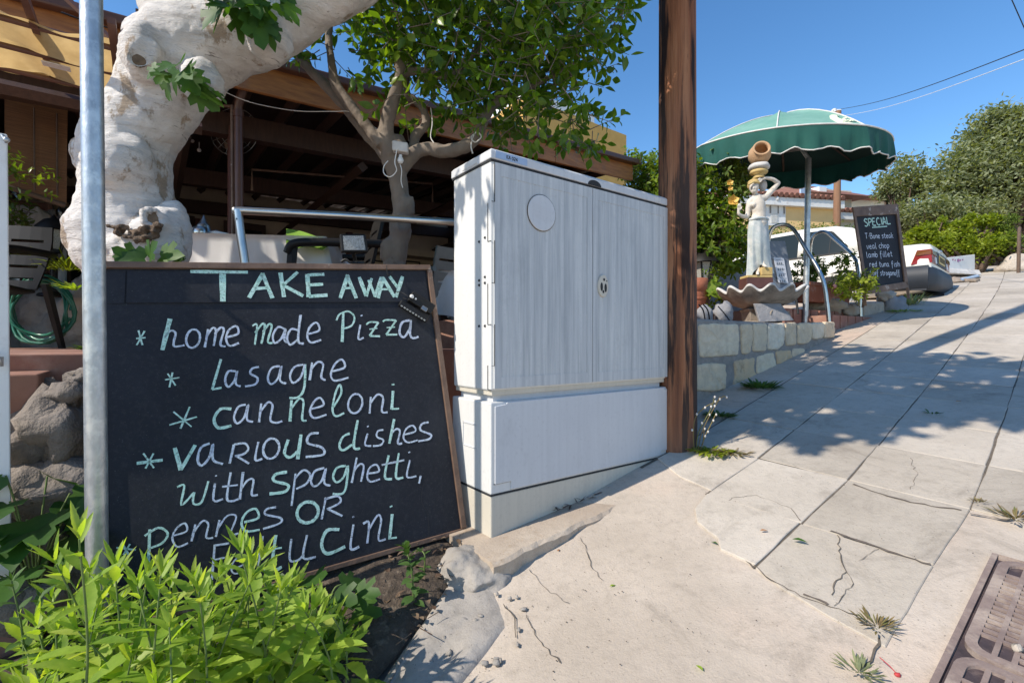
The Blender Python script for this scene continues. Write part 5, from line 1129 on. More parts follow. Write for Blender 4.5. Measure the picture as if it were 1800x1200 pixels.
m.grid(lambda a, b: rc[0].lerp(rc[1], a).lerp(rc[3].lerp(rc[2], a), b)+V((0, .012*math.sin(a*9), .008*math.sin(a*7+b*3))), 14, 8); o = m.build("table_runner", MT['green'], org=rc[0]); tag(o, "lime green runner draped over the right end of the white table", "table runner")
table("table with a plain grey cloth behind the lemon trunk", "plain pinkish grey cloth on the table behind the lemon trunk", (P(690, 430, 4.6).x+.1, 4.6, TZ-.05), .8, .8, .35, 'cloth', .4)
# coffee pot and crockery on the white table
zt = TZ-.02+.745
def onT(px, Y): p = P(px, 400, Y); return V((p.x, p.y, zt))
t = thing("coffee_pot", onT(358, 3.25), "dark pewter coffee pot with pointed lid on the white cloth", "pot"); c = onT(358, 3.25)
m = MB(); m.lathe(c, [(.05, 0), (.058, .02), (.055, .06), (.04, .085), (.042, .09), (.030, .11), (.012, .14), (.006, .165), (.0, .17)], 20); m.build("body", MT['pewter'], t)
m = MB(); m.tube([c+V((.05, 0, .05)), c+V((.09, 0, .06)), c+V((.12, 0, .045))], [.014, .010, .007], 8); m.build("spout", MT['pewter'], t)
m = MB(); m.tube(catmull([c+V((-.05, 0, .08)), c+V((-.09, 0, .075)), c+V((-.09, 0, .03)), c+V((-.05, 0, .02))], 5), .007, 8); m.build("handle", MT['pewter'], t)
for lab, px, Y, r, h, mt_ in [("shiny metal canister beside the coffee pot", 352, 3.12, .038, .055, 'steel'), ("short stack of white plates right of the canister", 385, 3.2, .06, .035, 'whitepl'), ("low white dish at the cloth's right", 402, 3.25, .05, .025, 'whitepl'), ("dark saucer at the left end of the white cloth", 333, 3.2, .05, .02, 'pewter')]:
    c = onT(px, Y); m = MB(); m.lathe(c, [(.0, .0), (r*.9, 0), (r, h*.3), (r, h), (r*.9, h), (r*.8, h*.7), (0, h*.7)], 20); o = m.build("tableware", MT[mt_], org=c); tag(o, lab, "tableware")
# stainless handrail on the terrace edge
t = thing("handrail", P(430, 470, 2.3), "stainless steel handrail running behind the board to the cabinet", "handrail")
m = MB(); m.tube(catmull([P(436, 560, 2.3), P(431, 470, 2.3), P(424, 420, 2.3), P(420, 385, 2.3)], 4), .0195, 14); m.build("post", MT['steel'], t)
m = MB(); m.tube([P(414, 370, 2.3), P(600, 379, 2.42), P(800, 391, 2.56), P(1000, 402, 2.72)], .0185, 14); m.ell(P(414, 370, 2.3), .0187, .0187, .0187, 12); m.tube([P(420, 388, 2.3), P(418, 370, 2.3)], .0195, 14); m.build("rail", MT['steel'], t)
# left terrace clutter: hose, lantern, planks, rock, plants
t = thing("garden_hose", P(90, 540, 3.62), "coiled green garden hose hanging behind the black chair", "hose"); m = MB(); c = P(72, 545, 3.62)
pts = []
for k in range(120):
    a = k*2*math.pi/24; r = .21+.02*math.sin(k*.37); pts.append(c+V((r*math.cos(a)*1.05, .02*math.sin(k*.9), r*1.08*math.sin(a)-.02*math.sin(k*.21))))
m.tube(pts, .011, 8); m.build("coil", MT['hose'], t)
def lantern(lab, c, h, mt_='chair', base=True):
    t = thing("garden_lantern", c, lab, "lantern"); m = MB(); m.tube([c, c+V((0, 0, h*.55))], h*.035, 10); m.lathe(c, [(h*.16, 0), (h*.15, h*.03), (h*.05, h*.06)], 16); m.build("pole", MT[mt_], t)
    m = MB(); m.lathe(c, [(h*.07, h*.56), (h*.12, h*.80)], 6, sm=False); m.build("glass", MT['led'], t)
    m = MB(); m.lathe(c, [(h*.19, h*.80), (h*.17, h*.84), (h*.10, h*.92), (h*.03, h*.95), (.0, h)], 16); m.lathe(c, [(h*.075, h*.53), (h*.075, h*.57)], 8)
    for k in range(6): a = k*math.pi/3; m.tube([c+V((h*.07*math.cos(a), h*.07*math.sin(a), h*.56)), c+V((h*.12*math.cos(a), h*.12*math.sin(a), h*.81))], h*.012, 4)
    m.build("cap", MT[mt_], t); return t
q = P(95, 520, 3.9); lantern("black solar path lantern behind the black chair", V((q.x, q.y, .36)), .66)
m = MB(); m.ell(V((q.x+.03, q.y+.45, .06)), .5, .3, .52, 24, ns=.4, seed=5); m.ell(V((q.x-.5, q.y+.55, .06)), .4, .3, .45, 24, ns=.4, seed=8); o = m.build("planter_rockery", MT['rockp'], org=(q.x, q.y+.3, TZ), remesh=.03, disp=[('', .15, .08)]); tag(o, "pale rough rockery planter behind chair and hose", "rockery")
m = MB(); m.ell(P(52, 388, 4.3), .13, .09, .12, 20, ns=.5, seed=3); o = m.build("sandstone_lump", MT['rockp'], org=P(52, 400, 4.3), disp=[('', .05, .03)]); tag(o, "knobbly sandstone lump above the chair back", "rock")
t = thing("fence", P(75, 420, 4.5), "weathered grey picket boards behind the chair", "fence")
for px, y0 in ((69, 374), (83, 369), (96, 380)): m = MB(); m.prism([P(px, y0, 4.5), P(px+9, y0-1, 4.5), P(px+9, 470, 4.5), P(px, 470, 4.5)], V((0, .03, 0))); m.build("picket", MT['greyb'], t)
t = thing("birdbath", P(106, 410, 4.6), "pale stone bird bath with grey figure on its rim", "birdbath"); c = P(105, 400, 4.6)
m = MB(); m.lathe(c, [(.05, -.55), (.05, -.1), (.16, -.03), (.18, .0), (.15, .0), (.05, -.03)], 20); m.build("bowl", MT['rim'], t)
m = MB(); m.lathe(c, [(.05, -.01), (.03, .03), (.015, .08), (.025, .13), (.03, .16), (.0, .2)], 14); m.box(c+V((-.05, 0, .19)), .012, .03, .12); m.box(c+V((.055, 0, .19)), .03, .03, .09); m.build("finial", MT['pewter'], t)
m = MB(); m.prism([P(18, 350, 4.9), P(85, 358, 4.9), P(85, 480, 4.9), P(18, 480, 4.9)], V((0, .05, 0))); o = m.build("plank_screen", mat('pink_brown_planks', (.30, .17, .125), (.20, .10, .075), 7, .7, (9, 9, .8), b=.3, bs=12), org=P(50, 480, 4.9)); tag(o, "reddish plank screen below the bamboo blind", "screen")
def strappy(lab, c, n, L, mt_, w_=.05, cat="plant", nm_="strap_leaf_plant", g=None):
    t = thing(nm_, c, lab, cat, g); m = MB()
    for i in range(n):
        a = rwd.random()*6.28; d = V((math.cos(a), math.sin(a), rwd.uniform(.4, 1.6))); m.leaf(c+V((math.cos(a), math.sin(a), 0))*rwd.random()*L*.5, d, Z, L*rwd.uniform(.5, 1.1), L*w_, (0, .8, 1, .9, .6, 0), fold=.3, curl=rwd.uniform(.3, 1.0))
    m.build("foliage", MT[mt_], t)
strappy("yellow green strap leaved plant behind the metal post", P(120, 475, 3.7), 70, .26, 'hedge'); strappy("grassy plant on the rockery beside the hose", P(95, 470, 3.75), 50, .2, 'roseleaf'); strappy("small green sprig below the hose at the post", P(132, 510, 3.5), 30, .12, 'weedleaf', .2)
strappy("green sprig by the terrace edge against the post", P(146, 615, 2.6), 14, .06, 'weeddark', .3)
def bushy(lab, c, r, n, L, mt_, nm_="leafy_shrub", Wd=.45, cat="shrub", stem=True, rz=None, g=None, seed=1, flowers=None, trunk_to=None):
    t = thing(nm_, V((c[0], c[1], c[2]-(rz or r))), lab, cat, g); m = MB(); ms = MB(); r_ = random.Random(seed); c = V(c); rz = rz or r
    lobes = [(V((r_.uniform(-.6, .6)*r, r_.uniform(-.6, .6)*r, r_.uniform(-.6, .7)*rz)), r_.uniform(.4, .65)) for k in range(9)]+[(V((0, 0, 0)), .7)]
    nt = n//7
    for i in range(nt):
        lo, f = lobes[r_.randrange(len(lobes))]
        d = V((r_.gauss(0, 1), r_.gauss(0, 1), r_.gauss(0, 1))).normalized()*(r_.random()**.4)
        b = c+lo+V((d.x*r*f, d.y*r*f, d.z*rz*f)); dr = (d+V((r_.uniform(-.6, .6), r_.uniform(-.6, .6), r_.uniform(-.2, .7)))).normalized()
        if stem: ms.tube([b-dr*L, b+dr*L*1.2], L*.03, 4)
        o = dr.orthogonal().normalized(); o2 = dr.cross(o)
        for j in range(7):
            a = j*2.4+r_.random(); ld = o*math.cos(a)+o2*math.sin(a)+dr*.55
            m.leaf(b+dr*(L*1.3*j/6), ld, dr+Z, L*r_.uniform(.7, 1.2), L*Wd*r_.uniform(.8, 1.2), (0, .8, 1, .6, 0), fold=.3, curl=.3)
    m.build("foliage", MT[mt_], t)
    if trunk_to is not None:
        for k in range(5): e = c+V((r_.uniform(-.5, .5)*r, r_.uniform(-.4, .4)*r, r_.uniform(-.2, .4)*rz)); ms.tube(catmull([V(trunk_to)+V((r_.uniform(-.06, .06), 0, 0)), V(trunk_to).lerp(e, .5)+V((r_.uniform(-.1, .1)*r, 0, .1*r)), e], 4), [L*.25]*4+[L*.16]*4+[L*.08], 7)
    if stem: ms.build("stems", MT['brownstem'], t)
    return t
bushy("dark potted shrub with red blooms by the bamboo blind", P(22, 320, 3.2), .16, 220, .05, 'bushleaf', seed=3)
bushy("shrubby greenery at the far left above the chair", P(28, 385, 3.9), .14, 150, .06, 'roseleaf', seed=4)
# ------------------------------------------------------------------ stone wall, terrace, steps, fountain
WTZ = .165
wa = GP(1250, 694); wb = GP(1467, 592)
wdir = (wb-wa); wdir.z = 0; wdir.normalize(); wn = V((wdir.y, -wdir.x, 0))   # wn points to the pavement
w0 = wa-wdir*1.6; w1 = V((wb.x, wb.y, 0)); wl = (w1-w0).dot(wdir)
def wp_(s_, n=0, z=0): p = w0+wdir*s_+wn*n; return V((p.x, p.y, z))
def wpx(px, py, off=0):   # point of the wall face at a photo pixel
    d = V(((px-900)/F, 1, (600-py)/F)); t = (wp_(0, off)).dot(wn)/d.dot(wn); return d*t
sw = thing("stone_wall", wp_(wl*.6, -.1, -.4), "low cut limestone garden wall along the pavement", "stone wall")
m = MB()
m.prism([wp_(0, 0, -.75), wp_(wl, 0, -.25), wp_(wl, 0, WTZ), wp_(0, 0, WTZ)], -wn*.22); m.build("mortar_core", MT['mortar'], sw, bevel=.02)
m = MB(); rw_ = random.Random(4)
def Cz(x, y): return (1150+.25*x, 500+.25*y)
STN = [[(305, 277), (450, 272), (588, 280), (592, 400), (585, 500), (450, 508), (318, 512), (308, 400)], [(602, 280), (682, 277), (684, 380), (668, 485), (612, 492), (606, 390)], [(690, 275), (784, 272), (786, 380), (780, 470), (688, 474), (690, 380)], [(796, 276), (905, 272), (908, 350), (898, 430), (865, 455), (794, 462)],
       [(916, 270), (990, 266), (992, 350), (990, 425), (925, 430), (914, 370)], [(1002, 268), (1095, 264), (1098, 330), (1092, 395), (1060, 415), (1004, 420)], [(1102, 268), (1180, 263), (1180, 320), (1174, 380), (1106, 388)], [(1188, 264), (1258, 263), (1262, 320), (1256, 372), (1186, 378)],
       [(290, 560), (400, 552), (494, 558), (498, 650), (494, 738), (400, 750), (285, 748)], [(555, 540), (640, 522), (704, 514), (698, 600), (735, 662), (690, 720), (590, 752), (545, 735), (565, 640)], [(722, 505), (830, 474), (845, 540), (860, 600), (856, 652), (735, 668), (712, 600)], [(850, 470), (955, 455), (965, 520), (950, 580), (868, 628), (862, 560)], [(968, 450), (1050, 445), (1055, 500), (1020, 545), (975, 570), (966, 520)]]
for st in STN:
    pts = [wpx(*Cz(*p), 0) for p in st]; cc = sum(pts, V((0, 0, 0)))/len(pts); h = rw_.uniform(.012, .024)
    ring = []
    for a, b in zip(pts, pts[1:]+pts[:1]):
        for k in range(4): ring.append(a.lerp(b, k/4)+V((0, 0, rw_.uniform(-.004, .004)))+wdir*rw_.uniform(-.004, .004))
    n = len(ring); vs = [p-wn*.02 for p in ring]+[p+wn*h*.6 for p in ring]+[cc+(p-cc)*.9+wn*(h+rw_.uniform(-.003, .003)) for p in ring]+[cc+(p-cc)*.45+wn*(h+rw_.uniform(-.004, .006)) for p in ring]+[cc+wn*h]
    fs = [(j*n+i, j*n+(i+1) % n, (j+1)*n+(i+1) % n, (j+1)*n+i) for j in range(3) for i in range(n)]+[(3*n+i, 3*n+(i+1) % n, 4*n) for i in range(n)]
    m.add(vs, fs, 0, True)
m.build("stonework", MT['stone'], sw, sub=2, disp=[('', .05, .016), ('', .015, .006)])
m = MB(); q = [wp_(0, -.05, -.7), wp_(wl, -.05, -.7), wp_(wl+2.5, -.45, -.7), wp_(wl+2.5, -6, -.7), wp_(0, -6, -.7)]; m.prism(q, V((0, 0, .7+WTZ-.01))); struct(m.build("garden_terrace", MT['tile']))
# brick steps beside the wall end
bs = thing("brick_steps", wp_(wl+.5, -.2, .1), "red brick-edged steps between the stone wall and the rock", "steps")
def stepbox(px0, px1, yt0, yt1, yb0, yb1, Y0, Y1, dep, nb, nm_):
    a, b = P(px0, yt0, Y0), P(px1, yt1, Y1); c, d = P(px1, yb1, Y1), P(px0, yb0, Y0)
    a2, b2 = V((a.x, a.y, 0)), V((b.x, b.y, 0)); dr = (b2-a2).normalized(); back = V((-dr.y, dr.x, 0))
    m = MB(); zt_ = (a.z+b.z)/2
    for k in range(nb):
        f0, f1 = k/nb+.008, (k+1)/nb-.008
        p0, p1 = a.lerp(b, f0), a.lerp(b, f1); q0, q1 = d.lerp(c, f0), d.lerp(c, f1)
        p0.z = p1.z = zt_
        m.prism([q0-V((0, 0, .1)), q1-V((0, 0, .1)), p1, p0], back*.16)
    o = m.build(nm_, MT['brick'], bs, bevel=.006)
    m = MB(); m.prism([a+back*.03+V((0, 0, zt_-a.z-.004)), b+back*.03+V((0, 0, zt_-b.z-.004)), b+back*dep+V((0, 0, zt_-b.z-.004)), a+back*dep+V((0, 0, zt_-a.z-.004))], V((0, 0, -.35))); m.build("tread", MT['tile'], bs)
stepbox(1463, 1552, 562, 551, 585, 566, 5.48, 6.25, .5, 7, "riser"); stepbox(1378, 1506, 548, 544, 566, 562, 5.5, 6.45, 1.2, 9, "riser")
# rocks round the steps and fountain
def rock(lab, px, py, Y, rx, rz, sd, mt_='rockp', ns=.4, ry=None, g=None, rm=0):
    c = P(px, py, Y); m = MB(); m.ell(c, rx*Y/F, (ry or rx*.7)*Y/F, rz*Y/F, 24, ns=ns, seed=sd); o = m.build("rock", MT[mt_], org=V((c.x, c.y, c.z-rz*Y/F)), disp=[('', .12, .03)]); tag(o, lab, "rock", g or "rocks round the fountain and steps")
rock("rough grey boulder at the right end of the brick steps", 1572, 545, 6.5, 22, 24, 3, 'rockg', .5); rock("small whitish rubble lump on top of the end boulder", 1555, 520, 6.5, 15, 13, 17, 'rockp', .7)
rock("flat pale boulder behind the left steel handrail", 1455, 538, 6.3, 32, 16, 4, 'rockp'); rock("pale block of stone between the handrail posts", 1495, 546, 6.25, 14, 12, 8, 'rockp', .3)
m = MB(); a = P(1519, 531, 6.28); b = P(1556, 530, 6.45); m.prism([V((a.x, a.y, a.z-.3)), V((b.x, b.y, b.z-.3)), b, a], V((-.2, .3, 0))); o = m.build("kerb_block", MT['rockp'], org=a, bevel=.025, disp=[('', .1, .02)]); tag(o, "square pale kerb stone right of the handrail post", "stone")
rock("rounded grey stone strapped with black cable beside the pole", 1238, 553, 4.45, 14, 19, 12, 'rockg', .25); rock("upright pointed grey slab stone left of the fountain", 1272, 552, 4.5, 17, 20, 14, 'rockg', .35)
m = MB()
for dx in (0, 8): m.tube(catmull([P(1228+dx, 535, 4.3), P(1236+dx, 545, 4.28), P(1240+dx, 566, 4.3)], 4), .006, 6)
m.tube(catmull([P(1262, 538, 4.38), P(1276, 554, 4.36), P(1284, 566, 4.36)], 4), .005, 6); o = m.build("black_cable", MT['black'], org=P(1240, 560, 4.3)); tag(o, "black cables looped over the stones left of the fountain", "cable")
FYY = 4.78
fo = thing("fountain", P(1335, 567, FYY), "weathered scalloped shell fountain basin on a scroll pedestal", "fountain")
fc = P(1335, 567, FYY); fz = WTZ
m = MB(); m.lathe(V((fc.x, fc.y, fz)), [(.22, -.02), (.22, .02), (.19, .025), (.18, .035), (.185, .125), (.21, .14), (.21, .155), (.0, .155)], 4, ax=(U, S, Z), sm=False); m.build("pedestal", MT['basin'], fo, bevel=.008)
m = MB()
for sx in (-1, 1):
    for (cx, r) in ((.175, .045),):
        c = V((fc.x, fc.y, fz+.08))-S*.185+U*(sx*cx*.85); pts = []
        for k in range(40): a = k*.42; rr_ = r*(1-k/46); pts.append(c+U*(sx*rr_*math.cos(a))+Z*(rr_*math.sin(a))-S*.012)
        m.tube(pts, .009, 6)
c = V((fc.x, fc.y, fz+.08))-S*.19
for k in (-1, 0, 1): m.ell(c+U*(k*.028)+Z*(.0-.02*abs(k)), .016, .014, .042, 10, ax=(U, S, Z))
m.build("scroll_ornament", MT['basin'], fo)
def lob(a, r, z): return 1+.055*math.cos(14*a)*min(1, max(0, (r-.12)/.25))
def lobz(a, r, z): return .028*math.cos(14*a)*min(1, max(0, (r-.2)/.2))
bz = fz+.155; R1 = .395
m = MB(); m.lathe(V((fc.x, fc.y, bz)), [(.05, .0), (.14, .0), (.17, .012), (.25, .045), (.32, .085), (R1-.025, .135), (R1, .16)], 168, fr=lob, fz=lobz); m.build("basin", MT['basin'], fo)
m = MB(); m.lathe(V((fc.x, fc.y, bz)), [(R1, .16), (R1+.006, .172), (R1-.006, .184), (R1-.03, .178), (R1-.07, .14), (.22, .07), (.0, .05)], 168, fr=lob, fz=lobz); m.build("basin_rim", MT['rim'], fo)
q = [P(1326, 533, 4.52), P(1372, 533, 4.56), P(1396, 563, 4.52), P(1336, 566, 4.46)]; m = MB(); m.prism(q, V((0, .035, 0))); o = m.build("flagstone", MT['rockg'], org=P(1360, 566, 4.5), bevel=.006, disp=[('', .1, .015)]); tag(o, "grey flagstone leaning against the fountain pedestal", "stone")
# ------------------------------------------------------------------ statue
def sp(zx, zy, dy=0): return P(1240+.25*zx, 230+.25*zy, FYY+dy)
def sr(r): return r*.25*FYY/F/1.08
st = thing("statue", sp(385, 1075), "painted garden statue of a water carrier woman standing in the fountain basin", "statue")
def sbox(zx0, zx1, zy0, zy1, d0, d1, mt_, nm_, bev=.006):
    m = MB(); a = sp(zx0, zy1, d0); m.prism([sp(zx0, zy1, d0), sp(zx1, zy1, d0), sp(zx1, zy0, d0), sp(zx0, zy0, d0)], V((0, d1-d0, 0))); return m.build(nm_, MT[mt_], st, bevel=bev)
sbox(290, 478, 1032, 1110, -.10, .07, 'darkred', "base_block"); sbox(296, 474, 1013, 1031, -.098, .065, 'ochre', "base_slab"); sbox(396, 474, 958, 1012, -.10, .02, 'ochre', "foot_block")
m = MB()
def bt(m, pts, n=12):
    q = catmull([sp(a, b, d) for a, b, r, d in pts], 4); rr_ = catmull([V((sr(r), 0, 0)) for a, b, r, d in pts], 4); m.tube(q, [x.x for x in rr_], n)
    m.ell(q[0], rr_[0].x, rr_[0].x, rr_[0].x, 10); m.ell(q[-1], rr_[-1].x, rr_[-1].x, rr_[-1].x, 10)
# torso, neck, head, arms, lower legs: one continuous remeshed body
bt(m, [(372, 660, 60, 0), (370, 620, 56, 0), (374, 585, 50, 0), (370, 545, 54, 0), (362, 505, 52, 0), (360, 478, 40, 0)], 18)
m.ell(sp(338, 520, -.035), sr(24), sr(22), sr(22), 12); m.ell(sp(398, 512, -.03), sr(24), sr(22), sr(22), 12)
bt(m, [(318, 494, 24, 0), (360, 476, 30, 0), (412, 474, 26, 0)], 12)
bt(m, [(357, 480, 20, 0), (350, 450, 18, -.01), (345, 425, 18, -.015)], 12)
m.ell(sp(342, 398, -.02), sr(34), sr(38), sr(44), 16); m.ell(sp(340, 425, -.035), sr(20), sr(22), sr(20), 12); m.ell(sp(336, 403, -.058), sr(6), sr(9), sr(12), 8)
m.ell(sp(337, 421, -.056), sr(9), sr(5), sr(4), 8); m.ell(sp(372, 402, -.01), sr(5), sr(7), sr(11), 8)
bt(m, [(314, 500, 24, 0), (303, 540, 21, 0), (298, 580, 18, 0), (292, 604, 17, -.01)]); bt(m, [(292, 604, 17, -.01), (262, 602, 15, -.04), (236, 586, 12, -.06), (232, 565, 10, -.06)])
bt(m, [(414, 474, 25, 0), (448, 440, 22, 0), (485, 400, 19, 0), (512, 368, 17, 0)]); bt(m, [(512, 368, 17, 0), (475, 342, 15, -.02), (435, 332, 13, -.03), (410, 335, 11, -.035)])
m.ell(sp(234, 552, -.06), sr(13), sr(8), sr(16), 10); m.ell(sp(398, 340, -.035), sr(16), sr(8), sr(12), 10)
for k, (L, dx) in enumerate([(26, -8), (30, -2), (28, 4), (22, 9)]): bt(m, [(234+dx, 540, 4.2, -.062), (236+dx*1.2, 540-L*.5, 4, -.07), (241+dx*1.2, 540-L, 3.4, -.066)], 6)
bt(m, [(245, 556, 5, -.062), (254, 546, 4.5, -.072), (256, 534, 4, -.072)], 6)
for k, (L, dy) in enumerate([(26, -7), (30, -1), (28, 5), (22, 10)]): bt(m, [(390, 338+dy, 4.2, -.037), (390-L*.5, 342+dy, 4, -.045), (390-L, 350+dy, 3.4, -.045)], 6)
bt(m, [(396, 350, 5, -.04), (388, 360, 4.5, -.048), (378, 364, 4, -.05)], 6)
bt(m, [(372, 900, 20, .0), (370, 960, 14, -.03), (370, 985, 14, -.04), (366, 1003, 12, -.08)]); bt(m, [(415, 860, 20, -.04), (405, 920, 14, -.05), (406, 940, 13, -.06), (420, 951, 11, -.10)])
for k in range(5): bt(m, [(358+k*5, 1006, 3.6, -.095), (356+k*5, 1009, 3, -.108)], 6); bt(m, [(412+k*5, 952, 3.4, -.11), (413+k*5, 955, 2.8, -.12)], 6)
m.build("body", MT['flesh'], st, remesh=.0055, smooth_it=3)
m = MB()
for dx in (-13, 13): m.ell(sp(337+dx, 395, -.062), sr(5), sr(3), sr(3), 8)
m.build("eyes", MT['basin'], st)
m = MB(); m.ell(sp(340, 366, -.005), sr(42), sr(46), sr(28), 16, ns=.1, seed=2); m.ell(sp(316, 385, .01), sr(20), sr(34), sr(30), 12)
m.tube([sp(302, 378, -.06), sp(340, 358, -.075), sp(378, 366, -.05)], sr(9), 8); m.build("headscarf", MT['ochre'], st)
# draped skirt with folds
m = MB(); N = 56; rows = [(612, 374, 62, 56), (640, 372, 70, 62), (700, 368, 74, 64), (770, 372, 76, 70), (830, 374, 76, 66), (900, 376, 80, 62), (960, 380, 86, 62), (1012, 384, 92, 66)]
vs = []
for j, (zy, cx, rx, ry) in enumerate(rows):
    for k in range(N):
        a = 2*math.pi*k/N; f = j/(len(rows)-1)
        w_ = 1+(.035+.09*f)*math.sin(a*9+1.6*math.sin(f*3)+f*1.5)*(.4+.6*f)+.04*f*math.sin(a*17)
        kn = .22*math.exp(-((zy-800)/90)**2)*max(0, math.cos(a+1.15))**3
        gap = -.34*f**2.5*max(0, math.cos(a+1.75))**8
        q = w_+kn+gap
        vs.append(sp(cx+rx*q*math.cos(a), zy+(-14*math.sin(a*3)*(1 if j == 7 else 0))-(62*max(0, math.cos(a+1.2))**2*max(0, (j-5)/2)), sr(ry)*q*math.sin(a)))
m.add(vs, [(j*N+k, j*N+(k+1) % N, (j+1)*N+(k+1) % N, (j+1)*N+k) for j in range(7) for k in range(N)], 0, True)
m.tube([sp(374+64*math.cos(a), 612+7*math.sin(a*2+1)+6, sr(60)*math.sin(a)) for a in [2*math.pi*k/30 for k in range(31)]], sr(11), 8, caps=False)
m.build("skirt", MT['drape'], st, sub=1)
m = MB(); m.ell(sp(404, 385, .045), sr(30), sr(30), sr(46), 18); m.tube([sp(404, 345, .045), sp(404, 338, .045)], sr(16), 12); m.build("water_jar", MT['rim'], st)
m = MB(); m.lathe(sp(375, 330), [(sr(40), -sr(8)), (sr(44), 0), (sr(36), sr(10)), (sr(34), sr(22)), (sr(60), sr(30)), (sr(64), sr(42)), (sr(58), sr(54)), (sr(40), sr(58))], 28); m.build("stacked_bowls", MT['ochre'], st)
m = MB(); m.lathe(sp(377, 262), [(sr(44), -sr(14)), (sr(72), -sr(8)), (sr(76), sr(8)), (sr(66), sr(26)), (sr(40), sr(34))], 28, fr=lambda a, r, z: 1+.03*math.cos(a*5)); m.build("cushion", MT['rim'], st)
pd = V((-.25, -.93, .28)).normalized(); X_ = pd.cross(Z).normalized(); Y_ = X_.cross(pd)
m = MB(); m.lathe(sp(380, 168, .02), [(.0, -sr(80)), (sr(45), -sr(68)), (sr(74), -sr(35)), (sr(80), sr(5)), (sr(70), sr(42)), (sr(56), sr(58)), (sr(54), sr(66)), (sr(62), sr(76)), (sr(60), sr(82)), (sr(47), sr(80)), (sr(46), sr(55)), (sr(60), sr(20)), (sr(50), -sr(30)), (.0, -sr(50))], 32, ax=(X_, Y_, pd)); m.build("clay_pot", MT['claypot'], st)
# ------------------------------------------------------------------ hibiscus bush, pots, lantern
hb_c = P(1225, 372, 5.7)
bushy("dense hibiscus bush behind the wooden pole", P(1236, 400, 5.75), .62, 8000, .085, 'bushleaf', seed=8, rz=.60, trunk_to=V((P(1235, 500, 5.7).x, 5.7, WTZ)), Wd=.5)
bushy("leafy shoots of a bush left of the wooden pole", P(1142, 312, 6.0), .32, 1500, .07, 'bushleaf', seed=9, rz=.32, Wd=.5)
bushy("yellow green lit shoots of bush under the parasol edge", P(1283, 322, 5.5), .20, 900, .07, 'roseleaf', seed=10, rz=.30, Wd=.45)
def flower(lab, px, py, Y, r):
    c = P(px, py, Y); m = MB()
    for k in range(5):
        a = k*1.2566+.3; d = V((math.cos(a), -.35, math.sin(a)*.8+.1)); m.leaf(c, d, V((0, -1, .4)), r, r*.85, (0, .6, 1, 1, .5, 0), fold=.2, curl=-.2)
    m.tube([c, c+V((.0, -r*.6, -.01))], .005, 5); o = m.build("hibiscus_flower", MT['yflower'], org=c); tag(o, lab, "flower", "yellow hibiscus flowers")
flower("large open yellow hibiscus bloom beside the statue's shoulder", 1287, 354, 5.1, .075); flower("small yellow hibiscus bloom higher in the bush", 1282, 322, 5.2, .045); flower("half closed yellow bloom just under the small one", 1283, 332, 5.2, .035)
def pot(lab, c, r, h, nm_="terracotta_pot", g="terracotta pots"):
    t = thing(nm_, c, lab, "pot", g); m = MB(); m.lathe(c, [(0, 0), (r*.68, 0), (r*.9, h*.72), (r*.9, h*.73), (r, h*.74), (r*1.02, h), (r*.9, h), (r*.85, h*.85), (0, h*.85)], 28); m.build("body", MT['terra'], t)
    m = MB(); m.lathe(c, [(r*.92, h*.55), (r*.95, h*.57), (r*.93, h*.60)], 28); m.build("band", MT['terra'], t)
q = P(1224, 542, 4.95); pot("tall terracotta pot half hidden behind the wooden pole", V((q.x, q.y, WTZ)), .11, .47)
q = P(1236, 500, 5.3); lantern("black carriage lantern on a post beside the terracotta pot", V((q.x, q.y, WTZ)), .86)
bushy("dark leafy plant hanging between pot and fountain", P(1252, 505, 4.95), .13, 260, .05, 'bushleaf', seed=12, rz=.2)
m = MB(); m.figleaf(P(1245, 498, 4.9), V((.7, -.2, -.6)), V((0, -1, .3)), .16); m.leaf(P(1240, 510, 4.85), V((.9, -.1, -.35)), V((0, -1, .5)), .2, .09); o = m.build("broad_leaf", MT['weedleaf'], org=P(1245, 505, 4.9)); tag(o, "broad bright green leaf beside the fountain's left rim", "leaf")
m = MB(); a = P(1240, 470, 6.6); b = P(1330, 470, 7.3); m.prism([V((a.x, a.y, 0)), V((b.x, b.y, 0)), V((b.x, b.y, 1.15)), V((a.x, a.y, 1.1))], V((-.05, .06, 0))); o = m.build("dark_screen", MT['standg'], org=V((a.x, a.y, 0))); tag(o, "blue grey cloth screen behind bush and fountain", "screen")
tr = thing("terracotta_trough", P(1432, 530, 6.2), "long terracotta trough planted with roses behind the handrail", "planter", "terracotta pots")
a = P(1403, 530, 6.0); b = P(1478, 530, 6.5); d_ = (b-a); d_.z = 0; L_ = d_.length; d_.normalize(); n_ = V((-d_.y, d_.x, 0))
m = MB(); zz0 = WTZ+.1; c = (a+b)/2; c.z = 0
lo = [c-d_*(L_/2-.02)-n_*.11, c+d_*(L_/2-.02)-n_*.11, c+d_*(L_/2-.02)+n_*.11, c-d_*(L_/2-.02)+n_*.11]; hi = [c-d_*(L_/2)-n_*.14, c+d_*(L_/2)-n_*.14, c+d_*(L_/2)+n_*.14, c-d_*(L_/2)+n_*.14]
zb, zt2 = P(1430, 533, 6.2).z, P(1430, 503, 6.2).z
m.add([p+Z*zb for p in lo]+[p+Z*zt2 for p in hi], [(3, 2, 1, 0), (4, 5, 6, 7)]+[(i, (i+1) % 4, 4+(i+1) % 4, 4+i) for i in range(4)]); m.build("body", MT['terra'], tr, bevel=.01)
m = MB(); m.box(c+Z*zt2, L_+.05, .31, .05, (d_, n_, Z)); m.build("rim", MT['terra'], tr, bevel=.012)
bushy("rose shrub growing in the terracotta trough", P(1432, 482, 6.25), .26, 750, .05, 'roseleaf', seed=14, rz=.19, nm_="rose_shrub", Wd=.55)
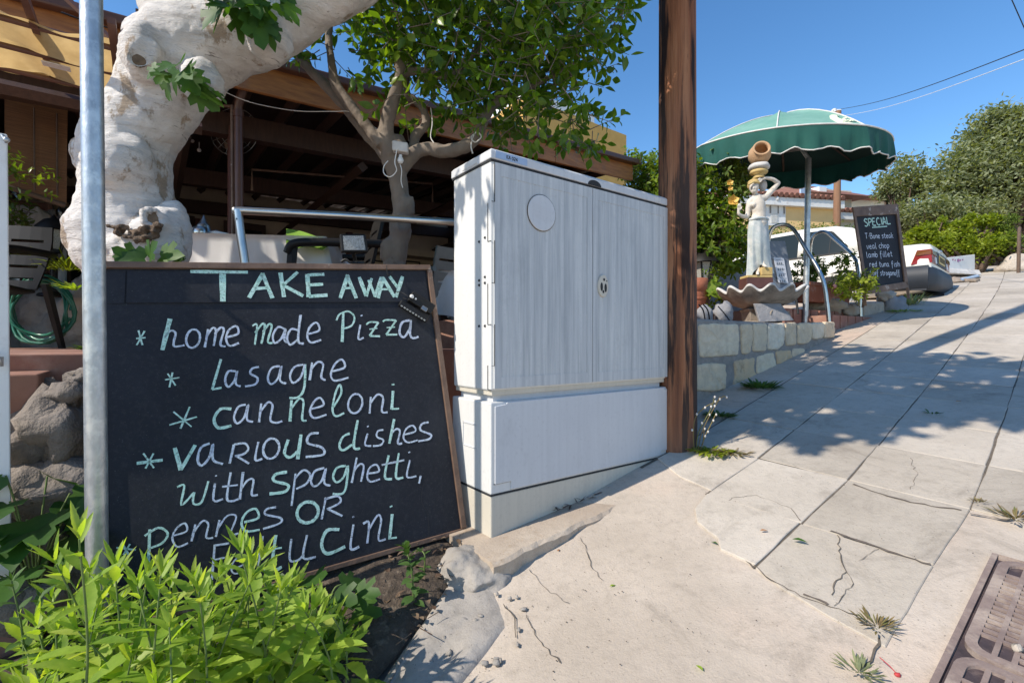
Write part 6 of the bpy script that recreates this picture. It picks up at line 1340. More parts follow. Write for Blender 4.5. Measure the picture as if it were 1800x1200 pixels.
bushy("taller dark rose sprays in front of the white car", P(1476, 466, 6.4), .17, 240, .05, 'bushleaf', seed=15, rz=.2, nm_="rose_shrub", Wd=.55)
bushy("yellow green rose bush under the special board", P(1506, 506, 5.62), .25, 1000, .045, 'hedge', seed=16, rz=.15, nm_="rose_shrub", Wd=.5)
for i, (px, py, lab) in enumerate([(1534, 496, "pink rose blossom at the bottom of the special board"), (1516, 490, "orange rose bud at the lower left of the special board"), (1468, 503, "small pink rose bud above the trough")]):
    m = MB(); c = P(px, py, 5.6); m.ell(c, .02, .02, .022, 10, ns=.4, seed=i); o = m.build("rose_blossom", mat('rose_petal', (.62, .30, .30) if i != 1 else (.5, .22, .08)), org=c); tag(o, lab, "flower")
# ------------------------------------------------------------------ handrails at the steps
def loop_rail(lab, pts):
    t = thing("handrail", pts[-1], lab, "handrail", "looped steel handrails at the steps"); m = MB(); m.tube(catmull(pts, 6), .0215, 12); m.build("rail", MT['steel'], t); return t
loop_rail("left looped steel handrail rising beside the statue", [P(1352, 545, 5.95), P(1351, 440, 5.95), P(1352, 415, 5.93), P(1361, 399, 5.9), P(1380, 395, 5.85), P(1396, 405, 5.78), P(1416, 437, 5.66), P(1438, 473, 5.54), P(1449, 500, 5.48), P(1454, 535, 5.46), P(1457, 566, 5.45)])
loop_rail("right looped steel handrail in front of the special board", [P(1424, 552, 6.9), P(1424, 450, 6.9), P(1427, 420, 6.85), P(1438, 409, 6.8), P(1452, 408, 6.72), P(1468, 421, 6.6), P(1488, 438, 6.42), P(1503, 455, 6.3), P(1508, 478, 6.26), P(1511, 520, 6.24), P(1513, 556, 6.23)])
# notice stand
ns_ = thing("notice_stand", P(1375, 540, 5.6), "grey leaning stand with a white hygiene notice behind the fountain", "sign stand")
q = [P(1346, 424, 5.62), P(1380, 423, 5.72), P(1402, 536, 5.55), P(1352, 536, 5.45)]; m = MB(); m.prism(q, V((.01, .03, 0))); m.build("panel", MT['standg'], ns_, bevel=.004)
nn = (q[1]-q[0]).cross(q[3]-q[0]).normalized(); nn = nn if nn.y < 0 else -nn
def onp(px, py, off=.022): d = V(((px-900)/F, 1, (600-py)/F)); t = (q[0]+nn*off).dot(nn)/d.dot(nn); return d*t
def Dz(x, y): return (1200+x/6, 350+y/6)
m = MB(); m.prism([onp(*Dz(*p)) for p in ((957, 613), (1068, 622), (1117, 893), (1010, 880))], -nn*.002); nt = m.build("notice", MT['notice'], ns_)
m = MB()
for y in (680, 740, 805, 865):
    for x in (0, 22, 44):
        bx = 998+(y-680)*.19+x; m.stroke([onp(*Dz(bx, y-14), .0235), onp(*Dz(bx+3, y+14), .0235)], .016, nn, jit=.5)
        m.stroke([onp(*Dz(bx-7, y), .0238), onp(*Dz(bx+8, y+3), .0238)], .012, nn, jit=.4)
for k in range(6): m.stroke([onp(*Dz(985+(k*52)*.19, 640+k*48), .0234), onp(*Dz(1060+(k*52)*.17, 644+k*48), .0234)], .005, nn)
m.build("pictograms", MT['standg'], nt)
for a_, b_ in (((1398, 514), (1403, 552)), ((1352, 530), (1350, 552))): m = MB(); m.tube([P(*a_, 5.5), P(*b_, 5.45)], .014, 6); m.build("leg", MT['black'], ns_)
# ------------------------------------------------------------------ SPECIAL board
sb = thing("special_blackboard", P(1560, 520, 5.9), "small framed special menu blackboard beside the white car", "blackboard")
sq = [P(1497, 365, 5.7), P(1576, 359, 5.95), P(1595, 506, 5.9), P(1519, 518, 5.65)]
sn = (sq[1]-sq[0]).cross(sq[3]-sq[0]).normalized(); sn = sn if sn.y < 0 else -sn
def sbp(px, py, off=0): d = V(((px-900)/F, 1, (600-py)/F)); t = (sq[0]+sn*off).dot(sn)/d.dot(sn); return d*t
O = [sbp(1497, 365), sbp(1576, 359), sbp(1595, 506), sbp(1519, 518)]
m = MB(); m.prism([sbp(1502, 366), sbp(1572, 362), sbp(1590, 503), sbp(1523, 513)], -sn*.015); m.build("panel", MT['board'], sb)
def fr(poly, nm_): m = MB(); m.prism([sbp(*p, .002) for p in poly], sn*.02-sn*.03 if False else sn*.018); m.build(nm_, MT['frame'], sb, bevel=.003)
fr([(1497, 365), (1576, 359), (1573.5, 377), (1503, 381)], "frame_rail"); fr([(1523, 506), (1592, 495), (1595, 506), (1520, 518)], "frame_rail")
fr([(1497.2, 366), (1503.2, 381.5), (1523, 505.5), (1519.5, 517)], "frame_stile"); fr([(1573.8, 377.5), (1576.2, 360), (1594.8, 505), (1588, 495.5)], "frame_stile")
m = MB()
m.tube([(O[0]+O[1])*.5-sn*.03-V((0, 0, .3)), (O[2]+O[3])*.5-sn*.28-V((0, 0, .15))], .016, 4, sm=False)
for p in (O[2], O[3]): m.tube([p, p+(O[2]-O[1]).normalized()*.13], .02, 4, sm=False)
m.build("leg", MT['frame'], sb)
def Ez(x, y): return (1490+x*120/847, 350+y*170/1200)
def sline(txt, a, b, hpx, mi, wd=.008):
    pa, pb = sbp(*Ez(*a), .003), sbp(*Ez(*b), .003); L = (pb-pa).length; ux = (pb-pa).normalized(); uz = sn.cross(ux).normalized(); uz = uz if uz.z > 0 else -uz
    h = hpx*120/847*5.8/F
    tmp = MB(); wtot = write(tmp, txt, lambda x, z: V((x, 0, z)), h, wd, sn); k = L/wtot
    x_ = 0
    for wrd in txt.split(' '):
        m = MB(); x1_ = write(m, wrd, lambda x, z: pa+ux*((x_+x)*k)+uz*z, h, wd, sn, mi); x_ += x1_+.42*h; m.build("chalk_word", [MT['mint'], MT['lilac']], sb)
sline("SPECIAL", (215, 338), (545, 308), 92, 0, .014); sline("T-Bone steak", (222, 490), (575, 480), 66, 1); sline("veal chop", (240, 618), (525, 605), 72, 1); sline("lamb fillet", (240, 725), (565, 708), 70, 1); sline("red tuna fish", (275, 838), (655, 835), 68, 1); sline("beef stroganoff", (285, 945), (655, 945), 66, 1)
m = MB(); m.stroke([sbp(*Ez(305, 352), .003), sbp(*Ez(490, 338), .003)], .014, sn); m.build("chalk_underline", MT['mint'], sb)
# ------------------------------------------------------------------ green parasol
pa_ = thing("parasol", V((P(1420, 555, 5.75).x, 5.75, .2)), "large green cafe parasol with wavy white-piped valance", "parasol")
pc_ = V((3.19, 5.78, 0)); NR = 8; RR = 1.06; ph = .25
tilt = V((-.02, .125))   # rise of the rim plane per metre in x, y
def rimz(p): return 2.235+tilt.x*(p.x-pc_.x)+tilt.y*(p.y-pc_.y)
apex = V((pc_.x+.10, pc_.y, 2.68))
def can(k, r):   # rib k at radius fraction r
    a = ph+2*math.pi*k/NR; p = V((pc_.x+RR*r*math.cos(a), pc_.y+RR*r*math.sin(a), 0)); p.z = rimz(p)*(r**1.5)+apex.z*(1-r**1.5); return p
m = MB(); SEG = 8; RS = 8
for k in range(NR):
    vs = []
    for j in range(RS+1):
        r = j/RS
        for i in range(SEG+1):
            f = i/SEG; p = can(k, r).lerp(can(k+1, r), f); bl = math.sin(math.pi*f)
            out = V((p.x-pc_.x, p.y-pc_.y, 0)); p = p+out*(.06*bl*(r**2)); p.z -= .03*bl*math.sin(math.pi*r); vs.append(p)
    m.add(vs, [(j*(SEG+1)+i, j*(SEG+1)+i+1, (j+1)*(SEG+1)+i+1, (j+1)*(SEG+1)+i) for j in range(RS) for i in range(SEG)], 0, True)
canopy = m.build("canopy", MT['canvas_sunlit'], pa_); bvh = BVHTree.FromPolygons([tuple(v) for v in m.v], m.f)
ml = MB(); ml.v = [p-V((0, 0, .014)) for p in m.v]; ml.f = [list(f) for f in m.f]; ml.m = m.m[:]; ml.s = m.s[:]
ml.build("underside_shade", mat('dark_green_shade', (.010, .042, .036), (.007, .03, .026), 5, .9), pa_)  # added near-black layer that paints the shade under the canopy
def rimp(k, f): p = can(k, 1).lerp(can(k+1, 1), f); out = V((p.x-pc_.x, p.y-pc_.y, 0)); return p+out*(.06*math.sin(math.pi*f))
m = MB(); nS = 26; vs = []; bottom = []; topl = []
tot = NR*nS
for i in range(tot+1):
    k, f = divmod(i, nS); p = rimp(k % NR, f/nS); out = V((p.x-pc_.x, p.y-pc_.y, 0)).normalized()
    d = .235+.022*math.cos(2*math.pi*i/(nS/2.6)); wv = .018*math.sin(i*.9+1.3*math.sin(i*.23))+.016*math.sin(i*.37)+.008*math.sin(i*2.1)
    topl.append(p+out*.004)
    for j in range(5): g = j/4; vs.append(p+out*(.004+wv*g+.02*g*(1-g))-V((0, 0, d*g)))
    bottom.append(vs[-1])
m.add(vs, [(i*5+j, (i+1)*5+j, (i+1)*5+j+1, i*5+j+1) for i in range(tot) for j in range(4)], 0, True)
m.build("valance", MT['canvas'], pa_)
m = MB(); m.tube(bottom, .0065, 5, caps=False); m.tube([p+V((0, 0, .004)) for p in topl], .009, 6, caps=False)
for k in range(NR): m.tube([can(k, j/8)+V((0, 0, .004)) for j in range(9)], .007, 5)
m.build("piping", MT['piping'], pa_)
pt = V((P(1421, 300, 5.7).x, 5.7, 2.14))
m = MB(); m.tube([V((P(1415, 556, 5.7).x, 5.7, .15)), V((P(1417, 500, 5.7).x, 5.7, .6)), pt], .031, 12); m.build("pole", MT['galv'], pa_)
hub = V((pc_.x+.10, pc_.y, 2.50)); m = MB(); m.tube([pt, V((pt.x-.12, pt.y+.02, 2.34)), hub, apex-V((0, 0, .02))], .024, 10); m.build("crank_arm", MT['galv'], pa_)
for k in range(NR):
    m = MB(); e = can(k, .97); e.z -= .02; m.tube([apex-V((0, 0, .05)), can(k, .5)-V((0, 0, .03)), e], .013, 4, sm=False); m.build("rib", MT['frame'] if k % 2 else MT['dwood'], pa_)
    m = MB(); e = can(k, .62); e.z -= .03; lo_ = V((pt.x*.6+pc_.x*.4, pt.y, 2.24)); m.tube([lo_, e], .011, 4, sm=False); m.build("strut", MT['greyb'], pa_)
m = MB(); m.ell(apex, .03, .03, .03, 10); m.build("finial", MT['gutter'], pa_)
# faded script logo on the canopy panel facing the street: thrown onto the cloth
cen = V((0, 0, 0))
def oncan(px, py):
    d = V(((px-900)/F, 1, (600-py)/F)).normalized(); h = bvh.ray_cast(cen, d)
    return (h[0]-d*.035) if h[0] else None
def Lz(x, y): return (1440+x*130/1733, 190+y*72/1200)
m = MB()
for wd, pts in [(.075, [(400, 200), (320, 230), (330, 310), (450, 390), (600, 425), (740, 420)]), (.022, [(640, 300), (580, 290), (575, 335), (640, 365), (690, 330)]), (.022, [(700, 290), (735, 330), (720, 380), (690, 375)]), (.016, [(760, 350), (800, 340), (790, 375)]), (.016, [(830, 345), (850, 375), (815, 380)]), (.014, [(895, 390), (920, 370), (935, 400)]), (.03, [(890, 260), (960, 340), (1040, 430), (1120, 485)]), (.016, [(950, 300), (1060, 400), (1130, 470)])]:
    q = [oncan(*Lz(*p)) for p in pts]; q = [p for p in q if p]
    if len(q) > 1: m.stroke(q, wd, V((-.45, -.6, .66)).normalized(), jit=.08)
print('LOGO', len(m.v))
if m.v: m.build("logo_lettering", MT['logo'], canopy)
# ------------------------------------------------------------------ white saloon car
CR = V((6.10, 7.10, 0)); cf = V((-.66, .751, 0)).normalized(); clf = V((-.751, -.66, 0)).normalized(); half = .87
CO = CR-clf*half; CO.z = .46
def K(x, y, z): p = CO+cf*x+clf*y; return V((p.x, p.y, CO.z+z))
car = thing("parked_car", CO, "cream white saloon car parked nose-in behind the special board", "car")
def loft(m, secs, mi=0, sm=True, cap=True):
    n = len(secs[0]); m.add([p for s_ in secs for p in s_], [(i*n+k, i*n+(k+1) % n, (i+1)*n+(k+1) % n, (i+1)*n+k) for i in range(len(secs)-1) for k in range(n)], mi, sm)
    if cap: m.add(secs[0], [tuple(range(n))[::-1]], mi); m.add(secs[-1], [tuple(range(n))], mi)
def bodysec(x, hw, zb, zm, zt, hwt):
    h = [(hw*.92, zb), (hw, zb+.08), (hw*1.005, zm-.12), (hw, zm), (hw*.975, zm+.06), (hwt, zt-.02), (hwt-.06, zt), (hwt*.5, zt+.012)]
    return [K(x, y, z) for y, z in h]+[K(x, 0, zt+.015)]+[K(x, -y, z) for y, z in h[::-1]]
m = MB()
loft(m, [bodysec(.0, .80, .40, .70, .93, .70), bodysec(.03, .84, .36, .72, .985, .74), bodysec(.12, .862, .30, .74, 1.0, .77), bodysec(.5, .87, .24, .75, 1.005, .79), bodysec(1.05, .872, .22, .76, 1.0, .79), bodysec(2.4, .872, .20, .76, .965, .80), bodysec(3.3, .868, .20, .75, .95, .79), bodysec(3.6, .865, .22, .72, .90, .76), bodysec(4.4, .84, .30, .68, .80, .72), bodysec(4.66, .78, .36, .62, .74, .66)])
m.build("body", MT['carp'], car)
m = MB()
def gsec(x, hb_, ht, zb, zt): return [K(x, hb_, zb), K(x, (hb_+ht)/2+.012, (zb+zt)/2), K(x, ht, zt-.03), K(x, ht-.05, zt), K(x, 0, zt+.02), K(x, -ht+.05, zt), K(x, -ht, zt-.03), K(x, -(hb_+ht)/2-.012, (zb+zt)/2), K(x, -hb_, zb)]
loft(m, [gsec(0.50, .74, .70, .98, 1.021), gsec(0.73, .77, .67, .97, 1.203), gsec(1.03, .785, .62, .96, 1.423), gsec(1.28, .79, .605, .96, 1.496), gsec(1.78, .79, .60, .95, 1.526), gsec(2.38, .79, .60, .94, 1.508), gsec(2.63, .785, .60, .94, 1.447), gsec(2.98, .77, .62, .93, 1.155), gsec(3.23, .74, .68, .92, 0.950)])
m.build("roof", MT['carp'], car)
def sidey(z, off=.014): f = (z-.96)/(1.48-.96); return .79+(.612-.79)*f+off+.012*math.sin(math.pi*min(1, max(0, f)))
def window(pts, nm_="window", mt_='glass', off=.012):
    for sg in ((1, -1)):
        m = MB(); q = [K(x, sg*sidey(z, off), z) for x, z in pts]; m.prism(q, clf*(-.006*sg)); m.build(nm_, MT[mt_], car)
window([(1.080, 1.009), (1.050, 1.106), (1.280, 1.386), (1.400, 1.429), (1.710, 1.447), (1.710, 0.997)]); window([(1.800, 0.997), (1.800, 1.447), (2.330, 1.435), (2.500, 1.386), (2.830, 1.082), (2.830, 0.990)])
window([(1.020, 0.984), (1.020, 1.009), (2.880, 0.990), (2.880, 0.966)], "window_trim", 'black', .016); window([(1.305, 1.009), (1.315, 1.009), (1.315, 1.410), (1.305, 1.404)], "window_divider", 'black', .016)
m = MB(); m.prism([K(0.640, .60, 1.082), K(0.980, .53, 1.429), K(0.980, -.53, 1.429), K(0.640, -.60, 1.082)], V((0, 0, .012))); m.build("rear_window", MT['glass'], car)
m = MB(); m.prism([K(2.730, .56, 1.410), K(3.160, .62, 1.033), K(3.160, -.62, 1.033), K(2.730, -.56, 1.410)], V((0, 0, .02))); m.build("windscreen", MT['glass'], car)
for sg in (1, -1):   # rear light clusters wrap the corner
    t1 = MB(); t1.prism([K(-.016, sg*.44, .70), K(-.012, sg*.81, .70), K(-.004, sg*.81, .895), K(-.006, sg*.44, .895)], cf*.02); t1.prism([K(-.010, sg*.815, .70), K(.22, sg*.886, .68), K(.15, sg*.884, .885), K(-.002, sg*.815, .895)], clf*(-.02*sg)); l_ = t1.build("tail_light", MT['redl'], car)
    t2 = MB(); t2.prism([K(-.021, sg*.46, .82), K(-.018, sg*.80, .82), K(-.012, sg*.80, .88), K(-.013, sg*.46, .88)], cf*.006); t2.prism([K(-.006, sg*.822, .82), K(.165, sg*.891, .81), K(.145, sg*.890, .87), K(.0, sg*.822, .88)], clf*(-.006*sg)); t2.build("indicator_lens", MT['orl'], l_)
    t3 = MB(); t3.prism([K(-.02, sg*.46, .715), K(-.02, sg*.56, .715), K(-.014, sg*.56, .805), K(-.014, sg*.46, .805)], cf*.006); t3.build("reverse_lens", MT['whitepl'], l_)
m = MB(); m.box(K(-.012, 0, .80), .52, .02, .125, (clf, cf, Z)); m.box(K(-.03, 0, .80), .001, .001, .001, (clf, cf, Z)); pl_ = m.build("number_plate", MT['yelp'], car, bevel=.003)
m = MB()
for k, ch in enumerate("KAE 024"[:0]): pass
for k in range(6): m.box(K(-.0235, .20-.08*k, .80), .038, .003, .075, (clf, cf, Z))
m.build("plate_marks", MT['seam'], pl_)
m = MB(); m.box(K(-.004, 0, .80), .86, .02, .19, (clf, cf, Z)); m.build("plate_recess", MT['carg'], car)
def bumpsec(y, x): return [K(x-.09, y, .40), K(x-.10, y, .50), K(x-.08, y, .62), K(x-.02, y, .655), K(x+.10, y, .64), K(x+.10, y, .30), K(x-.08, y, .29)]
m = MB(); loft(m, [bumpsec(y, .02+.10*max(0, (abs(y)-.62)/.28)**2) for y in (-.90, -.84, -.72, -.4, 0, .4, .72, .84, .90)])
for sg in (1, -1): loft(m, [[K(x, sg*(.905-.0), .655-.02*0), K(x, sg*.915, .50), K(x, sg*.905, .32), K(x, sg*.84, .30), K(x, sg*.84, .655)] for x in (.02, .4, .74)], cap=True)
m.build("bumper", MT['carg'], car)
m = MB(); 
for sg in (1, -1): loft(m, [[K(x, sg*.87, .55), K(x, sg*.888, .50), K(x, sg*.888, .26), K(x, sg*.85, .22)] for x in (1.42, 2.0, 2.8, 3.4)])
m.build("side_cladding", MT['carg'], car)
for x in (1.08, 3.88):
    for sg in (1, -1):
        m = MB(); ax = (cf, Z, clf*sg); m.lathe(K(x, sg*.66, .305), [(.18, .02), (.29, .0), (.305, .03), (.305, .17), (.29, .20), (.20, .205)], 28, ax=ax); w_ = m.build("wheel", MT['tyre'], car)
        m = MB(); m.lathe(K(x, sg*.66, .305), [(.0, .18), (.06, .185), (.15, .19), (.195, .198), (.20, .185), (.0, .15)], 24, ax=ax); m.build("rim", MT['alloy'], w_)
        m = MB(); q = [K(x+.38*math.cos(a), sg*.876, .34+.36*math.sin(a)) for a in [math.pi*k/14-.05 for k in range(15)]]; m.prism(q, clf*(-.02*sg)); m.build("wheel_arch", MT['black'], car)
m = MB(); m.box(K(2.0, .884, .80), .16, .015, .03, (cf, clf, Z)); m.box(K(2.95, .884, .80), .16, .015, .03, (cf, clf, Z)); m.build("door_handle", MT['black'], car)
m = MB()
for x in (1.98, 3.1): m.box(K(x, .8735, .60), .008, .004, .70, (cf, clf, Z))
m.box(K(1.36, .8735, .82), .008, .004, .25, (cf, clf, Z)); m.build("door_gap", MT['seam'], car)
m = MB(); m.box(K(-.03, .30, .86), .05, .004, .02, (clf, cf, Z)); m.ell(K(.0, .0, .95), .03, .01, .03, 10); m.build("badge", MT['alloy'], car)
m = MB(); m.tube([K(-.10, .45, .24), K(.3, .45, .26)], .025, 10); m.build("exhaust", MT['black'], car)
# ------------------------------------------------------------------ houses, far pole, trees behind
def hp(px, py, Y): return P(px, py, Y)
ho = thing("ochre_house", hp(1420, 500, 15), "single storey ochre house with scalloped red tile eaves", "house")
ha = hp(1285, 344, 13.2); dirh = V((.985, .17, 0)); backh = V((-.17, .985, 0))
def hq(s_, b, z): p = V((ha.x, ha.y, 0))+dirh*s_+backh*b; return V((p.x, p.y, z))
zr = ha.z-.15
def tof(px): k = (px-900)/F; return (k*ha.y-ha.x)/(dirh.x-k*dirh.y)
s1 = tof(1482); s2 = tof(1585); s0 = tof(1285)
m = MB(); m.prism([hq(s0, .25, 0), hq(s1, .25, 0), hq(s1, .25, zr), hq(s0, .25, zr)], backh*4); m.build("wall", MT['house'], ho)
m = MB(); m.prism([hq(s1, .9, 0), hq(s2, .9, 0), hq(s2, .9, zr-.05), hq(s1, .9, zr-.05)], backh*3.5); m.build("wall", MT['houseb'], ho)
m = MB(); m.prism([hq(s0, .10, zr), hq(s1+.15, .10, zr), hq(s1+.15, .10, zr+.22), hq(s0, .10, zr+.22)], backh*.3); m.prism([hq(s1+.2, .72, zr-.12), hq(s2, .72, zr-.12), hq(s2, .72, zr+.08), hq(s1+.2, .72, zr+.08)], backh*.3); m.build("eaves_board", MT['white'], ho)
m = MB()
n = int((s1+.3-s0)/.165)
for k in range(n): x = s0+.08+k*.165; m.tube([hq(x, .04, zr+.28), hq(x, 2.4, zr+.85)], .07, 8)
n = int((s2-s1)/.165)
for k in range(n): x = s1+.3+k*.165; m.tube([hq(x, .66, zr+.14), hq(x, 2.8, zr+.65)], .07, 8)
m.prism([hq(s0, .1, zr+.23), hq(s1+.25, .1, zr+.23), hq(s1+.25, 2.4, zr+.83), hq(s0, 2.4, zr+.83)], V((0, 0, .03))); m.build("roof", MT['rooft'], ho)
def shut(px0, px1, y0, y1, nm_, mt_, off, th=.02, par=ho):
    m = MB(); a, b = tof(px0), tof(px1); za = lambda px, py: (600-py)/F*hq(tof(px), .25, 0).y
    m.prism([hq(a, .25-off, za(px0, y1)), hq(b, .25-off, za(px0, y1)), hq(b, .25-off, za(px0, y0)), hq(a, .25-off, za(px0, y0))], backh*th); return m.build(nm_, MT[mt_], par)
f = shut(1349, 1391, 357, 396, "window", 'white', .03)
m = MB()
for k in range(13): 
    zz = (600-392)/F*hq(tof(1370), .25, 0).y+k*.042
    m.prism([hq(tof(1364.5), .205, zz), hq(tof(1376), .205, zz), hq(tof(1376), .20, zz+.03), hq(tof(1364.5), .20, zz+.03)], backh*.01)
m.build("louvre", MT['white'], f)
m = MB()
for px in (1352, 1363.5, 1377, 1388): 
    s_ = tof(px); m.prism([hq(s_-.02, .20, (600-395)/F*15), hq(s_+.02, .20, (600-395)/F*15), hq(s_+.02, .20, (600-358)/F*14.2), hq(s_-.02, .20, (600-358)/F*14.2)], backh*.01)
m.build("hinge_strip", MT['greyb'], f)
m = MB(); m.ell(hq(tof(1371), .15, (600-350)/F*hq(tof(1371), .15, 0).y), .09, .09, .09, 14); m.build("wall_lamp", MT['whitepl'], ho)
up = thing("upper_house", hp(1465, 340, 19), "white upper storey with brown hipped tile roof behind the ochre house", "house")
def blk(px0, px1, y0, y1, Y, dep, mt_, nm_, par, dr=dirh):
    a, b = P(px0, y1, Y), P(px1, y1, Y*1.0); m = MB(); k = (px1-900)/F; s_ = (k*a.y-a.x)/(dr.x-k*dr.y); b = a+dr*s_
    zt_ = (600-y0)/F*Y; m.prism([V((a.x, a.y, 0)), V((b.x, b.y, 0)), V((b.x, b.y, zt_)), V((a.x, a.y, zt_))], V((-.6, .8, 0))*dep); return m.build(nm_, MT[mt_], par)
blk(1424, 1497, 331, 420, 18, 4, 'houseb', "wall", up); blk(1440, 1453, 328, 420, 17.7, 1, 'white', "pilaster", up)
a = P(1418, 336, 17.4); m = MB(); dq = dirh; c0 = a; c1 = a+dirh*2.95; c1.z = c0.z-.05
m.add([c0, c1, c1+V((-.6, .8, 0))*4, c0+V((-.6, .8, 0))*4, (c0+c1)/2+V((-.6, .8, 0))*1.5+V((0, 0, .75)), (c0+c1)/2+V((-.6, .8, 0))*2.5+V((0, 0, .75))], [(0, 1, 4), (1, 2, 5, 4), (2, 3, 5), (3, 0, 4, 5), (0, 3, 2, 1)]); m.build("roof", MT['rooft'], up)
fh = thing("far_house", hp(1555, 350, 24), "distant white house with red roof edge beside the olive tree", "house")
blk(1532, 1572, 346, 420, 24, 5, 'houseb', "wall", fh)
a = P(1522, 347, 23.5); m = MB(); b = a+dirh*2.6; m.add([a, b, b+V((-.6, .8, .35))*4, a+V((-.6, .8, .35))*4], [(0, 1, 2, 3)]); m.prism([a, b, b+V((0, 0, .12)), a+V((0, 0, .12))], V((-.3, .4, 0))); m.build("roof", MT['rooft'], fh)
bh = thing("back_house", hp(1400, 330, 20), "pale house with blue shutter under the parasol edge", "house")
blk(1375, 1412, 328, 420, 20, 3, 'houseb', "wall", bh); blk(1408, 1417, 328, 338, 17.0, .05, 'plate', "shutter", bh)
t = thing("utility_pole", V((P(1471, 420, 12.5).x, 12.5, .8)), "distant brown utility pole rising behind the parasol", "pole", None)
m = MB(); p1 = P(1471, 196, 12.5); m.tube([V((p1.x, p1.y, .5)), V((p1.x, p1.y, 3.0)), V((p1.x+.03, p1.y, p1.z))], [.09, .085, .075], 14); m.build("shaft", mat('far_pole_wood', (.27, .145, .08), (.18, .09, .05), 5, .8, (4, 4, .4)), t)
m = MB(); m.tube([p1+V((-.06, 0, -.02)), p1+V((-.06, 0, .06))], .045, 8); m.tube([p1+V((.10, 0, .02)), p1+V((-.12, 0, .02))], .035, 8); m.build("insulator", MT['whitepl'], t)
for lab, a, b, r, mt_ in [("dark overhead wire running to the far pole", (1478, 192, 12.5), (1830, 76, 4.6), .0055, 'black'), ("pale overhead wire below the dark one", (1480, 204, 12.5), (1830, 93, 4.6), .0045, 'whitepl'), ("short dark overhead wire crossing the top right corner", (1765, -30, 6), (1830, 116, 6.3), .006, 'black')]:
    pa, pb = P(*a), P(*b); m = MB(); m.tube([pa.lerp(pb, k/16)-V((0, 0, .10*math.sin(math.pi*k/16)*(0 if 'short' in lab else 1))) for k in range(17)], r, 5); o = m.build("overhead_wire", MT[mt_], org=pa); tag(o, lab, "wire")
def tree(lab, c, r, rz, n, L, mt_, seed, lobes, base, grp="trees and hedges behind the car", nm_="olive_tree", cat="tree", Wd=.4):
    t = thing(nm_, base, lab, cat, grp); r_ = random.Random(seed); m = MB(); ms = MB(); c = V(c)
    for (ox, oy, oz, f, w_) in lobes:
        k = int(n*w_); lc = c+V((ox*r, oy*r, oz*rz))
        nsub = max(4, k//70); subs = []
        for s_ in range(nsub):
            d = V((r_.gauss(0, 1), r_.gauss(0, 1), r_.gauss(0, 1))).normalized()*(.55+.45*r_.random()); subs.append(lc+V((d.x*r*f, d.y*r*f, d.z*rz*f)))
        for s_ in subs[::3]:
            ms.tube(catmull([V(base)+V((0, 0, .3)), V(base).lerp(s_, .55)+V((r_.uniform(-.2, .2), 0, .2)), s_], 3), [.07, .06, .05, .04, .03, .02, .01], 5)
        for i in range(k):
            sc_ = subs[i % nsub]; sp_ = .34*f*r/.5*.55
            b = sc_+V((r_.gauss(0, 1)*sp_*.6, r_.gauss(0, 1)*sp_*.6, r_.gauss(0, 1)*sp_*.45))
            d = V((r_.uniform(-1, 1), r_.uniform(-1, 1), r_.uniform(-.6, .9)))
            m.leaf(b, d, V((r_.uniform(-1, 1), r_.uniform(-1, 1), 1)), L*r_.uniform(.7, 1.3), L*Wd, (0, 1, .8, 0), fold=.2, curl=.2)
    m.build("crown", MT[mt_], t); ms.build("trunk", MT['brownstem'], t); return t
tree("tall grey green olive tree at the right edge", P(1760, 290, 13.5), 1.9, 1.7, 30000, .13, 'olive', 3, [(0, 0, 0, .62, .3), (.0, .0, .55, .38, .16), (-.55, 0, -.2, .42, .16), (.6, 0, .1, .5, .18), (-.15, -.2, -.45, .5, .14), (.35, 0, .62, .3, .06)], V((P(1760, 480, 13.5).x, 13.5, 1.2)))
tree("smaller olive tree left of the tall one", P(1590, 318, 15.5), .95, 1.0, 7000, .12, 'olive', 5, [(0, 0, 0, .7, .5), (.5, 0, -.1, .5, .25), (-.4, 0, -.3, .5, .25)], V((P(1590, 480, 15.5).x, 15.5, 1.3)))
tree("loose olive foliage filling below the two crowns", P(1660, 380, 13.0), 1.2, .7, 9000, .12, 'olive', 6, [(0, 0, 0, .7, .5), (.7, 0, .1, .5, .25), (-.7, 0, 0, .5, .25)], V((P(1660, 490, 13).x, 13, 1.2)))
tree("yellow green hedge shrub behind the car boot", P(1640, 425, 11.0), .62, .55, 5200, .08, 'hedge', 7, [(0, 0, -.1, .6, .35), (.6, 0, -.2, .45, .2), (-.6, 0, .05, .4, .17), (.25, 0, .75, .28, .1), (-.3, 0, .55, .32, .12), (.75, 0, .5, .22, .06)], V((P(1640, 490, 11).x, 11, 1.0)), nm_="hedge_shrub", cat="shrub", Wd=.5)
tree("leafy green hedge shrub above the white block", P(1712, 430, 10.6), .72, .60, 6500, .08, 'hedge', 8, [(0, 0, -.1, .6, .35), (.6, 0, .0, .45, .2), (-.5, 0, .1, .42, .17), (.1, 0, .85, .28, .1), (.45, 0, .75, .25, .08), (-.35, 0, .6, .26, .1)], V((P(1712, 490, 10.6).x, 10.6, 1.0)), nm_="hedge_shrub", cat="shrub", Wd=.5)
tree("straggly yellowing shrub at the right edge below the olive", P(1790, 440, 10.4), .75, .6, 4500, .07, 'roseleaf', 9, [(0, 0, 0, .6, .5), (-.5, 0, .5, .35, .2), (-.2, 0, .95, .28, .15), (-.7, 0, 0, .3, .15)], V((P(1790, 490, 10.4).x, 10.4, 1.2)), nm_="hedge_shrub", cat="shrub", Wd=.3)
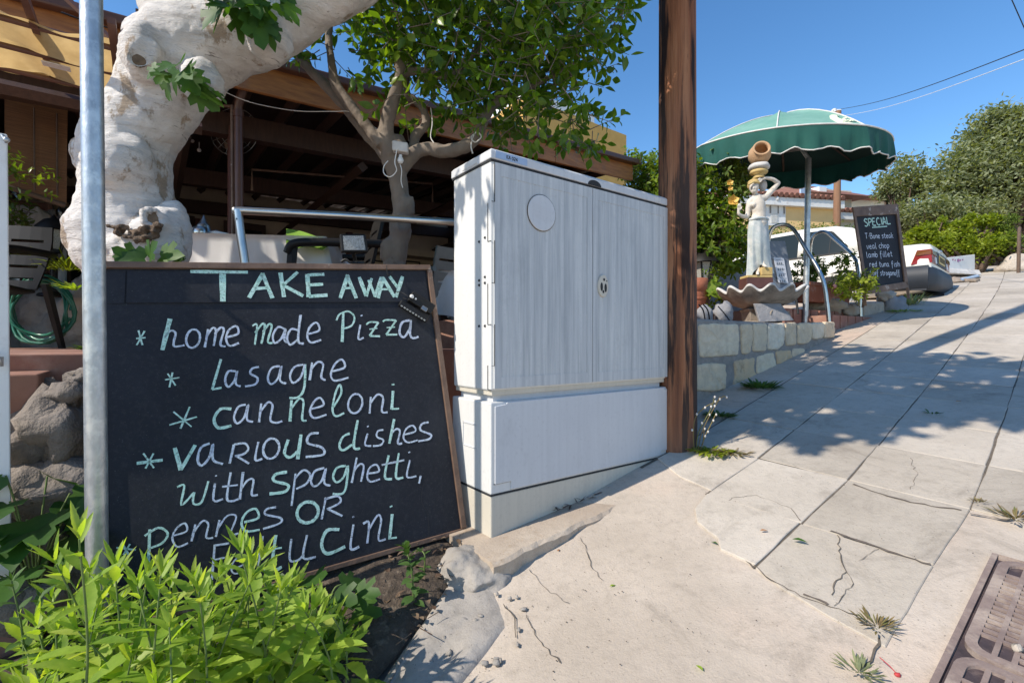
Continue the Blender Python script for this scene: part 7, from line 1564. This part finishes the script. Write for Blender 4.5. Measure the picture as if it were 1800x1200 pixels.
tree("pale flowering bushes in front of the ochre house", P(1400, 416, 12.0), 1.0, .24, 3200, .06, 'roseleaf', 12, [(-.8, 0, 0, .5, .25), (0, 0, .1, .6, .35), (.7, 0, .3, .5, .25), (1.2, 0, .1, .4, .15)], V((P(1400, 450, 12).x, 12, .9)), nm_="garden_bush", cat="shrub", Wd=.5)
tree("dark bush behind the special board and house", P(1530, 412, 13.0), .5, .25, 1800, .07, 'olive', 13, [(0, 0, 0, .9, 1)], V((P(1530, 450, 13).x, 13, 1)), nm_="garden_bush", cat="shrub")
m = MB(); m.prism([P(1425, 388, 11.5), P(1447, 388, 11.5), P(1447, 440, 11.5), P(1425, 440, 11.5)], V((0, .05, 0)))
wbk = thing("white_block", P(1690, 476, 9.9), "white painted concrete block with tiny printed marks beyond the car", "block"); 
a, b = P(1662, 473, 9.8), P(1714, 474, 10.2); m = MB(); m.prism([a, b, P(1714, 447, 10.2), P(1662, 453, 9.8)], V((-.15, .35, 0))); m.build("body", MT['white'], wbk, bevel=.01)
m = MB(); m.prism([P(1668, 480, 9.7), P(1727, 483, 9.9), P(1722, 474, 10.1), P(1668, 471, 9.75)], V((-.1, .3, 0))); m.build("foot", MT['rim'], wbk, bevel=.02)
m = MB(); nb_ = (b-a).cross(Z).normalized(); nb_ = nb_ if nb_.y < 0 else -nb_
for x, y, w_ in [(1674, 457, .03), (1678, 458, .03), (1682.5, 458.5, .07), (1687, 458, .03), (1691, 457, .03), (1672, 451.5, .02), (1676, 451, .02)]:
    p = a.lerp(b, (x-1662)/52); p.z = (600-y)/F*p.y; m.stroke([p+nb_*.006-V((w_*.5, 0, 0)), p+nb_*.006+V((w_*.5, 0, .01))], w_*.9, nb_)
m.build("printed_marks", mat('faded_red_blue_print', (.45, .08, .10), (.10, .14, .30), 30), wbk)
m = MB(); rq = random.Random(2)
for i in range(14): m.ell(GP(1655+rq.random()*60, 487+rq.random()*8, .02), .06+.08*rq.random(), .06, .02+.02*rq.random(), 8, ns=.6, seed=i)
o = m.build("rubble_heap", mat('debris', (.34, .28, .22), (.20, .16, .13), 12, .9), org=GP(1690, 490)); tag(o, "low heap of rubble and scraps before the white block", "rubble", kind="stuff")
m = MB(); q = [GP(1688, 491, .05), GP(1718, 484, .06), GP(1722, 486, .04), GP(1692, 494, .03)]; m.prism(q, V((0, 0, .02))); o = m.build("blue_sheet", mat('blue_plastic', (.22, .36, .55), (.45, .5, .55), 14, .4), org=q[0]); tag(o, "crumpled blue plastic scrap in front of the white block", "plastic sheet")
m = MB(); m.tube(catmull([V((P(1790, 480, 9.6).x, 9.6, 1.1)), P(1791, 430, 9.6), P(1792, 400, 9.7)], 4), .03, 6); o = m.build("dead_stem", MT['brownstem'], org=P(1790, 480, 9.6)); tag(o, "thin dark dead trunk at the far right edge", "trunk")
rock("pale rock bank under the shrubs at the right edge", 1798, 470, 10.2, 40, 22, 40, 'rockp', .4, g="rocks by the far kerb")
# ------------------------------------------------------------------ cast iron drain covers
def cover(u0, u1, lab):
    v0, v1 = -.318, .33; t = thing("drain_cover", gw((u0+u1)/2, (v0+v1)/2, .0), lab, "drain cover", "cast iron drain covers")
    def g2(a, b, off=.008): return gw(u0+(u1-u0)*a, v0+(v1-v0)*b, off)
    def rpoly(a0, a1, b0, b1, ra, off, n=5):
        L, Wd = u1-u0, v1-v0; out = []
        for (ca, cb, st_) in ((a1-ra/L, b1-ra/Wd, 0), (a0+ra/L, b1-ra/Wd, 1), (a0+ra/L, b0+ra/Wd, 2), (a1-ra/L, b0+ra/Wd, 3)):
            for k in range(n+1): an = st_*math.pi/2+k*math.pi/2/n; out.append(g2(ca+ra/L*math.cos(an), cb+ra/Wd*math.sin(an), off))
        return out
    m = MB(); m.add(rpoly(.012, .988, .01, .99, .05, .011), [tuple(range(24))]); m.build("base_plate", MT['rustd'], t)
    m = MB(); o_ = rpoly(.004, .996, .003, .997, .05, .019); i_ = rpoly(.05, .95, .04, .96, .03, .019); n = len(o_)
    m.add(o_+i_+rpoly(.004, .996, .003, .997, .05, .0)+rpoly(.05, .95, .04, .96, .03, .010), [(k, (k+1) % n, n+(k+1) % n, n+k) for k in range(n)]+[(k, (k+1) % n, 2*n+(k+1) % n, 2*n+k) for k in range(n)]+[(n+k, n+(k+1) % n, 3*n+(k+1) % n, 3*n+k) for k in range(n)]); m.build("rim_bar", MT['rust'], t)
    m = MB()   # raised lattice: rows of small recesses
    def rib(a0, a1, b0, b1): 
        p = [g2(a0, b0, .019), g2(a1, b0, .019), g2(a1, b1, .019), g2(a0, b1, .019)]; m.prism([x-Z*.008 for x in p], Z*.0078)
    cols = 17; rowsn = 20
    for c_ in range(1, cols): b = .04+.92*c_/cols; rib(.05, .95, b-.0085, b+.0085)
    for r_ in range(1, rowsn):
        a = .05+.90*r_/rowsn
        for c_ in range(cols):
            if (7 <= c_ <= 9 and r_ in (1, 2, 9, 10, 11, 18, 19)) or (c_ in (0, 1, 15, 16) and r_ in (1, 2, 18, 19)) or (c_ in (4, 5) and r_ in (1, 2)): continue
            b = .04+.92*c_/cols; rib(a-.0085, a+.0085, b+(.0087 if c_ else .0), b+.92/cols-(.0087 if c_ < cols-1 else 0))
    m.build("lattice", MT['rust'], t)
    return t
# rebate frame set in the concrete round both covers
m = MB()
for u0, u1, v0, v1 in [(.70, 2.192, -.340, -.3255), (2.180, 2.192, -.324, .36)]:
    for k in range(8):
        a, b = u0+(u1-u0)*k/8, u0+(u1-u0)*(k+1)/8
        q = [gw(a, v0, .015), gw(b, v0, .014), gw(b, v1, .014), gw(a, v1, .014)]; m.prism([p-Z*.02 for p in q], Z*.02)
for k in range(8):
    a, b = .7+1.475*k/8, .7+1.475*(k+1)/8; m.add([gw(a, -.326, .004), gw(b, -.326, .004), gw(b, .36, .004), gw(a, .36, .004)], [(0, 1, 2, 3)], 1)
o = m.build("drain_rebate", [MT['rust'], MT['rustd']], org=gw(1.5, -.33, 0)); tag(o, "rusty iron frame set in concrete round the drain covers", "frame")
cover(1.655, 2.172, "upper rusty cast iron drain cover with a stone chip on it"); cover(1.12, 1.645, "lower rusty cast iron drain cover cut by the bottom edge")
c = GP(1788, 1138, .025); m = MB(); m.ell(c, .012, .010, .010, 12, ns=.5, seed=3); o = m.build("stone_chip", MT['rockp'], org=c); tag(o, "pale stone chip lying on the upper drain cover", "stone")
